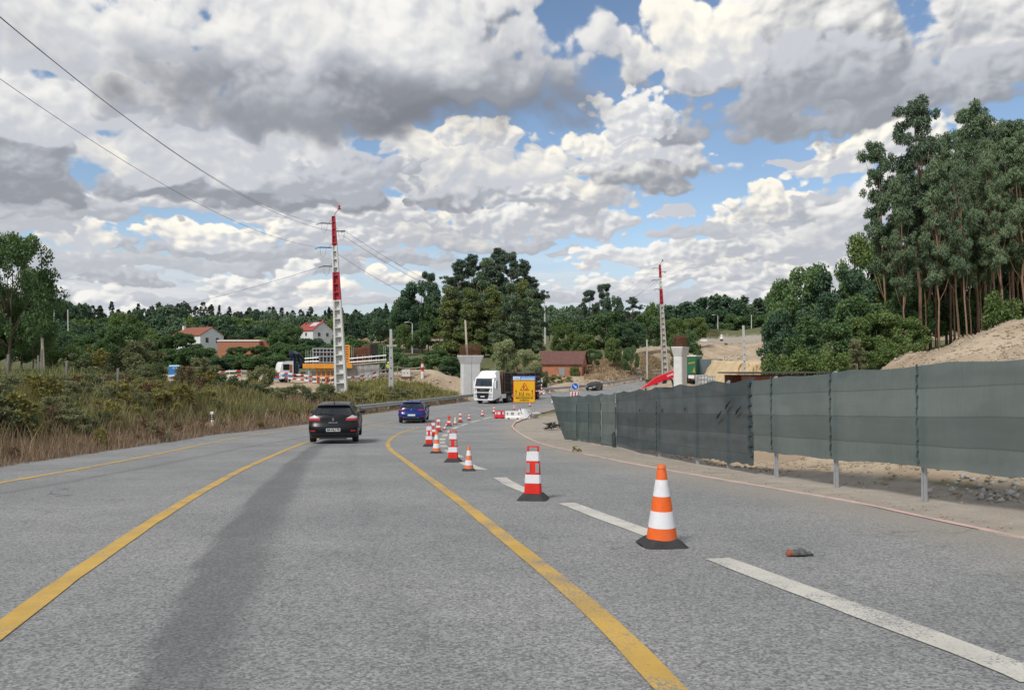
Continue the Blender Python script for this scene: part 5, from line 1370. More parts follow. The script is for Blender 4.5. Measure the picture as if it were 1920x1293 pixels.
for s in (-1, 1):
    mb = MB(); mb.box(s * 1.23 - .02, s * 1.23 + .02, .45, 1.25, 1.6, 2.35); mb.build('side_window', glass_d, cl)
    mb = MB(); mb.box(s * 1.22 - .05, s * 1.22 + .05, .35, 1.75, .75, 1.25); mb.build('mudguard', blue_c, cl, bevel=.04)
    mb = MB(); mb.box(s * 1.235 - .015, s * 1.235 + .015, 1.3, 1.6, 1.3, 2.3); mb.build('painted_flame', mat('flame_brown', (.35, .12, .05), .5, .4, 6), cl)
    for y in (1.0, 4.6, 5.9): wheel(cl, s * 1.0, y, .50, .4)
mb = MB(); mb.box(-.5, .5, .4, 8.5, .7, .95); mb.box(-1.2, 1.2, 3.4, 8.6, 1.1, 1.3); mb.build('chassis', navy, cl)
mb = MB(); mb.box(-1.15, 1.15, 1.95, 2.45, .9, 2.3); mb.build('crane_base', navy, cl, bevel=.04)
mb = MB(); mb.box(-1.0, -.2, 1.9, 2.4, 1.9, 2.6); mb.box(.2, 1.0, 2.3, 2.6, 1.4, 2.3); mb.build('oil_tank', blue_c, cl, bevel=.03)
mb = MB(); mb.tube([(0, 2.2, 2.2), (0, 2.2, 3.3), (.5, 1.6, 3.9), (.9, 2.4, 3.7), (.6, 3.2, 3.0), (.4, 2.9, 2.0)], [.28, .26, .22, .22, .20, .16], 6); mb.tube([(-.35, 2.2, 2.4), (-.3, 1.7, 3.7), (.2, 2.5, 3.6), (.3, 3.0, 2.4)], .17, 6); mb.tube([(-.6, 2.3, 2.2), (-.7, 2.0, 3.4), (-.2, 2.6, 3.3)], .15, 6); mb.build('crane_boom', navy, cl)
mb = MB(); mb.box(-1.1, 1.1, .5, .8, 2.72, 2.84); mb.build('light_bar', plastic, cl)
# ---- green box lorry behind the right pier
pc = P(1294, 736, 120); pc.z = H(pc.x, pc.y) + .1
gl = thing('box_lorry', 'green box lorry with a white front edge parked behind the right pier', 'lorry', pc, math.radians(-24))
green_b = mat('green_box_paint', (.018, .13, .062), .5, .12, 1.5)
mb = MB(); mb.box(-.95, .85, .2, 5, 1.5, 4.2); mb.build('box', green_b, gl, bevel=.03)
mb = MB(); mb.box(-1.0, .9, .12, 5.05, 4.2, 4.4); mb.build('box_roof', whitep, gl)
mb = MB(); mb.box(-1.15, -.95, .0, 5, 1.55, 4.25); mb.build('front_edge', mat('bright_green', (.03, .22, .12), .5, .2, 2), gl)
mb = MB(); mb.add([(.3, .17, 1.8), (.8, .17, 1.7), (.65, .17, 2.6)], [(0, 1, 2)]); mb.add([(-.3, .17, 3.0), (.7, .17, 3.15), (.7, .17, 3.4), (-.3, .17, 3.25)], [(0, 1, 2, 3)]); mb.build('emblem', mat('mustard_print', (.35, .25, .05), .6, .1, 3), gl)
mb = MB(); mb.box(-1.0, 1.0, .1, 5, .9, 1.45); mb.build('chassis', steel_d, gl)
mb = MB(); mb.box(-.2, .7, -.3, .1, .8, 1.3); mb.build('tool_box', whitep, gl, bevel=.03)
for s in (-1, 1):
    for y in (.9, 2.1, 4.3): wheel(gl, s * 1.0, y, .5, .4)
# ---- red low-loader ramp pointing down to the left
DR = 97.0
pc = P(1240, 716, DR)
rm = thing('loader_ramp', 'bright red sloping machine boom with white lettering between fence top and right pier', 'machine', pc)
a, b_ = P(1203, 729, DR) - pc, P(1272, 704.5, DR) - pc
redm = mat('bright_red_paint', (.62, .012, .03), .4, .08, 3, coat=.3)
dv = (b_ - a).normalized(); up = Vector((-dv.z, 0, dv.x))
mb = MB(); pr = [a, b_, b_ + up * .85, a + dv * 2.2 + up * .75, a + dv * .3 + up * .12]
mb.loft([[p + Vector((0, 0, 0)) for p in pr], [p + Vector((0, 1.0, 0)) for p in pr]]); mb.build('boom', redm, rm, bevel=.03)
text_obj('LANE', .34, whitep, 'boom_lettering', rm, b_ - dv * .95 + up * .45 + Vector((0, -.012, 0)), (math.pi / 2, -math.atan2(dv.z, dv.x), 0), .004, bold=.01)
mb = MB(); mb.tube([b_ + Vector((-1.9, .5, -.95)), b_ + Vector((-1.2, .5, -.35)), b_ + Vector((-.7, .5, -.5)), b_ + Vector((-.2, .5, -2.6))], .13, 6); mb.tube([a + Vector((.6, .5, .1)), a + Vector((.7, .5, -1.6))], .10, 6); mb.build('support_arm', steel_d, rm)
gz = H(pc.x + b_.x, pc.y) - pc.z
mb = MB(); mb.box(b_.x - 2.2, b_.x + .4, .1, 1.3, gz + .4, min(-1.6, gz + 1.4)); mb.build('track_frame', steel_d, rm, bevel=.05)
mb = MB(); mb.box(b_.x - 2.5, b_.x + .6, .0, .35, gz, gz + .55); mb.box(b_.x - 2.5, b_.x + .6, 1.05, 1.4, gz, gz + .55); mb.build('track', plastic, rm, bevel=.12)
mb = MB(); mb.disc(b_ + Vector((-1.7, .1, -.72)), (0, -1, 0), .26, .26, .14, 10); mb.build('roller', plastic, rm)
# ---- caged white tanks and grey panel
pc = P(1315, 734, 96); pc.z = H(pc.x, pc.y)
ib = thing('caged_tank', 'white caged liquid tank standing behind the fence right of the green lorry', 'tank', pc, math.radians(8))
zt = P(1315, 702, 96).z - pc.z
mb = MB(); mb.box(-.62, .52, -.5, .5, .35, zt - .06); mb.build('tank', mat('milky_plastic', (.66, .68, .70), .5, .06, 2), ib, bevel=.08)
for i in range(4):
    mb = MB(); x = -.66 + i * .41; mb.box(x - .03, x + .03, -.57, -.52, 0, zt); mb.build('cage_bar', galv, ib)
for i in range(4):
    mb = MB(); z = .3 + i * (zt - .35) / 3; mb.box(-.68, .60, -.60, -.57, z, z + .06); mb.build('cage_bar', galv, ib)
mb = MB(); mb.box(-.66, .56, -.52, .52, 0, .28); mb.build('pallet', galv, ib)
ib2 = copy_tree(ib, label='second caged tank with a dark side, nearer the sand cut than the first one'); ib2.location = P(1331, 734, 97); ib2.location.z = H(ib2.location.x, ib2.location.y); ib2.scale = (.8, 1, 1)
pc = P(1324, 716, 122); pc.z = H(pc.x, pc.y)
gpn = thing('grey_container', 'plain blue-grey container panel standing before the dirt heap', 'container', pc, math.radians(-12))
z0 = P(1324, 694, 122).z - pc.z; z1 = P(1324, 673, 122).z - pc.z
mb = MB(); mb.box(-1.6, 2.4, -.02, 2.2, 0.1, z1); mb.build('body', mat('blue_grey_sheet', (.13, .165, .19), .6, .06, 1), gpn, bevel=.03)
for i in range(9):
    mb = MB(); x = -1.5 + i * .48; mb.box(x, x + .2, -.05, -.022, .2, z1 - .1); mb.build('rib', mat('blue_grey_sheet', (.13, .165, .19)), gpn)
# ---- rusty excavator arm on the heap
pc = P(1362, 655, 196)
ex = thing('excavator_arm', 'rusty red excavator arm showing above the dirt heap', 'excavator', pc); z_ = H(pc.x, pc.y) - pc.z
mb = MB(); mb.tube([(-.05, 0, z_ - .5), (.0, 0, .2), (.1, 0, .9)], [.32, .28, .18], 6); mb.build('stick', mat('rust_red', (.30, .10, .06), .8, .3, 2), ex)
mb = MB(); mb.tube([(.1, 0, .2), (.7, 0, .0), (1.9, .3, .55)], [.2, .22, .2], 6); mb.build('boom', mat('rust_red', (.30, .10, .06)), ex)
mb = MB(); mb.prism([(-.5, -.3), (.1, -.45), (.3, .1), (-.2, .25)], 'y', -.4, .4); bk = mb.build('bucket', rust, ex); bk.location = (-.05, 0, z_ + .3)
# ---- blue toilet cabin
pc = P(328, 716, 92); pc.z = min(H(pc.x, pc.y), pc.z)
tc = thing('toilet_cabin', 'blue portable toilet cabin with a white swoosh behind the bushes', 'toilet cabin', pc, math.radians(12))
bl_t = mat('toilet_blue', (.045, .21, .56), .5, .08, 2)
hh = P(328, 685, 92).z - pc.z
mb = MB(); mb.box(-.58, .58, -.58, .58, 0, hh - .12); mb.build('body', bl_t, tc, bevel=.05)
mb = MB(); mb.loft([[(-.62, -.62, hh - .14), (.62, -.62, hh - .14), (.62, .62, hh - .14), (-.62, .62, hh - .14)], [(-.5, -.5, hh + .06), (.5, -.5, hh + .06), (.5, .5, hh + .06), (-.5, .5, hh + .06)]]); mb.build('roof', mat('toilet_roof', (.32, .52, .70), .5, .05, 2), tc, bevel=.03)
mb = MB(); mb.prism([(-.18, hh - .3), (.42, hh - .28), (.22, hh - .75), (.16, hh - 1.1), (.06, hh - .7), (-.05, hh - .5)], 'y', -.60, -.585); mb.build('swoosh', whitep, tc)
mb = MB(); mb.box(-.42, .42, -.61, -.582, .1, hh - .35); mb.build('door', bl_t, tc, bevel=.01)
# ---- white marker on the far platform, and small blocks beside
pc = P(1353, 640, 226); pc.z = H(pc.x, pc.y)
wm = thing('white_buoy', 'small white rounded marker standing on the far road platform', 'marker', pc)
z1 = P(1353, 627, 226).z - pc.z
mb = MB(); mb.disc((0, 0, -.1), (0, 0, 1), .42, .36, z1 * .5, 12); mb.build('base', plastic, wm)
mb = MB(); mb.loft([[(r * math.cos(2 * math.pi * k / 12), r * math.sin(2 * math.pi * k / 12), z) for k in range(12)] for z, r in ((z1 * .25, .36), (z1 * .45, .46), (z1 * .6, .36), (z1 * .66, .24), (z1 * .8, .36), (z1 * .95, .30), (z1, .1))]); mb.build('drum', whitep, wm, smooth=50)
pc = P(1318, 640, 224); pc.z = H(pc.x, pc.y)
t = thing('concrete_kerb_block', 'pale low concrete barrier block at the left end of the far platform', 'block', pc)
mb = MB(); mb.prism([(-.35, -.2), (.35, -.2), (.15, .7), (-.15, .7)], 'x', -1.5, 1.2); mb.build('barrier', concw, t, bevel=.03)

# ============================================================ cones and delineators
def orange_mat(n, c): return mat(n, c, .55, .14, 7, dirt=tuple(q * .55 + .09 for q in c), dirt_amt=.6)
or1 = orange_mat('orange_plastic', (.80, .135, .018)); or2 = orange_mat('faded_orange_plastic', (.74, .19, .07)); rd1 = orange_mat('cone_red', (.70, .022, .012)); yl1 = orange_mat('cone_yellow', (.72, .45, .06))
refl = mat('reflective_white', (.74, .74, .78), .4, .06, 8, dirt=(.52, .50, .48), dirt_amt=.45)
def cone(label, pos, h, m1, m2=None, w=None, rz=0.0, tilt=0.0, topm=None, detail=True):
    t = thing('traffic_cone', label, 'traffic cone', pos, rz, 'traffic cones along the broken white line')
    w = w or h * .54
    mb = MB(); bh = h * .095
    s1, s0 = w / 2, w / 2 * .68
    rng_ = lambda s_, z: [(s_ * a, s_ * b_, z) for a, b_ in ((-1, -.80), (-.80, -1), (.80, -1), (1, -.80), (1, .80), (.80, 1), (-.80, 1), (-1, .80))]
    mb.loft([rng_(s1, 0.0), rng_(s1, .012), rng_(s0, bh), rng_(s0 * .9, bh + .004)]); bs = mb.build('base', blackr, t)
    mb = MB(); mb.box(-w * .14, w * .14, -s1 - .003, -s1 * .8, .0, bh * .22); mb.box(-s1 - .003, -s1 * .8, -w * .14, w * .14, 0, bh * .22); mb.build('grip_slot', mat('slot_black', (.006, .006, .006), .9, .1, 5), bs)
    r0, r1 = h * .19, h * .045
    zb, zt = bh, h
    fr_ = [0, .155, .375, .575, .80, 1.0]
    ms = [m1, refl, m2 or m1, refl, m1] if True else 0
    sk = math.tan(tilt)
    R = lambda f, k=1.0: [((r0 + (r1 - r0) * f) * k * math.cos(2 * math.pi * q / 24) + sk * (zt - zb) * f, (r0 + (r1 - r0) * f) * k * math.sin(2 * math.pi * q / 24), zb + (zt - zb) * f) for q in range(24)]
    for i in range(5):
        k = 1.018 if ms[i] is refl else 1.0
        mb = MB()
        if i == 4: mb.loft([R(fr_[i]), R(.955), R(.955, 1.15), R(1.0, 1.0)])
        else: mb.loft([R(fr_[i], k), R(fr_[i + 1], k)])
        mb.build('sleeve' if ms[i] is not refl else 'reflective_band', ms[i], t, smooth=30)
    return t
def delineator(label, pos, h, rz=0.0, m=None, top_white=True, tilt=0.0, pale=False):
    t = thing('delineator', label, 'delineator', pos, rz, 'tall red delineators along the broken white line')
    m = m or rd1; w = h * .56; bh = h * .115
    s1, s0 = w / 2, w / 2 * .64
    rng_ = lambda s_, z: [(s_ * a, s_ * b_, z) for a, b_ in ((-1, -.80), (-.80, -1), (.80, -1), (1, -.80), (1, .80), (.80, 1), (-.80, 1), (-1, .80))]
    mb = MB(); mb.loft([rng_(s1, 0), rng_(s1, .012), rng_(s0, bh), rng_(s0 * .9, bh + .004)]); bs = mb.build('base', blackr, t)
    mb = MB(); mb.box(-w * .12, w * .14, -s1 - .003, -s1 * .8, 0, bh * .2); mb.build('grip_slot', mat('slot_black', (.006, .006, .006)), bs)
    hw0, hw1 = h * .165, h * .105; d0, d1 = h * .085, h * .03
    z0 = bh
    R = lambda f, k=0.0: [(sx * (hw0 + (hw1 - hw0) * f + k) * (1 if abs(q) < 1 else .8) + math.tan(tilt) * h * f, q * (d0 + (d1 - d0) * f + k) , z0 + (h - z0) * f) for sx, q in ((-1, -.45), (-1, -1), (1, -1), (1, -.45), (1, .45), (1, 1), (-1, 1), (-1, .45))]
    fr_ = [0, .22, .40, .685, .88, 1.0]; ms = [m, refl, m, refl if top_white else m, m]
    for i in range(4):
        mb = MB(); k = .003 if ms[i] is refl else 0; mb.loft([R(fr_[i], k), R(fr_[i + 1], k)]); mb.build('panel' if ms[i] is not refl else 'reflective_band', ms[i], t, bevel=.004)
    # handle with an opening
    a, b_ = R(.88), R(1.0); xw = hw1 + .004; zz0, zz1 = z0 + (h - z0) * .88, h; xo = math.tan(tilt) * h * .94
    mb = MB(); e = .025 * h
    mb.box(xo - xw, xo + xw, -d1, d1, zz1 - e, zz1); mb.box(xo - xw, xo - xw + e * 1.3, -d1, d1, zz0, zz1 - e); mb.box(xo + xw - e * 1.3, xo + xw, -d1, d1, zz0, zz1 - e); mb.build('handle', m, t, bevel=.004)
    gm = mat('slot_grey', (.30, .28, .28), .7, .1, 5)
    for s in (-1, 1):
        mb = MB(); zc0, zc1 = z0 + (h - z0) * .44, z0 + (h - z0) * .64; x = s * hw0 * .52 + math.tan(tilt) * h * .5; yy = -(d0 + (d1 - d0) * .5) - .012
        mb.box(x - .035 * h, x + .035 * h, yy, yy + .02, zc0, zc1); mb.build('slot', gm if not pale else refl, t, bevel=.004)
    return t
cones = [
 (1241, 1022, 147, or1, None, 'nearest orange cone, large in the foreground on the white dashes', 0.02, 0),
 (879, 882, 45.5, or2, None, 'faded orange cone on the white line behind the foreground red delineator', 0, 0),
 (818.5, 849, 41, or2, None, 'faded orange cone at the tip of the bend, overlapping a red delineator', 0.1, 0),
 (833, 805.5, 13, rd1, None, 'small red and white cone leaning over to the right on the bend', 0.1, .42),
 (853.5, 795, 14, yl1, None, 'only yellow cone, in the row on the bend', 0, 0),
 (879.5, 787.5, 13.5, rd1, None, 'small red cone just beyond the yellow cone and its red neighbour', 0, 0),
 (904.5, 780, 14, rd1, None, 'small red and white cone in front of the lorry nose', 0, 0),
 (926.5, 774.5, 14.5, rd1, None, 'small red and white cone standing against the red water barrier', 0, 0),
 (964, 767.5, 10, rd1, None, 'tiny cone under the left leg of the yellow sign', 0, 0),
 (993.5, 761.5, 10, rd1, None, 'tiny cone behind the right leg of the yellow sign', 0, 0),
 (1031, 738.5, 8.5, rd1, None, 'tiny cone in front of the far guardrail right of the yellow sign', 0, 0),
 (1129, 724.5, 8, rd1, None, 'tiny cone just behind the dark oncoming car', 0, 0),
 (1169.5, 719, 7.5, rd1, None, 'tiny cone midway along the far guardrail', 0, 0),
 (1202, 714, 7.5, rd1, None, 'tiny cone at the right-hand end of the far guardrail', 0, 0),
 (1070, 733, 7, rd1, None, 'tiny red cone half hidden behind the blue arrow sign', 0, 0)]
for px, py, hpx, m1, m2, lb, rz, tl in cones:
    p = G(px, py); cone(lb, p, hpx * p.y / FPX * 1.02, m1, m2, rz=rz + .12, tilt=tl)
dels = [
 (999.5, 936, 98, 'large red and white delineator second from the foreground', -.15, rd1, True, -.0),
 (849.5, 865.5, 58, 'red and white delineator in the middle of the row, right of the bend tip', 0, rd1, True, 0),
 (804.5, 836.5, 41, 'bright red delineator with white slots at the left tip of the bend', .1, rd1, True, 0),
 (813, 818, 28, 'red and white delineator peeping out behind the bright red one', .1, rd1, True, -.03),
 (822, 809.5, 26, 'red and white delineator standing alone just past the bend tip', 0, rd1, True, 0),
 (842, 798.5, 20.5, 'red-topped delineator between the leaning cone and the yellow cone', 0, rd1, False, 0),
 (863, 791.5, 18.5, 'red delineator with an orange patch right of the yellow cone', 0, rd1, True, 0)]
for px, py, hpx, lb, rz, m1, tw, tl in dels:
    p = G(px, py); delineator(lb, p, hpx * p.y / FPX * 1.02, rz, m1, tw, tl, pale=(px < 806))

# ============================================================ yellow works sign
p0 = G(983, 775); sg = thing('works_sign', 'yellow roadworks sign with blue header reading 21,5 Km MANTENHA-SE ATENTO on two legs', 'road sign', p0, math.radians(2))
ds = p0.y
k = ds / FPX
zz = lambda py: P(983, py, ds).z - p0.z
xx = lambda px: (px - 983) * k
sy = mat('sign_yellow', (.78, .43, .012), .5, .05, 2); sb_ = mat('sign_blue', (.10, .33, .75), .5, .05, 2); sr = mat('sign_red', (.60, .055, .01), .5, .05, 3)
mb = MB(); mb.box(xx(962), xx(1003.5), -.03, .03, zz(754.5), zz(713)); mb.build('panel', sr, sg, bevel=.03)
mb = MB(); mb.box(xx(963.2), xx(1002.5), -.042, -.0305, zz(753.6), zz(714)); face = mb.build('sign_face', sy, sg)
mb = MB(); mb.box(xx(961.5), xx(1003.8), -.035, .03, zz(712.6), zz(705)); hd = mb.build('header', sb_, sg, bevel=.01)
mb = MB(); mb.box(xx(962.5), xx(975), -.045, -.036, zz(712), zz(706)); mb.build('logo_plate', plate_w, hd)
mb = MB()
for a, b_, z in ((964.5, 966.5, 709), (967, 973.5, 709.3)): mb.box(xx(a), xx(b_), -.050, -.046, zz(z + .7), zz(z - .7))
mb.build('logo_print', mat('logo_blue', (.10, .22, .36), .6, .1, 4), hd)
r_ = random.Random(3); mb = MB(); x = 977
while x < 1001.5:
    w = r_.uniform(1.0, 1.8)
    if not 988.5 < x < 990: mb.box(xx(x), xx(min(x + w, 1002)), -.045, -.036, zz(711.9), zz(709.6))
    x += w + .35
x = 979
while x < 1000:
    w = r_.uniform(.7, 1.1); mb.box(xx(x), xx(x + w), -.043, -.036, zz(708), zz(707.1)); x += w + .3
tag(mb.build('header_lettering', plate_w, hd), kind='stuff')
red_s = mat('sign_red_print', (.62, .05, .012), .5, .05, 3)
cx_, cy0, cy1 = 983.3, 732.0, 716.5
def tri(sc, yy, m, nm):
    c = (cy0 + 2 * cy0 + 0) / 3; z0, z1 = zz(732.0), zz(716.6); zc = z0 + (z1 - z0) / 3
    pts = [(xx(974.3), z0), (xx(992.2), z0), (xx(983.3), z1)]
    pts = [(xx(983.3) + (a - xx(983.3)) * sc, zc + (b_ - zc) * sc) for a, b_ in pts]
    mb = MB(); mb.prism(pts, 'y', yy, yy + .006); return mb.build(nm, m, sg)
tw = tri(1.0, -.050, red_s, 'warning_triangle'); tri(.70, -.056, sy, 'triangle_face')
mb = MB(); pr = [(981, 723.2), (984, 723.2), (983.6, 724.6), (983.0, 725.0), (983.4, 729.6), (982.6, 729.6), (982.2, 726.8), (981.6, 729.6), (980.7, 729.6), (981.4, 725.2)]
mb.prism([(xx(a), zz(b_)) for a, b_ in pr], 'y', -.062, -.057); mb.prism([(xx(a), zz(b_)) for a, b_ in [(984.2, 730), (988.2, 730), (987.2, 727.9), (985.6, 728.6)]], 'y', -.062, -.057); mb.disc((xx(982.5), -.057, zz(722.6)), (0, -1, 0), .5 * k, .5 * k, .006, 8)
mb.build('digger_symbol', letter, sg)
dk = mat('sign_letter', (.075, .045, .015), .6, .05, 3)
text_obj('21,5', 7.4 * k, dk, 'distance_lettering', sg, (xx(977.7), -.048, zz(738.0)), (math.pi / 2, 0, 0), .003, xs=.80, bold=.012)
text_obj('Km', 6.2 * k, dk, 'distance_lettering', sg, (xx(990.2), -.048, zz(738.7)), (math.pi / 2, 0, 0), .003, xs=.90, bold=.004)
text_obj('MANTENHA-SE', 4.9 * k, dk, 'message_lettering', sg, (xx(983), -.048, zz(745.8)), (math.pi / 2, 0, 0), .003, xs=.98, bold=.006)
text_obj('ATENTO', 4.6 * k, dk, 'message_lettering', sg, (xx(983), -.048, zz(750.4)), (math.pi / 2, 0, 0), .003, xs=.98, bold=.006)
for px in (967.5, 998):
    mb = MB(); mb.prism([(xx(px - .6), zz(740.3)), (xx(px + .6), zz(740.3)), (xx(px + .6), zz(733.6)), (xx(px + 1.6), zz(733.6)), (xx(px), zz(729.6)), (xx(px - 1.6), zz(733.6)), (xx(px - .6), zz(733.6))], 'y', -.05, -.045); mb.build('arrow', dk, sg)
mb = MB(); mb.box(xx(963.6), xx(1002), -.05, -.045, zz(742.6), zz(742.1)); mb.build('dividing_line', dk, sg)
for px in (967.0, 999):
    mb = MB(); mb.box(xx(px) - .03, xx(px) + .03, .03, .09, -.1, zz(706)); mb.build('leg', galv, sg)
for py in (720, 747):
    mb = MB(); mb.box(xx(963), xx(1003), .03, .06, zz(py), zz(py - 1)); mb.build('back_rail', galv, sg)
# water barriers
def barrier(label, px0, px1, pyb, pyt, m, depth=.5, rz=0.0, notch=True, detail=True, group='water-filled barriers on the road'):
    p = G((px0 + px1) / 2, pyb); k = p.y / FPX; L = (px1 - px0) * k; h = (pyb - pyt) * k
    t = thing('water_barrier', label, 'barrier', p, rz, group)
    prof_ = [(-depth / 2, 0), (-depth / 2, h * .22), (-depth * .28, h * .40), (-depth * .22, h * .94), (-depth * .12, h), (depth * .12, h), (depth * .22, h * .94), (depth * .28, h * .40), (depth / 2, h * .22), (depth / 2, 0)]
    mb = MB(); mb.prism(prof_, 'x', -L / 2 + .02, L / 2 - .02); mb.build('body', m, t, bevel=.02)
    dm = mat('slot_grey', (.30, .28, .28)) if m is whitep else mat('slot_red', (.25, .015, .02), .7, .1, 4)
    for f in (-.28, .28):
        mb = MB(); mb.box(f * L - .07, f * L + .07, -depth / 2 - .006, -depth * .3, .0, h * .16); mb.build('forklift_slot', mat('slot_black', (.006, .006, .006)), t)
    for f in ((-.35, -.05, .35) if detail else (0,)):
        mb = MB(); w = .05 if abs(f) > .1 else .11; mb.box(f * L - w, f * L + w, -depth * .29, -depth * .20, h * .52, h * .88); mb.build('recess', dm if m is whitep else whitep, t, bevel=.01)
    return t
barrier('red plastic water barrier in front of the yellow sign', 926.5, 946, 784, 770, mat('barrier_red', (.55, .012, .03), .45, .1, 3), rz=.1)
barrier('white plastic water barrier directly below the yellow sign', 947, 977, 785, 770.5, whitep, rz=.0)
barrier('white water barrier peeping out at the left end of the net fence', 1034, 1046, 756, 745, whitep)
# crumpled white sheets and sandbags beside
p = G(991, 784); tarp = thing('sandbag_heap', 'heap of crumpled white sheeting and sandbags beside the white water barrier', 'sheeting', p); k = p.y / FPX
tm = mat('white_sheeting', (.70, .71, .73), .6, .10, 4, bump=.3)
r_ = random.Random(12)
for q in range(6):
    mb = MB(); n = 10; vs = []
    for j in range(n + 1):
        for i in range(n + 1):
            u, v = i / n, j / n
            vs.append((-.55 + q * .16 + u * .55 - .25 * v, -.25 + .12 * q * (1 - v) + .2 * v + .07 * math.sin(u * 9 + q), v * (.62 + .18 * r_.random()) * (1 - .35 * abs(u - .5)) + .02))
    mb.add(vs, [(j * (n + 1) + i, j * (n + 1) + i + 1, (j + 1) * (n + 1) + i + 1, (j + 1) * (n + 1) + i) for j in range(n) for i in range(n)]); mb.build('sheet', tm, tarp, smooth=60)
for q in range(3):
    mb = MB(); c0 = Vector((.25 + q * .17, .1 - q * .1, .14 + .12 * q))
    mb.loft([[c0 + Vector((x, (.20 * math.cos(a)) * s_, (.13 * math.sin(a)) * s_)) for a in [2 * math.pi * i / 10 for i in range(10)]] for x, s_ in ((-.36, .2), (-.28, .85), (0, 1.05), (.28, .9), (.36, .25))]); mb.build('sandbag', mat('grey_bag', (.42, .42, .42), .8, .2, 5), tarp, smooth=60)
mb = MB(); mb.tube([(-.62, -.1, .75), (-.55, -.12, .4), (-.25, -.2, .05)], .02, 5); mb.tube([(-.1, -.3, .05), (.3, -.15, .4), (.5, -.1, .5)], .025, 5); mb.build('strap', plastic, tarp)
# round sign backs and striped board behind
p = G(1010, 738); t = thing('round_sign_back', 'pale grey back of a rounded sign on a post beside the yellow sign', 'road sign', p); k = p.y / FPX
mb = MB(); mb.disc((0, 0, 1.9), (0, 1, 0), .62, .62, .03, 20); mb.build('disc', mat('sign_back', (.38, .44, .42), .5, .1, 3), t)
mb = MB(); mb.box(-.45, .3, .0, .03, .8, 1.3); mb.build('lower_plate', mat('sign_back_dark', (.20, .23, .24), .5, .1, 3), t)
mb = MB(); mb.tube([(0, .06, 0), (0, .06, 2.4)], .04, 6); mb.build('leg', galv, t)
p = G(1014.5, 738); t = thing('striped_board', 'narrow red and white striped board beside the rounded sign back', 'barrier board', p)
for i in range(6):
    mb = MB(); z = .25 + i * .26; mb.add([(-.14, 0, z), (.14, 0, z - .12), (.14, 0, z + .14), (-.14, 0, z + .26), (-.14, .03, z), (.14, .03, z - .12), (.14, .03, z + .14), (-.14, .03, z + .26)], [(0, 1, 2, 3), (7, 6, 5, 4), (0, 4, 5, 1), (1, 5, 6, 2), (2, 6, 7, 3), (3, 7, 4, 0)]); mb.build('stripe', redp if i % 2 else whitep, t)
br = mat('barrier_red', (.55, .012, .03))
for a, b_, m, lb in ((1003.5, 1009, br, 'red water barrier far behind the yellow sign, first of the short far row'), (1009.3, 1013, whitep, 'white water barrier second in the short far row behind the yellow sign'), (1013.3, 1017, br, 'red water barrier third in the short far row behind the yellow sign'), (1017.3, 1021.5, whitep, 'white water barrier last in the short far row behind the yellow sign')):
    barrier(lb, a, b_, 739.5, 731.5, m, .45, detail=False, group='short far row of barriers behind the yellow sign')
# blue arrow sign on its stand
p = P(1078, 745, 93); p.z = float(prof(93.0)); t = thing('arrow_sign', 'round blue sign with a white arrow pointing down left, above the net fence', 'road sign', p)
zc = P(1078, 724, 93).z - p.z; rr_ = 7.2 * 93 / FPX
mb = MB(); mb.disc((0, 0, zc), (0, -1, 0), rr_, rr_, .03, 28); mb.build('rim', whitep, t)
mb = MB(); mb.disc((0, -.03, zc), (0, -1, 0), rr_ * .90, rr_ * .90, .008, 28); mb.build('disc', mat('mandatory_blue', (.02, .12, .50), .45, .04, 3), t)
mb = MB(); pr = [(-.05, -.46), (.05, -.46), (.05, .10), (.20, .10), (0, .46), (-.20, .10), (-.05, .10)]
M = Matrix.Rotation(math.radians(-135), 2); q = [M @ Vector((a * rr_ * 1.55, b_ * rr_ * 1.45)) for a, b_ in pr]
mb.prism([(-v.x if False else v.x, v.y + zc) for v in q], 'y', -.050, -.0385); mb.build('arrow', whitep, t)
mb = MB(); mb.tube([(0, .05, 0), (0, .05, zc + .2)], .04, 6); mb.build('leg', galv, t)
mb = MB(); mb.box(-.55, .55, -.02, .01, zc - 1.5, zc - .62); mb.build('stand_panel', whitep, t)
for i in range(3):
    mb = MB(); x = -.36 + i * .36; mb.add([(x - .1, -.035, zc - 1.45), (x + .06, -.035, zc - 1.45), (x + .16, -.035, zc - .66), (x, -.035, zc - .66)], [(0, 1, 2, 3)]); mb.build('stripe', redp, t)
# roadside reflector post
p = G(404.5, 809); p.x -= .15; RP = p.copy(); t = thing('reflector_post', 'white roadside marker post with a black band in dry grass on the left verge', 'marker post', p)
hh = P(402, 771.5, p.y).z - p.z; R = lambda z, dx=0: [(-.075 + dx, -.05, z), (.075 + dx, -.05, z - (.05 if z > hh * .97 else 0)), (.06 + dx, .06, z), (-.06 + dx, .06, z)]
sk = lambda z: -.055 * z
mb = MB(); mb.loft([R(-.1), R(hh * .60, sk(hh * .6))]); mb.build('post', whitep, t, bevel=.01)
mb = MB(); mb.loft([R(hh * .601, sk(hh * .6)), R(hh * .865, sk(hh * .865))]); bb = mb.build('black_band', plastic, t)
mb = MB(); mb.loft([R(hh * .866, sk(hh * .866)), R(hh, sk(hh))]); mb.build('cap', whitep, t, bevel=.01)
for f in (.68, .80):
    mb = MB(); mb.disc((sk(hh * f), -.05, hh * f), (0, -1, 0), .035, .035, .012, 10); mb.build('reflector', refl, bb)
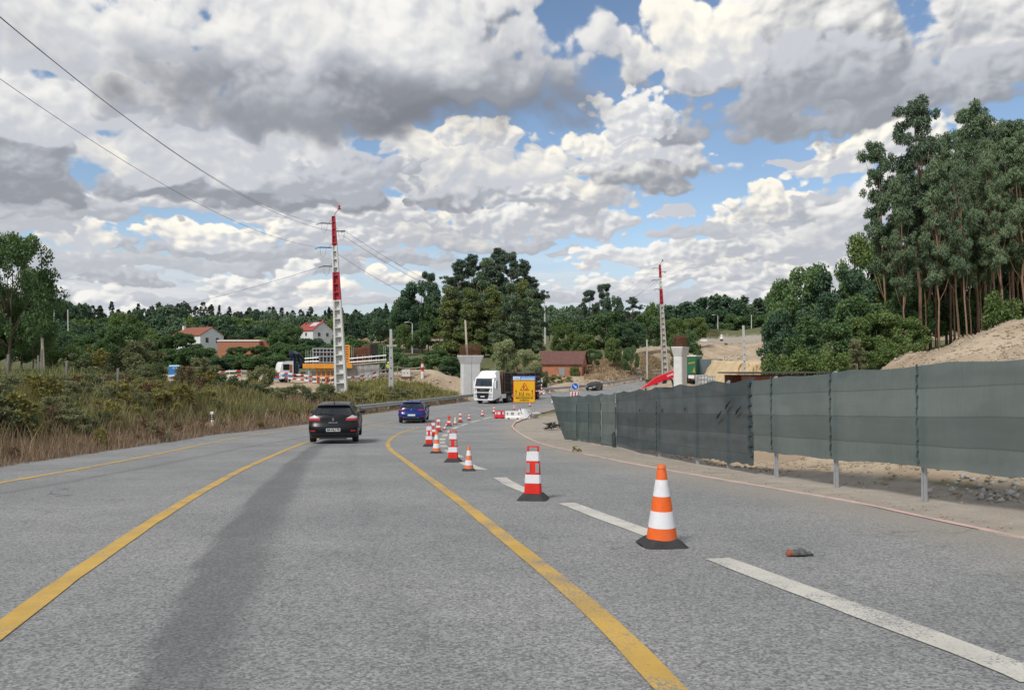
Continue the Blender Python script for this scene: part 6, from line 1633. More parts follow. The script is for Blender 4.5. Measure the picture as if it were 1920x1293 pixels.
# ============================================================ people: two workers in hi-vis
def person(label, base, h, rz, vest, pose=0):
    t = thing('person', label, 'person', base, rz)
    s = h / 1.75
    J = {'pelvis': (0, 0, .95), 'waist': (0, 0, 1.12), 'chest': (0, .02, 1.33), 'neck': (0, .0, 1.50), 'head': (0, -.02, 1.60), 'crown': (0, -.01, 1.74),
         'lsh': (.19, 0, 1.42), 'lel': (.27, -.05, 1.14), 'lwr': (.24, -.22, .95), 'rsh': (-.19, 0, 1.42), 'rel': (-.28, -.02, 1.15), 'rwr': (-.26, -.2, 1.02),
         'lhip': (.10, 0, .90), 'lkn': (.12, -.05, .50), 'lan': (.12, .02, .09), 'lto': (.13, -.15, .03), 'rhip': (-.10, 0, .90), 'rkn': (-.11, -.01, .50), 'ran': (-.12, .06, .09), 'rto': (-.14, -.10, .03), 'lha': (.23, -.30, .90), 'rha': (-.25, -.29, .99)}
    Rr = {'pelvis': .15, 'waist': .14, 'chest': .17, 'neck': .06, 'head': .095, 'crown': .07, 'lsh': .075, 'rsh': .075, 'lel': .05, 'rel': .05, 'lwr': .035, 'rwr': .035, 'lha': .03, 'rha': .03, 'lhip': .10, 'rhip': .10, 'lkn': .065, 'rkn': .065, 'lan': .045, 'ran': .045, 'lto': .04, 'rto': .04}
    E = [('pelvis', 'waist'), ('waist', 'chest'), ('chest', 'neck'), ('neck', 'head'), ('head', 'crown'), ('chest', 'lsh'), ('lsh', 'lel'), ('lel', 'lwr'), ('lwr', 'lha'), ('chest', 'rsh'), ('rsh', 'rel'), ('rel', 'rwr'), ('rwr', 'rha'), ('pelvis', 'lhip'), ('lhip', 'lkn'), ('lkn', 'lan'), ('lan', 'lto'), ('pelvis', 'rhip'), ('rhip', 'rkn'), ('rkn', 'ran'), ('ran', 'rto')]
    ks = list(J); me = bpy.data.meshes.new('body'); me.from_pydata([Vector(J[k]) * s for k in ks], [(ks.index(a), ks.index(b_)) for a, b_ in E], [])
    o = bpy.data.objects.new('body', me); COL.objects.link(o)
    md = o.modifiers.new('skin', 'SKIN'); o.modifiers.new('sub', 'SUBSURF').levels = 1
    for i, k in enumerate(ks):
        sv = me.skin_vertices[0].data[i]; sv.radius = (Rr[k] * s, Rr[k] * s); sv.use_root = (k == 'pelvis')
    dg = bpy.context.evaluated_depsgraph_get(); m2 = bpy.data.meshes.new_from_object(o.evaluated_get(dg))
    bpy.data.objects.remove(o)
    skin = mat('skin', (.42, .24, .16), .6, .05, 4); trs = mat('work_trousers', (.05, .06, .09), .85, .15, 6)
    m2.materials.clear()
    for m in (skin, vest, trs): m2.materials.append(m)
    for pgn in m2.polygons:
        z = pgn.center.z / s; pgn.material_index = 2 if z < .96 and abs(pgn.center.x) < .2 * s + .03 else (1 if .96 <= z < 1.5 and abs(pgn.center.x) < .36 * s and not (pgn.center.y < -.17 * s) else 0)
        pgn.use_smooth = True
    o = bpy.data.objects.new('body', m2); COL.objects.link(o); o.parent = t
    mb = MB(); mb.loft([[(.115 * s * c * math.cos(a), -.015 * s + .13 * s * c * math.sin(a), z * s) for a in [2 * math.pi * i / 12 for i in range(12)]] for z, c in ((1.64, 1.15), (1.66, 1.0), (1.74, .85), (1.79, .4))]); mb.build('helmet', mat('helmet', (.75, .72, .55), .4, .05, 3), t, smooth=50)
    mb = MB(); mb.box(-.02 * s, .02 * s, -.14 * s, -.09 * s, 1.575 * s, 1.61 * s); mb.build('nose', skin, t, bevel=.008)
    return t
hv = mat('hi_vis_yellow', (.62, .72, .10), .7, .1, 6)
b0 = P(728, 701, 99); b0.z = H(b0.x, b0.y); person('worker in a yellow hi-vis vest standing at the right end of the scaffold', b0, 1.75, .6, hv)
b0 = P(631, 716, 96.5); b0.z = H(b0.x, b0.y); person('worker in a yellow hi-vis vest half hidden behind the rail left of the banded pole', b0, 1.72, -.8, hv)
# ============================================================ small things on the road
p = G(1497, 1042); t = thing('crushed_can', 'crushed dark rag with a rust-red end lying on the asphalt', 'litter', p, .12)
r_ = random.Random(2)
mb = MB(); mb.loft([[(x, (.045 * w) * math.cos(a) * (1 + .3 * r_.random()), .003 + .028 * w * (1 + math.sin(a)) * (1 + .25 * r_.random())) for a in [2 * math.pi * i / 9 for i in range(9)]] for x, w in ((-.06, .7), (-.03, 1.0), (.0, .8), (.03, 1.05), (.06, .7), (.075, .5), (.11, .55), (.135, .2))]); mb.build('rag', mat('dirty_rag', (.10, .105, .10), .9, .4, 30), t)
mb = MB(); mb.loft([[(x, (.035 * w) * math.cos(a), .003 + .026 * w * (1 + math.sin(a))) for a in [2 * math.pi * i / 9 for i in range(9)]] for x, w in ((-.105, .6), (-.09, 1.1), (-.06, 1.0), (-.05, .6))]); mb.build('red_end', mat('rust_red', (.30, .10, .06)), t)

# ============================================================ vegetation
bark = mat('grey_bark', (.13, .105, .08), .95, .3, 5, bump=.4)
bark_e = mat('eucalyptus_bark', (.30, .185, .125), .85, .3, 1.6, bump=.3, dirt=(.18, .12, .09), dirt_amt=.5)
twig = mat('thin_stem', (.15, .12, .075), .95, .3, 5)
L_oak = leaf_mat('oak_leaves', (0.069, 0.131, 0.054), (0.174, 0.265, 0.117))
L_oak2 = leaf_mat('light_leaves', (0.100, 0.163, 0.054), (0.219, 0.287, 0.107))
L_dark = leaf_mat('dark_leaves', (0.051, 0.103, 0.066), (0.121, 0.196, 0.117))
L_euc = leaf_mat('eucalyptus_leaves', (0.108, 0.169, 0.100), (0.249, 0.325, 0.194), .18)
L_eucy = leaf_mat('young_eucalyptus_leaves', (0.129, 0.176, 0.062), (0.279, 0.310, 0.125), .2)
L_eucd = leaf_mat('dark_eucalyptus_leaves', (0.082, 0.130, 0.098), (0.164, 0.218, 0.146), .15)
L_pine = leaf_mat('pine_needles', (0.053, 0.095, 0.066), (0.115, 0.172, 0.111), .1)
L_will = leaf_mat('willow_leaves', (0.224, 0.276, 0.136), (0.450, 0.487, 0.287), .2)
L_shr = leaf_mat('shrub_leaves', (0.135, 0.155, 0.074), (0.305, 0.319, 0.174), .2)
L_shd = leaf_mat('bramble_leaves', (0.084, 0.114, 0.057), (0.209, 0.240, 0.125), .2)
L_brm = leaf_mat('broom_leaves', (0.175, 0.191, 0.101), (0.369, 0.376, 0.239), .2)
L_ylw = leaf_mat('yellowish_leaves', (.19, .18, .06), (.36, .33, .13), .2, hue=((.42, .36, .06), .06))
L_red = leaf_mat('brown_seedheads', (0.120, 0.072, 0.045), (0.304, 0.200, 0.128), .1)
L_far = leaf_mat('far_leaves', (0.084, 0.146, 0.091), (0.194, 0.271, 0.158), .1)

def cards(C, S, N, n, l, w, seed, hang=0.0, up=0.0, shell=.55, squash=1.0, curl=.25, jit=.35):
    """n leaf cards spread through clumps (centres C, radii S, weights N); diamonds of length l, width w"""
    r = np.random.default_rng(seed)
    idx = r.choice(len(C), n, p=N / N.sum())
    v = r.normal(size=(n, 3)); v /= np.linalg.norm(v, axis=1, keepdims=True)
    rad = S[idx] * (shell + (1 - shell) * r.random(n)) ** 1.0 * np.where(r.random(n) < .18, r.random(n), 1)
    off = v * rad[:, None]; off[:, 2] *= squash
    p = C[idx] + off
    t = r.normal(size=(n, 3)) * .8 + v * .9; t[:, 2] += up - hang * 2.2
    t /= np.linalg.norm(t, axis=1, keepdims=True)
    nn = r.normal(size=(n, 3)) * .8 + v; nn[:, 2] += .55
    b = np.cross(t, nn); b /= np.maximum(np.linalg.norm(b, axis=1, keepdims=True), 1e-6)
    nr = np.cross(b, t)
    L_ = l * (1 - jit + 2 * jit * r.random(n))[:, None]; W_ = w * (1 - jit + 2 * jit * r.random(n))[:, None]
    a0 = p - t * L_ * .5
    a1 = p + b * W_ * .5 + nr * L_ * curl * .25
    a2 = p + t * L_ * .5 - nr * L_ * curl * .3
    a3 = p - b * W_ * .5 + nr * L_ * curl * .25
    V = np.stack([a0, a1, a2, a3], 1).reshape(-1, 3)
    F = np.arange(n * 4).reshape(-1, 4)
    return V, F
def clumps(kind, r, Hh, W):
    C = []; S = []
    if kind == 'broad':
        n = 70
        for i in range(n):
            a = r.random() * 2 * math.pi; u = r.random()
            zf = .30 + .68 * u
            R = W / 2 * math.sqrt(max(.05, 1 - ((zf - .58) / .44) ** 2)) * (.55 + .42 * r.random())
            C.append((R * math.cos(a), R * math.sin(a), Hh * zf)); S.append(Hh * .085 * (.6 + .8 * r.random()))
    elif kind == 'euc':
        lobes = []
        for i in range(15):
            zf = .40 + .56 * (i + r.random()) / 15; R = W / 2 * min(1, (1.04 - zf) / .34) ** .75 * (.35 + .65 * r.random()) * (1 if zf > .5 else .75)
            a = i * 2.4 + r.random(); lobes.append((R * math.cos(a), R * math.sin(a), zf))
        lobes.append((0, 0, .97))
        for lx, ly, zf in lobes:
            for q in range(8):
                f = r.random(); C.append((lx * (.35 + .75 * f) + r.gauss(0, .035) * Hh * .6, ly * (.35 + .75 * f) + r.gauss(0, .035) * Hh * .6, Hh * (zf - .03 + .045 * f + r.gauss(0, .012)))); S.append(Hh * .021 * (.6 + .9 * r.random()))
    elif kind == 'cone':
        n = 60
        for i in range(n):
            zf = .10 + .88 * r.random()
            R = W / 2 * (1.06 - zf) ** .75 * (.3 + .7 * r.random() ** .5); a = r.random() * 2 * math.pi
            C.append((R * math.cos(a), R * math.sin(a), Hh * zf)); S.append(Hh * .045 * (.7 + .8 * r.random()))
    elif kind == 'pine':
        for i in range(34):
            zf = .42 + .56 * r.random(); R = W / 2 * (1.08 - zf) ** .5 * (.3 + .7 * r.random()) * 1.15; a = r.random() * 2 * math.pi
            C.append((R * math.cos(a), R * math.sin(a), Hh * zf)); S.append(Hh * .075 * (.7 + .6 * r.random()))
    elif kind == 'shrub':
        for i in range(22):
            a = r.random() * 2 * math.pi; zf = .15 + .8 * r.random(); R = W / 2 * math.sqrt(max(.05, 1 - zf ** 2 * .8)) * (.3 + .65 * r.random())
            C.append((R * math.cos(a), R * math.sin(a), Hh * zf)); S.append(Hh * .16 * (.7 + .7 * r.random()))
    elif kind == 'feather':
        for i in range(34):
            a = r.random() * 2 * math.pi; zf = .12 + .86 * r.random(); R = W / 2 * (.25 + .75 * r.random()) * (1 - .45 * zf)
            C.append((R * math.cos(a), R * math.sin(a), Hh * zf)); S.append(Hh * .11 * (.6 + .6 * r.random()))
    return np.array(C), np.array(S)
PROTO = {}
def proto(key, kind, leafm, Hh, W, n, l, w, seed, trunk=bark, tr=None, **kw):
    """one tree or shrub: an Empty with a trunk (or stem) and a crown, kept as the source that copies share"""
    r = random.Random(seed)
    C, S = clumps(kind, r, Hh, W)
    V, F = cards(C, S, S ** 2, n, l, w, seed, **kw)
    me = fast_mesh('crown', V, F); me.materials.append(leafm)
    mb = MB(); tr = tr or Hh * .018
    shrub = kind in ('shrub', 'feather')
    bend = [Vector((0, 0, -.6))]; k = 7
    for i in range(1, k + 1): bend.append(Vector((r.uniform(-.02, .02) * Hh * i / k * 1.2, r.uniform(-.02, .02) * Hh * i / k * 1.2, Hh * i / k * (.96 if kind != 'broad' else .75))))
    if shrub:
        for q in range(5):
            c = C[r.randrange(len(C))]; mb.tube([(r.uniform(-.1, .1), r.uniform(-.1, .1), -.3), (c[0] * .5, c[1] * .5, c[2] * .5), tuple(c)], [tr * .7, tr * .45, tr * .2], 5)
    else:
        mb.tube(bend, [tr * (1.25 if i == 0 else 1 - .80 * i / k) for i in range(k + 1)], 8)
        for q in range(14):
            c = Vector(C[r.randrange(len(C))]); j = min(k - 1, max(2, int(c.z / Hh * k * .8))); b0 = bend[j]
            mb.tube([b0, b0.lerp(c, .5) + Vector((0, 0, -.02 * Hh)), c], [tr * .38, tr * .24, tr * .08], 5)
    tm_ = bpy.data.meshes.new('trunk'); tm_.from_pydata(mb.v, [], mb.f); tm_.materials.append(trunk if not shrub else twig)
    tm_.polygons.foreach_set('use_smooth', [True] * len(tm_.polygons))
    PROTO[key] = (me, tm_, Hh, W, shrub)
proto('oakA', 'broad', L_oak, 10, 9, 15000, .36, .22, 1)
proto('oakB', 'broad', L_oak, 10, 9, 15000, .36, .22, 2)
proto('oakL', 'broad', L_oak2, 10, 9, 14000, .36, .22, 3)
proto('oakD', 'broad', L_dark, 10, 9, 15000, .38, .24, 4)
proto('nearA', 'broad', L_oak, 10, 9, 19000, .24, .15, 5)
proto('eucA', 'euc', L_euc, 24, 7.0, 15000, .46, .10, 6, bark_e, .17, hang=.5)
proto('eucB', 'euc', L_euc, 24, 6.5, 14000, .46, .10, 7, bark_e, .15, hang=.5)
proto('eucC', 'euc', L_eucd, 24, 8.0, 16000, .50, .11, 8, bark_e, .2, hang=.4)
proto('eucY', 'cone', L_eucy, 15, 5, 12000, .50, .14, 9, bark_e, .13, hang=.25, up=.1)
proto('eucY2', 'cone', L_euc, 15, 5, 12000, .50, .14, 10, bark_e, .13, hang=.3)
proto('pine', 'pine', L_pine, 13, 8, 10000, .55, .10, 11, bark, .2, squash=.5, up=.4)
proto('conif', 'cone', L_pine, 14, 5.5, 6000, .7, .16, 12, bark, .18, squash=.6)
proto('willow', 'feather', L_will, 7, 6, 13000, .30, .09, 13, up=.45, shell=.2)
proto('farA', 'broad', L_far, 10, 9, 3200, .75, .46, 14)
proto('farB', 'broad', L_oak2, 10, 9, 3200, .75, .46, 15)
proto('farC', 'broad', L_dark, 10, 9, 3200, .75, .46, 16)
proto('farE', 'euc', L_eucd, 20, 6, 2600, 1.0, .34, 17, bark_e, .16, hang=.3)
proto('shrA', 'shrub', L_shr, 2.4, 2.8, 5200, .15, .085, 18, tr=.035)
proto('shrB', 'shrub', L_shd, 2.2, 3.0, 5200, .15, .09, 19, tr=.035)
proto('shrC', 'feather', L_brm, 2.6, 2.2, 5200, .16, .045, 20, tr=.03, up=.6, shell=.2)
proto('shrD', 'feather', L_ylw, 2.0, 1.8, 3800, .13, .05, 21, tr=.025, up=.5, shell=.2)
proto('shrE', 'shrub', L_oak2, 2.4, 2.6, 5200, .16, .09, 22, tr=.035)
proto('dock', 'feather', L_red, 1.5, .9, 1500, .07, .04, 23, tr=.018, up=.5, shell=.1)
proto('ypine', 'cone', L_brm, 4.2, 3.0, 7000, .26, .05, 24, tr=.05, up=.6)
proto('bushA', 'shrub', L_oak, 5, 6, 11000, .30, .18, 31, tr=.08)
proto('bushD', 'shrub', L_dark, 5, 6, 11000, .30, .18, 32, tr=.08)
proto('bushL', 'shrub', L_oak2, 5, 6, 11000, .30, .18, 33, tr=.08)
def plant(key, px, d, top=None, wpx=None, label=None, cat='tree', group=None, name=None, h=None, w=None, rz=None, lean=0.0, x=None, sink=.15):
    cm, tm_, H0, W0, shrub = PROTO[key]
    if x is None: x = P(px, HOR, d).x
    z = H(x, d) - sink
    if h is None: h = max(.4, P(px, top, d).z - z)
    if w is None: w = (wpx * d / FPX) if wpx else W0 * h / H0
    if key[:3] in ('oak', 'far') and h < .80 * w:
        key = {'oakL': 'bushL', 'farB': 'bushL', 'oakD': 'bushD', 'farC': 'bushD'}.get(key, 'bushA'); cm, tm_, H0, W0, _ = PROTO[key]
    t = bpy.data.objects.new(name or ('shrub' if shrub else 'tree'), None); COL.objects.link(t)
    t.location = (x, d, z); t.rotation_euler = (0, lean, random.random() * 6.28 if rz is None else rz); t.scale = (w / W0, w / W0, h / H0)
    if lean: t.rotation_euler = (0, lean, 0)
    tag(t, label, cat, group)
    c = bpy.data.objects.new('crown' if not shrub else 'foliage', cm); COL.objects.link(c); c.parent = t
    s = bpy.data.objects.new('trunk' if not shrub else 'stem', tm_); COL.objects.link(s); s.parent = t
    if lean: c.rotation_euler.z = s.rotation_euler.z = random.random() * 6.28
    return t
R_ = random.Random(21)
def slope_label(px, row, k):
    kind = {'farA': 'round green tree', 'farB': 'pale green tree', 'farC': 'dark green tree', 'oakA': 'leafy green tree', 'oakB': 'broad leafy tree', 'oakL': 'light green tree', 'oakD': 'dark bushy tree'}[k]
    where = 'under the two grey hill poles' if px < 160 else 'left of the white house' if px < 325 else 'around the white house' if px < 420 else 'around the orange block building' if px < 500 else 'around the solar-panel house' if px < 620 else 'behind the scaffold'
    return kind + ' ' + ('high ' if row < 2 else 'halfway up ' if row == 2 else 'low ') + where
def bank_label(px, f, k):
    kind = {'shrA': 'green shrub', 'shrB': 'dark bramble bush', 'shrC': 'feathery grey-green broom', 'shrD': 'yellow-flowered weed bush', 'shrE': 'light green bush', 'dock': 'brown seed-stalk plant'}[k]
    where = 'before the big leafy tree' if px < 90 else 'before the fence stakes' if px < 230 else 'left of the reflector post' if px < 380 else 'beyond the reflector post' if px < 560 else 'beside the black car'
    return kind + (' near the road edge ' if f < .35 else ' up the left bank ') + where
# --- the wood of tall eucalyptus at the right
EG = 'tall eucalyptus trees in the right-hand wood'
EL = 'tall thin-trunked eucalyptus above the right-hand dirt mound'
plant('eucC', 1725, 64, 186, 150, 'tallest eucalyptus of the right-hand wood, at its left, with dark foliage', group=EG, name='eucalyptus')
plant('eucA', 1668, 66, 262, 95, 'eucalyptus with dark ragged crown at the far left edge of the right-hand wood', group=EG, name='eucalyptus', lean=-.05)
plant('eucB', 1835, 66, 193, 120, 'eucalyptus forming the second high crown of the right-hand wood', group=EG, name='eucalyptus')
plant('eucA', 1903, 66, 222, 120, 'eucalyptus with a high crown at the right edge of the photo', group=EG, name='eucalyptus')
for px, tp, d, wp, k, ln in ((1700, 330, 62, 80, 'eucB', -.03), (1745, 270, 69, 110, 'eucA', 0), (1762, 300, 60, 80, 'eucB', -.02), (1783, 250, 72, 100, 'eucA', 0), (1800, 280, 61, 90, 'eucB', -.05), (1815, 300, 58, 70, 'eucA', -.05), (1850, 240, 70, 110, 'eucC', 0), (1868, 260, 60, 90, 'eucB', -.03), (1885, 290, 58, 80, 'eucA', -.06), (1925, 250, 60, 110, 'eucB', -.03), (1940, 225, 66, 120, 'eucC', 0), (1960, 260, 60, 110, 'eucA', 0), (1990, 230, 66, 130, 'eucC', 0), (2040, 240, 64, 130, 'eucA', 0), (2100, 225, 66, 130, 'eucB', 0), (2180, 240, 62, 130, 'eucA', 0), (2260, 220, 66, 130, 'eucC', 0), (1690, 360, 70, 60, 'eucB', -.02), (1712, 300, 74, 70, 'eucA', 0), (1738, 330, 64, 60, 'eucB', -.02), (1755, 360, 66, 60, 'eucA', .01), (1776, 290, 78, 80, 'eucA', 0), (1792, 340, 64, 60, 'eucB', -.03), (1806, 240, 76, 80, 'eucA', 0), (1822, 350, 62, 60, 'eucB', -.02), (1842, 310, 64, 60, 'eucA', -.03), (1858, 345, 62, 60, 'eucB', .01), (1878, 230, 74, 90, 'eucB', 0), (1896, 330, 62, 60, 'eucA', -.02), (1912, 300, 72, 80, 'eucB', 0), (1735, 350, 74, 90, 'eucB', 0), (1775, 330, 76, 90, 'eucC', 0), (1830, 320, 76, 100, 'eucB', .02), (1880, 320, 78, 100, 'eucC', 0), (1920, 330, 78, 100, 'eucA', 0)):
    plant(k, px, d, tp, wp, EL, group=EG, name='eucalyptus', lean=ln)
for px, tp, d, wp, k in ((1690, 430, 80, 110, 'oakD'), (1760, 470, 84, 120, 'oakD'), (1830, 480, 84, 130, 'oakD'), (1900, 480, 82, 130, 'oakD'), (1720, 545, 72, 90, 'oakA'), (1790, 560, 74, 90, 'oakA'), (1850, 545, 76, 100, 'oakB'), (1975, 480, 80, 130, 'oakD'), (2060, 480, 80, 140, 'oakD'), (1930, 560, 70, 90, 'oakA')):
    plant(k, px, d, tp, wp, 'broad dark tree between the eucalyptus trunks on the right', group='understorey of the right-hand wood')
plant('shrE', 1876, 53, 553, 75, 'light green shrub on the crest of the right-hand dirt mound', 'shrub')
# --- big oaks left of it
OG = 'leafy trees between the sand cut and the eucalyptus wood'
for px, tp, d, wp, k, lb in ((1640, 452, 78, 130, 'oakL', 'oak with a light green top rising behind the dark oaks left of the eucalyptus'), (1512, 508, 66, 135, 'oakB', 'dark round oak overhanging the right end of the sand cut'), (1575, 512, 64, 130, 'oakD', 'dark oak in the middle of the leafy group left of the eucalyptus'), (1462, 538, 80, 60, 'oakA', 'narrow ragged tree at the left end of the leafy group above the sand cut')):
    plant(k, px, d, tp, wp, lb, group=OG, name='oak_tree')
for px, tp, d, wp, k in ((1480, 590, 60, 110, 'oakD'), (1540, 600, 56, 120, 'oakB'), (1610, 560, 58, 110, 'oakA'), (1645, 590, 56, 110, 'oakL'), (1690, 600, 58, 100, 'oakL'), (1655, 530, 70, 120, 'oakB'), (1700, 545, 66, 90, 'oakA')):
    plant(k, px, d, tp, wp, 'lower bushy oak in the thicket behind the pale net fence', group=OG, name='oak_tree')
plant('ypine', 1605, 50, 636, 62, 'small bright green young pine just above the net fence', 'tree', name='young_pine')
for px, tp, d, wp in ((1500, 660, 50, 90), (1560, 655, 48, 80), (1655, 655, 50, 70), (1450, 668, 55, 60), (1700, 640, 54, 60)):
    plant('shrE', px, d, tp, wp, 'low shrub at the thicket foot behind the net fence', 'shrub', 'shrubs behind the net fence')
# --- central eucalyptus clump and its neighbours
CG = 'eucalyptus clump behind the lorry'
CL = 'dark tall eucalyptus at the back of the clump behind the lorry'
for px, tp, wp, k in ((862, 488, 62, 'eucC'), (885, 478, 60, 'eucC'), (908, 482, 55, 'eucA'), (935, 466, 62, 'eucC'), (958, 474, 60, 'eucC'), (982, 490, 62, 'eucC'), (998, 520, 50, 'eucC'), (850, 520, 50, 'eucC'), (1003, 560, 40, 'eucA'), (920, 500, 60, 'eucC'), (900, 520, 70, 'eucC')):
    plant(k, px, 192 + R_.uniform(-5, 5), tp, wp * 1.35, CL, group=CG, name='eucalyptus')
for px, tp, wp, k in ((845, 530, 48, 'eucY'), (866, 548, 42, 'eucY2'), (884, 535, 46, 'eucY'), (905, 528, 44, 'eucY2'), (922, 530, 46, 'eucY'), (942, 545, 40, 'eucY'), (958, 533, 44, 'eucY2'), (976, 520, 46, 'eucY'), (994, 545, 44, 'eucY2'), (856, 590, 36, 'eucY'), (895, 580, 36, 'eucY'), (932, 592, 36, 'eucY2'), (970, 575, 40, 'eucY2'), (1002, 600, 36, 'eucY2')):
    plant(k, px, 176 + R_.uniform(-4, 4), tp, wp * 1.3, 'younger cone-shaped eucalyptus in front of the clump behind the lorry', group='young eucalyptus in front of the clump', name='eucalyptus')
plant('oakD', 790, 205, 534, 100, 'large round dark oak left of the eucalyptus clump', name='oak_tree')
plant('oakA', 762, 208, 556, 62, 'oak forming the left shoulder of the round dark oak group', name='oak_tree')
plant('oakB', 824, 200, 560, 70, 'oak wedged between the round dark oak and the eucalyptus clump', name='oak_tree')
plant('pine', 803, 214, 512, 44, 'pine whose dark top sticks up above the round oak', name='pine_tree')
plant('farC', 713, 235, 597, 50, 'round dark tree on its own behind the slim concrete post', name='oak_tree')
plant('conif', 659, 262, 594, 26, 'dark pointed conifer just right of the near banded pole', name='conifer')
plant('oakL', 757, 180, 610, 32, 'small light green tree beside the pinkish roofed house', name='garden_tree')
plant('oakA', 790, 190, 618, 40, 'dark shrub-like tree left of the pinkish roofed house', name='garden_tree')
plant('willow', 946, 124, 628, 72, 'pale silvery willow behind the lorry trailer', name='willow_tree')
plant('willow', 992, 122, 648, 66, 'second pale willow, lower, right above the yellow sign', name='willow_tree')
plant('shrA', 905, 118, 690, 50, 'dark shrub behind the lorry cab', 'shrub')
plant('shrB', 1012, 118, 690, 44, 'dark bush between the willow and the brick barn', 'shrub')
plant('shrD', 1040, 128, 703, 40, 'yellow-green bush in front of the brick barn', 'shrub')
plant('shrD', 1065, 130, 706, 26, 'small yellow-green bush at the right foot of the barn', 'shrub')
plant('shrE', 1078, 146, 686, 20, 'narrow bush against the right corner of the barn', 'shrub')
for px, tp, d, wp, k, lb in (
 (1095, 630, 168, 52, 'oakL', 'light green tree right behind the barn'), (1062, 612, 175, 60, 'oakL', 'light green tree behind the barn roof, left of the other'), (1110, 655, 155, 40, 'oakA', 'dark green bush tree at the right end of the barn'),
 (1135, 588, 180, 100, 'oakA', 'wide dark oak in the middle of the grove right of the barn'), (1178, 606, 178, 70, 'oakD', 'dark oak in the grove left of the far banded pole'), (1150, 636, 160, 34, 'oakL', 'small light bush tree at the left edge of the dry grass'), (1183, 650, 158, 34, 'oakA', 'small round bush tree standing in the dry grass'),
 (1132, 534, 205, 46, 'pine', 'tall pine crowning the grove right of the barn'), (1105, 545, 208, 44, 'pine', 'slimmer pine left of the tall pine in the grove'), (1150, 560, 200, 50, 'oakD', 'dark tree at the shoulder of the tall pine'), (1187, 557, 208, 52, 'eucC', 'dark open-crowned eucalyptus left of the far banded pole'),
 (1212, 590, 190, 60, 'oakA', 'tree just left of the far banded pole'), (1222, 572, 260, 30, 'farB', 'pale tree seen beyond the grove'), (1267, 600, 186, 56, 'oakL', 'light green bushy tree just right of the far banded pole'), (1303, 598, 190, 54, 'oakL', 'light green pointed bush tree above the rebar of the right pier'), (1285, 622, 172, 60, 'oakA', 'dark green bush behind the rebar of the right pier')):
    plant(k, px, d, tp, wp, lb)
for px, tp, wp, d, k in ((1235, 572, 60, 262, 'farA'), (1268, 573, 70, 258, 'farC'), (1300, 566, 70, 255, 'farC'), (1335, 556, 80, 250, 'farC'), (1365, 560, 70, 250, 'farC'), (1393, 570, 60, 255, 'farA'), (1420, 562, 55, 260, 'farE'), (1440, 565, 55, 265, 'farA'), (1395, 556, 40, 280, 'farE'), (1425, 560, 36, 285, 'farE'), (1460, 556, 60, 265, 'farE'), (1300, 590, 60, 235, 'farC'), (1340, 585, 70, 232, 'farC'), (1375, 592, 60, 230, 'farA'), (1405, 594, 60, 230, 'farA'), (1435, 592, 60, 228, 'farA'), (1480, 570, 70, 260, 'farC'), (1520, 560, 70, 260, 'farC'), (1250, 590, 60, 240, 'farC'), (1345, 552, 16, 256, 'farE'), (1560, 560, 70, 250, 'farA'), (1600, 556, 70, 250, 'farC')):
    plant(k, px, d + 42, tp, wp, 'dark tree in the wood above the far road platform', group='wood above the far road platform')
for px in (1045, 1030, 1065, 1090): plant('farA', px, 300 + R_.uniform(-20, 20), 578 + R_.uniform(-4, 6), 50, 'rounded tree beyond the grove right of the eucalyptus clump', group='trees beyond the grove')
plant('farB', 1046, 240, 600, 30, 'pale tree at the right edge of the eucalyptus clump')
# --- left: the big tree at the edge and the trees on the hill
plant('nearA', 18, 50, 444, 165, 'big leafy tree at the left edge of the photo', name='oak_tree')
plant('nearA', -70, 54, 470, 170, 'leafy tree cut by the left edge behind the big one', name='oak_tree')
plant('nearA', 62, 53, 505, 80, 'slimmer leafy tree merged into the right side of the big left tree', name='oak_tree')
plant('nearA', 40, 56, 545, 110, 'leafy lower tree filling the gap under the big tree at the left edge', name='oak_tree')
plant('nearA', -10, 53, 560, 120, 'second lower tree below the big one, cut by the left edge', name='oak_tree')
for px, tp, wp, d, k in ((-60, 600, 110, 60, 'oakD'), (20, 610, 100, 62, 'oakD'), (70, 625, 70, 66, 'oakA'), (110, 628, 60, 75, 'oakD'), (-120, 560, 130, 62, 'oakB')):
    plant(k, px, d, tp, wp, 'dark low tree under the big leafy tree on the left', group='low trees under the big leafy tree')
sky_l = [(60, 560), (95, 558), (120, 568), (150, 566), (172, 582), (186, 600), (230, 588), (262, 574), (300, 570), (330, 576), (360, 590), (420, 586), (470, 588), (500, 582), (560, 590), (620, 592), (680, 584), (720, 580), (760, 585)]
SL = lambda px: float(np.interp(px, [a for a, b_ in sky_l], [b_ for a, b_ in sky_l]))
def hide(px, tp, wp, d):
    """keep the houses in view"""
    for (a, b_, y1, dd) in ((318, 418, 652, 240), (412, 500, 664, 215), (562, 622, 636, 300), (786, 838, 634, 240), (40, 80, 642, 170), (684, 756, 640, 260)):
        if d < dd and px + wp * .5 > a and px - wp * .5 < b_ and tp < y1: return True
    return False
px = 40
while px < 760:
    tp = SL(px) + R_.uniform(-3, 8); d = R_.uniform(330, 400); wp = R_.uniform(24, 40)
    k = R_.choice(('farE', 'farE', 'farC', 'farA', 'farC', 'farA') if px < 190 or px > 230 else ('farA', 'farB'))
    plant(k, px, d, tp, wp if k not in ('conif', 'farE') else wp * .7, 'hilltop tree ' + ('behind the big leafy tree' if px < 170 else 'between the hill poles and the white house' if px < 320 else 'above the white house' if px < 410 else 'above the orange block building' if px < 520 else 'above the solar-panel house' if px < 625 else 'behind the near banded pole'), group='skyline trees on the left hill')
    px += R_.uniform(9, 15)
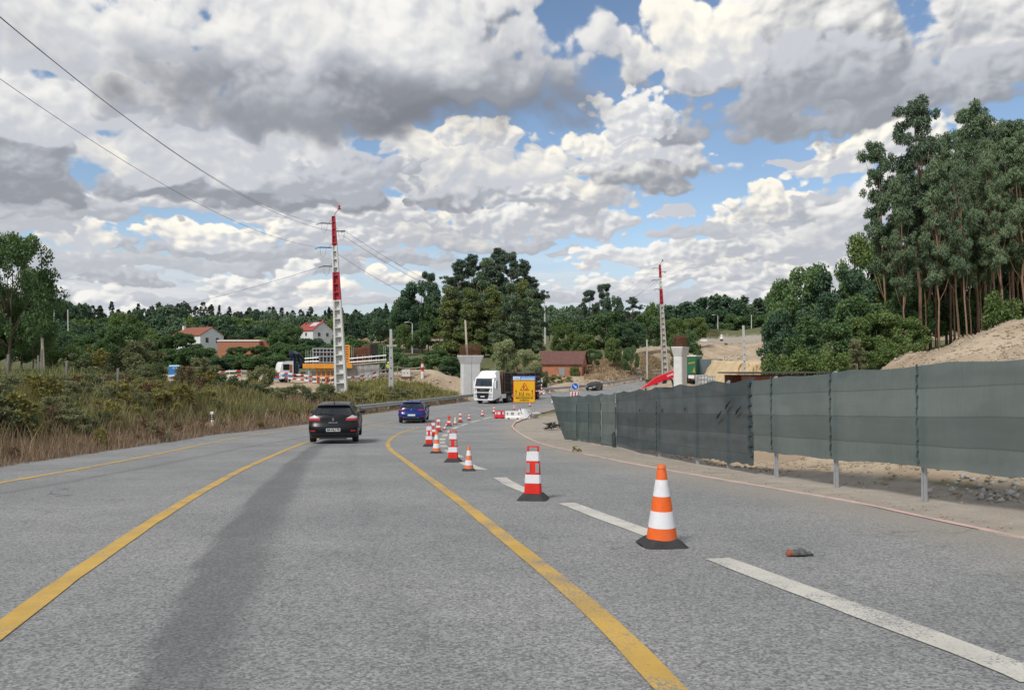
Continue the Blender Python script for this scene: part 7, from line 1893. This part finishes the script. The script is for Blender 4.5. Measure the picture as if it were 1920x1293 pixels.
for row, (d0, base, jit, step, wps) in enumerate(((300, 600, 8, 15, (34, 56)), (262, 614, 8, 18, (36, 60)), (225, 628, 8, 22, (40, 66)), (185, 642, 8, 26, (40, 70)), (150, 656, 8, 30, (44, 80)))):
    px = -60 + row * 7
    while px < (760 if row < 4 else 640):
        d = d0 * R_.uniform(.95, 1.05); tp = max(base, SL(px) + 8) + R_.uniform(-jit, jit); wp = R_.uniform(*wps)
        if not hide(px, tp, wp, d) and not (640 < px < 770 and row > 1 and tp < 650):
            k = R_.choice(('farA', 'farA', 'farB', 'farC', 'farC') if row < 3 else ('oakA', 'oakB', 'oakL', 'oakD', 'oakA'))
            plant(k, px, d, tp, wp, slope_label(px, row, k), group='trees on the left slope')
        px += step * R_.uniform(.7, 1.3)
for px, tp, wp, d, k, lb in ((232, 590, 60, 170, 'oakL', 'tall light green tree standing above the others left of the white house'), (338, 628, 74, 190, 'oakA', 'round dark green tree in front of the left end of the white house'), (392, 652, 40, 180, 'oakL', 'yellowish green tree below the white house'), (540, 612, 56, 230, 'oakA', 'dark tree left of the house with solar panels'), (520, 625, 60, 200, 'oakB', 'dark tree right of the orange block building'), (588, 640, 60, 170, 'oakD', 'dark tree below the house with solar panels'), (445, 652, 50, 190, 'oakA', 'bush tree hiding the left foot of the orange block building'), (487, 650, 44, 190, 'oakB', 'bush tree hiding the right foot of the orange block building'), (640, 628, 60, 175, 'oakA', 'dark tree right behind the near banded pole'), (672, 640, 60, 165, 'oakB', 'dark tree behind the orange formwork panel')):
    plant(k, px, d, tp, wp, lb)
for px, tp, wp, d in ((440, 668, 80, 125), (480, 672, 80, 122), (400, 676, 70, 120), (520, 668, 70, 130), (560, 672, 70, 128), (610, 665, 80, 130), (660, 660, 80, 132), (710, 660, 80, 134), (745, 664, 60, 126), (780, 672, 70, 125), (815, 668, 70, 124), (845, 672, 60, 122), (720, 680, 60, 118), (760, 684, 50, 116), (840, 690, 50, 112), (868, 700, 40, 110), (820, 655, 60, 150), (700, 648, 60, 160), (730, 652, 70, 150)):
    plant(R_.choice(('oakA', 'oakB', 'oakD', 'oakA')), px, d, tp + R_.uniform(-3, 3), wp, 'dense dark bush tree in the thicket right behind the abutment site', group='thicket behind the abutment site')
# vineyard row on the terrace
vp = P(770, 652, 205); vb = thing('vineyard_row', 'bright green vine row on posts on the terrace below the pinkish roofed house', 'vines', (vp.x, vp.y, 0))
C = []; 
for i in range(60):
    x = -7.0 + 14.5 * i / 59; z = H(vp.x + x, vp.y); C.append((x, 0, max(z, P(770, 650, 205).z) + 1.1))
C = np.array(C); V, F = cards(C, np.full(60, .55), np.ones(60), 3500, .35, .25, 77)
fo = link(fast_mesh('foliage', V, F), 'foliage', vb, [leaf_mat('vine_leaves', (.07, .10, .02), (.17, .20, .055))])
for i in range(12):
    c = C[i * 5]; mb = MB(); mb.box(c[0] - .06, c[0] + .06, -.3, -.2, c[2] - 1.8, c[2] + .3); mb.build('post', woodg, vb)
# --- shrubs of the left bank and field
def bank_d(px):  # distance of the road edge at this picture column
    return float(np.interp(px, [-300, 0, 200, 400, 580, 687, 800], [13, 17, 24, 38, 62, 75, 92]))
SG = 'shrubs on the left roadside bank'
LBL = {'shrA': 'leafy green shrub growing on the left roadside bank', 'shrB': 'low dark bramble bush on the left roadside bank', 'shrC': 'feathery grey-green broom bush on the left roadside bank', 'shrD': 'yellow-flowered weedy bush on the left roadside bank', 'shrE': 'light green leafy bush on the left roadside bank', 'dock': 'brown dried seed stalk plant on the left roadside bank'}
NMS = {'shrA': 'shrub', 'shrB': 'bramble', 'shrC': 'broom_bush', 'shrD': 'weed_bush', 'shrE': 'shrub', 'dock': 'dock_plant'}
cnt = 0
for i in range(70):   # low seeding plants along the very edge of the verge
    y = 11 + 55 * R_.random() ** 1.5; x = float(Lx(y)) - R_.uniform(.25, 2.4); px_ = CX + FPX * x / y
    if px_ < -80 or abs(x - RP.x) < .7 and y < RP.y + .4: continue
    k = R_.choice(('dock', 'dock', 'shrD', 'shrC')); hh = R_.uniform(.3, .75)
    plant(k, px_, y, None, None, {'dock': 'brown seed-stalk plant', 'shrD': 'small yellowish weed', 'shrC': 'feathery grey-green weed'}[k] + ' on the verge edge ' + ('before the big leafy tree' if px_ < 90 else 'before the fence stakes' if px_ < 230 else 'left of the reflector post' if px_ < 380 else 'beyond the reflector post'), 'weed', SG, NMS[k], h=hh, w=hh * R_.uniform(.7, 1.3), x=x, sink=.04)
for px in range(-140, 700, 15):
    b0 = bank_d(px)
    for q in range(7):
        f = R_.random(); d = b0 * (1.10 + 1.05 * f) + 2
        x = P(px + R_.uniform(-9, 9), HOR, d).x
        if 85 < d < 112 and px > 380: continue
        k = R_.choice(('shrC', 'shrC', 'shrC', 'shrD', 'shrD', 'dock', 'dock', 'shrB') if f < .5 else ('shrA', 'shrB', 'shrC', 'shrC', 'shrC', 'shrE', 'shrD', 'dock'))
        hh = R_.uniform(.55, 1.15) * (1.0 if f < .35 else 1.35) * (1.0 if px < 420 else .72)
        vt = 719 if 306 < px < 354 else 712 if 402 < px < 475 else 740 if px > 515 else 700 - 18 * (px > 250)
        hmax = P(px, vt, d).z - H(x, d)
        if hmax < .25: continue
        hh = min(hh * 1.25, max(.3, hmax))
        plant(k, px, d, None, None, bank_label(px, f, k), 'shrub' if k != 'dock' else 'weed', SG, NMS[k], h=hh, w=hh * R_.uniform(1.0, 1.5) * (.7 if k == 'dock' else 1), x=x, sink=.08)
        cnt += 1
for px, tp, wp, d, k, lb in ((270, 640, 95, 58, 'shrC', 'large feathery grey-green bush left of the blue toilet cabin'), (232, 660, 80, 55, 'shrA', 'large round green bush in the middle of the left field'), (385, 672, 80, 62, 'shrC', 'large grey-green broom bush right of the blue toilet cabin'), (150, 665, 90, 48, 'shrB', 'dark bramble mound right of the fence stakes'), (492, 688, 56, 76, 'shrA', 'round dark green bush in front of the sand by the striped rail'), (345, 705, 70, 58, 'shrC', 'pale feathery bush below the blue toilet cabin'), (120, 650, 70, 60, 'shrE', 'light green bush behind the fence stakes'), (185, 655, 60, 62, 'shrD', 'yellowish tall weeds in the middle of the left field'), (612, 722, 40, 74, 'shrA', 'small dark bush at the foot of the near banded pole'), (225, 610, 90, 95, 'oakA', 'leafy tree in the left field below the skyline gap'), (285, 662, 44, 85, 'oakL', 'light green tree in the left field beside the toilet cabin')):
    plant(k, px, d, tp, wp, lb, 'shrub' if k[:3] == 'shr' else 'tree')
for px, d, hh in ((540, 66, 1.0), (575, 66, .9), (560, 70, 1.2), (520, 62, 1.1), (490, 60, 1.2), (460, 58, 1.3), (430, 55, 1.4), (600, 70, .9), (640, 72, .8), (675, 74, .9), (710, 76, 1.0), (735, 78, 1.1), (770, 84, 1.0), (800, 88, .9), (690, 78, .9), (750, 82, 1.2)):
    k = R_.choice(('shrB', 'shrA', 'shrC')) if px < 640 else R_.choice(('shrD', 'shrC', 'shrC'))
    plant(k, px, d, None, None, 'low bush between the road edge and the earth mound', 'shrub', 'low bushes before the earth mound', NMS[k], h=hh * 1.15, w=hh * 2.0)
for px, py, d, k, hh in ((1220, 700, 143, 'shrA', 1.3), (1235, 668, 158, 'shrC', .9), (1205, 672, 156, 'shrD', .8), (1160, 690, 152, 'shrC', .8)):
    plant(k, px, d, None, None, 'low bush on the dry grass slope below the far banded pole', 'shrub', 'bushes on the dry slope', h=hh, w=hh * 2)
# two weed tufts on the gravel in front of the fence
for px, py, lb in ((1077, 846, 'small green weed tuft on the gravel in front of the folded net panels'), (1086, 847, 'smaller grey weed tuft beside the green one on the gravel')):
    p = G(px, py); plant('shrD', px, p.y, None, None, lb, 'weed', 'weed tufts on the gravel', 'weed_tuft', h=.22 if px < 1080 else .16, w=.2, x=p.x, sink=0)
# --- grass: uncountable blades on the left bank, verge and dry slope
def blades(name, n, fx, hrange, wid, m, seed, seedhead=0.0):
    r = np.random.default_rng(seed)
    x, y = fx(r, n)
    z = terrain(x, y) - .03
    h = hrange[0] + (hrange[1] - hrange[0]) * r.random(len(x)) ** 1.5
    cl = vnoise(x * .8, y * .8); h = h * (.55 + .9 * cl)
    a = r.random(len(x)) * 2 * np.pi; ln = (.15 + .35 * r.random(len(x))) * h
    w = wid * (.6 + .8 * r.random(len(x))) * np.clip(y / 26, .8, 3.0)
    fa = r.random(len(x)) * np.pi
    dx, dy = np.cos(fa) * w, np.sin(fa) * w
    b0 = np.stack([x - dx, y - dy, z], 1); b1 = np.stack([x + dx, y + dy, z], 1)
    mx, my = x + np.cos(a) * ln * .35, y + np.sin(a) * ln * .35
    m0 = np.stack([mx - dx * .8, my - dy * .8, z + h * .6], 1); m1 = np.stack([mx + dx * .8, my + dy * .8, z + h * .6], 1)
    t0 = np.stack([x + np.cos(a) * ln, y + np.sin(a) * ln, z + h], 1)
    V = np.stack([b0, b1, m1, m0, t0], 1).reshape(-1, 3); q = np.arange(len(x)) * 5
    F4 = np.stack([q, q + 1, q + 2, q + 3], 1); F3 = np.stack([q + 3, q + 2, q + 4], 1)
    return tag(link(fast_mesh(name, V, F4, F3), name, None, [m]), kind='stuff')
def left_strip(w0, w1, y0=9, y1=95, p=1.6):
    def f(r, n):
        y = y0 + (y1 - y0) * r.random(n) ** p
        x = Lx(y) - (w0 + (w1 - w0) * r.random(n))
        k = (np.abs(x - RP.x - .12 * (y - RP.y)) > .55) | (y > RP.y + .25) | (y < RP.y - 2.2)
        return x[k], y[k]
    return f
G_dry = leaf_mat('dry_grass_blades', (0.196, 0.133, 0.085), (0.468, 0.352, 0.229), .15)
G_brown = leaf_mat('brown_grass_blades', (0.206, 0.149, 0.117), (0.414, 0.311, 0.239), .15)
G_grn = leaf_mat('green_grass_blades', (0.102, 0.114, 0.046), (0.252, 0.264, 0.130), .2)
G_yel = leaf_mat('yellow_weed_blades', (0.144, 0.150, 0.046), (0.324, 0.312, 0.117), .2)
blades('dry_grass', 56000, left_strip(-.05, 3.2), (.08, .42), .009, G_brown, 41)
blades('dry_grass', 30000, left_strip(.3, 8), (.2, .9), .009, G_dry, 42)
blades('tall_grass', 46000, left_strip(1.8, 12, 9, 60), (.25, .85), .011, G_grn, 43)
blades('weeds', 22000, left_strip(2.2, 10, 9, 60), (.3, .95), .010, G_yel, 44)
def field(px0, px1, d0, d1):
    def f(r, n):
        d = d0 + (d1 - d0) * r.random(n); px = px0 + (px1 - px0) * r.random(n)
        x = (px - CX) / FPX * d; k = (x < Lx(d) - 1.0) | (x > Rx(d) + 4)
        return x[k], d[k]
    return f
blades('tall_grass', 16000, field(640, 860, 74, 97), (.3, .9), .018, G_yel, 45)
blades('tall_grass', 14000, field(600, 850, 68, 92), (.2, .7), .018, G_grn, 46)
blades('dry_grass', 16000, field(1095, 1250, 140, 170), (.2, .6), .018, G_dry, 47)
blades('tall_grass', 12000, field(1310, 1440, 234, 256), (.3, .8), .022, G_grn, 48)
# --- far wood on the horizon hills, one mass
r = np.random.default_rng(55); TV = []; TF = []; o = 0
N = 1000
for i in range(N):
    px = r.uniform(-700, 2700); d = r.uniform(430, 900); x = (px - CX) / FPX * d
    h = r.uniform(9, 17); w = r.uniform(4, 8); 
    z = float(terrain([x], [d])[0])
    nL = 90; con = r.random() < .22
    u = r.random(nL) ** .8; rr = (w / 2) * (np.sqrt(np.maximum(0, 1 - (2 * u - 1) ** 2)) if not con else (1.05 - u)) * r.uniform(.5, 1, nL); a = r.random(nL) * 6.283
    C = np.stack([x + rr * np.cos(a), d + rr * np.sin(a), z + h * (.12 + .88 * u)], 1)
    t = r.normal(size=(nL, 3)); t /= np.linalg.norm(t, axis=1, keepdims=True); b = np.cross(t, r.normal(size=(nL, 3))); b /= np.linalg.norm(b, axis=1, keepdims=True)
    s = r.uniform(.7, 1.3, (nL, 1)) * 1.3
    TV.append(np.stack([C - t * s, C + b * s * .7, C + t * s, C - b * s * .7], 1).reshape(-1, 3))
V = np.concatenate(TV); F = np.arange(len(V)).reshape(-1, 4)
tag(link(fast_mesh('far_forest', V, F), 'far_forest', None, [leaf_mat('forest_leaves', (0.025, 0.040, 0.025), (0.075, 0.100, 0.057), .05)]), kind='stuff')
# --- rubble: stones on the right mound and under the fence, clods along the earth banks
def rubble(name, n, fx, smin, smax, m, seed):
    r = np.random.default_rng(seed); x, y = fx(r, n); z = terrain(x, y)
    base = np.array([[1, 0, 0], [-1, 0, 0], [0, 1, 0], [0, -1, 0], [0, 0, 1], [0, 0, -1]], float)
    fc = np.array([[0, 2, 4], [2, 1, 4], [1, 3, 4], [3, 0, 4], [2, 0, 5], [1, 2, 5], [3, 1, 5], [0, 3, 5]])
    nv = len(base); s = smin + (smax - smin) * r.random((len(x), 1, 1)) ** 3
    V = base[None] * s * r.uniform(.55, 1.3, (len(x), nv, 3)) + r.normal(size=(len(x), nv, 3)) * s * .22
    V[:, :, 2] *= .7
    V += np.stack([x, y, z + .15 * s[:, 0, 0]], 1)[:, None, :]
    F = (fc[None] + (np.arange(len(x)) * nv)[:, None, None]).reshape(-1, 3)
    return tag(link(fast_mesh(name, V.reshape(-1, 3), None, F), name, None, [m]), kind='stuff')
st_p = leaf_mat('pale_stone', (.34, .28, .21), (.50, .43, .34), 0.0, .9)
st_g = leaf_mat('grey_stone', (.40, .39, .37), (.56, .55, .53), 0.0, .9)
def behind_fence(o0, o1, y0, y1):
    def f(r, n):
        y = y0 + (y1 - y0) * r.random(n); return Fx(np.clip(y, 2, 33)) + o0 + (o1 - o0) * r.random(n), y
    return f
rubble('rubble', 2600, behind_fence(.3, 3.0, 7, 24), .010, .06, st_p, 61)
rubble('rubble', 1600, behind_fence(.5, 3.2, 5, 11.5), .015, .085, st_g, 62)
rubble('rubble', 3500, field(1600, 2000, 24, 46), .02, .12, st_p, 63)
rubble('gravel', 2600, lambda r, n: (lambda y: (Rx(y) + .15 + (Fx(np.clip(y, 2, 33)) - Rx(y) - .1) * r.random(n), y))(4 + 34 * r.random(n) ** 1.3), .005, .022, st_p, 64)
rubble('clods', 1800, field(1020, 1260, 130, 160), .04, .28, st_p, 65)
rubble('clods', 1600, field(640, 860, 82, 102), .03, .25, st_p, 66)
rubble('clods', 1500, field(1260, 1400, 128, 165), .05, .4, st_p, 67)
rubble('grit', 500, lambda r, n: (r.uniform(-6, 6, n), 2.5 + 30 * r.random(n) ** 1.4), .003, .010, st_p, 68)
bpy.data.objects[-1:] if False else None
for o_ in [q for q in bpy.data.objects if q.name.startswith('grit')]:
    me_ = o_.data; co = np.empty(len(me_.vertices) * 3, np.float32); me_.vertices.foreach_get('co', co); co = co.reshape(-1, 3); co[:, 2] += .062; me_.vertices.foreach_set('co', co.ravel()); me_.update()
# dug edge with dark roots beside the left end of the fence
p = G(1040, 806); t = thing('root_clump', 'dark tangle of roots and black plastic at the left end of the fence', 'roots', p)
mb = MB(); r_ = random.Random(8)
for q in range(46):
    c = Vector((-.55 + 1.2 * r_.random(), -.2 + 1.4 * r_.random(), .02 + .32 * r_.random()))
    mb.tube([c, c + Vector((r_.uniform(-.2, .2), r_.uniform(-.2, .2), r_.uniform(-.05, .15))), c + Vector((r_.uniform(-.35, .35), r_.uniform(-.3, .3), r_.uniform(-.1, .12)))], [.035, .03, .008], 5)
tag(mb.build('roots', mat('dark_roots', (.035, .028, .026), .9, .4, 12), t), kind='stuff')

# ---- where several alike things stand together, say which one from the left
ORD = ['', 'first', 'second', 'third', 'fourth', 'fifth', 'sixth', 'seventh', 'eighth', 'ninth', 'tenth', 'eleventh', 'twelfth', 'thirteenth', 'fourteenth', 'fifteenth', 'sixteenth', 'seventeenth', 'eighteenth', 'nineteenth', 'twentieth']
by = {}
for o_ in bpy.data.objects:
    if o_.parent is None and 'label' in o_ and 'category' in o_: by.setdefault(o_['label'], []).append(o_)
for lb, os_ in by.items():
    if 1 < len(os_) <= 40 and len(lb.split()) <= 12:
        os_.sort(key=lambda q: q.location.x / max(q.location.y, 1))
        for i, q in enumerate(os_):
            n_ = len(os_)
            q['label'] = lb + (', %s from left' % ORD[i + 1] if i < (n_ + 1) // 2 or n_ < 3 else (', %s from right' % ORD[n_ - i]))

for o_ in bpy.data.objects:
    if o_.parent is None and len(o_.get('label', '').split()) > 16: print('LONG', len(o_['label'].split()), o_['label'])
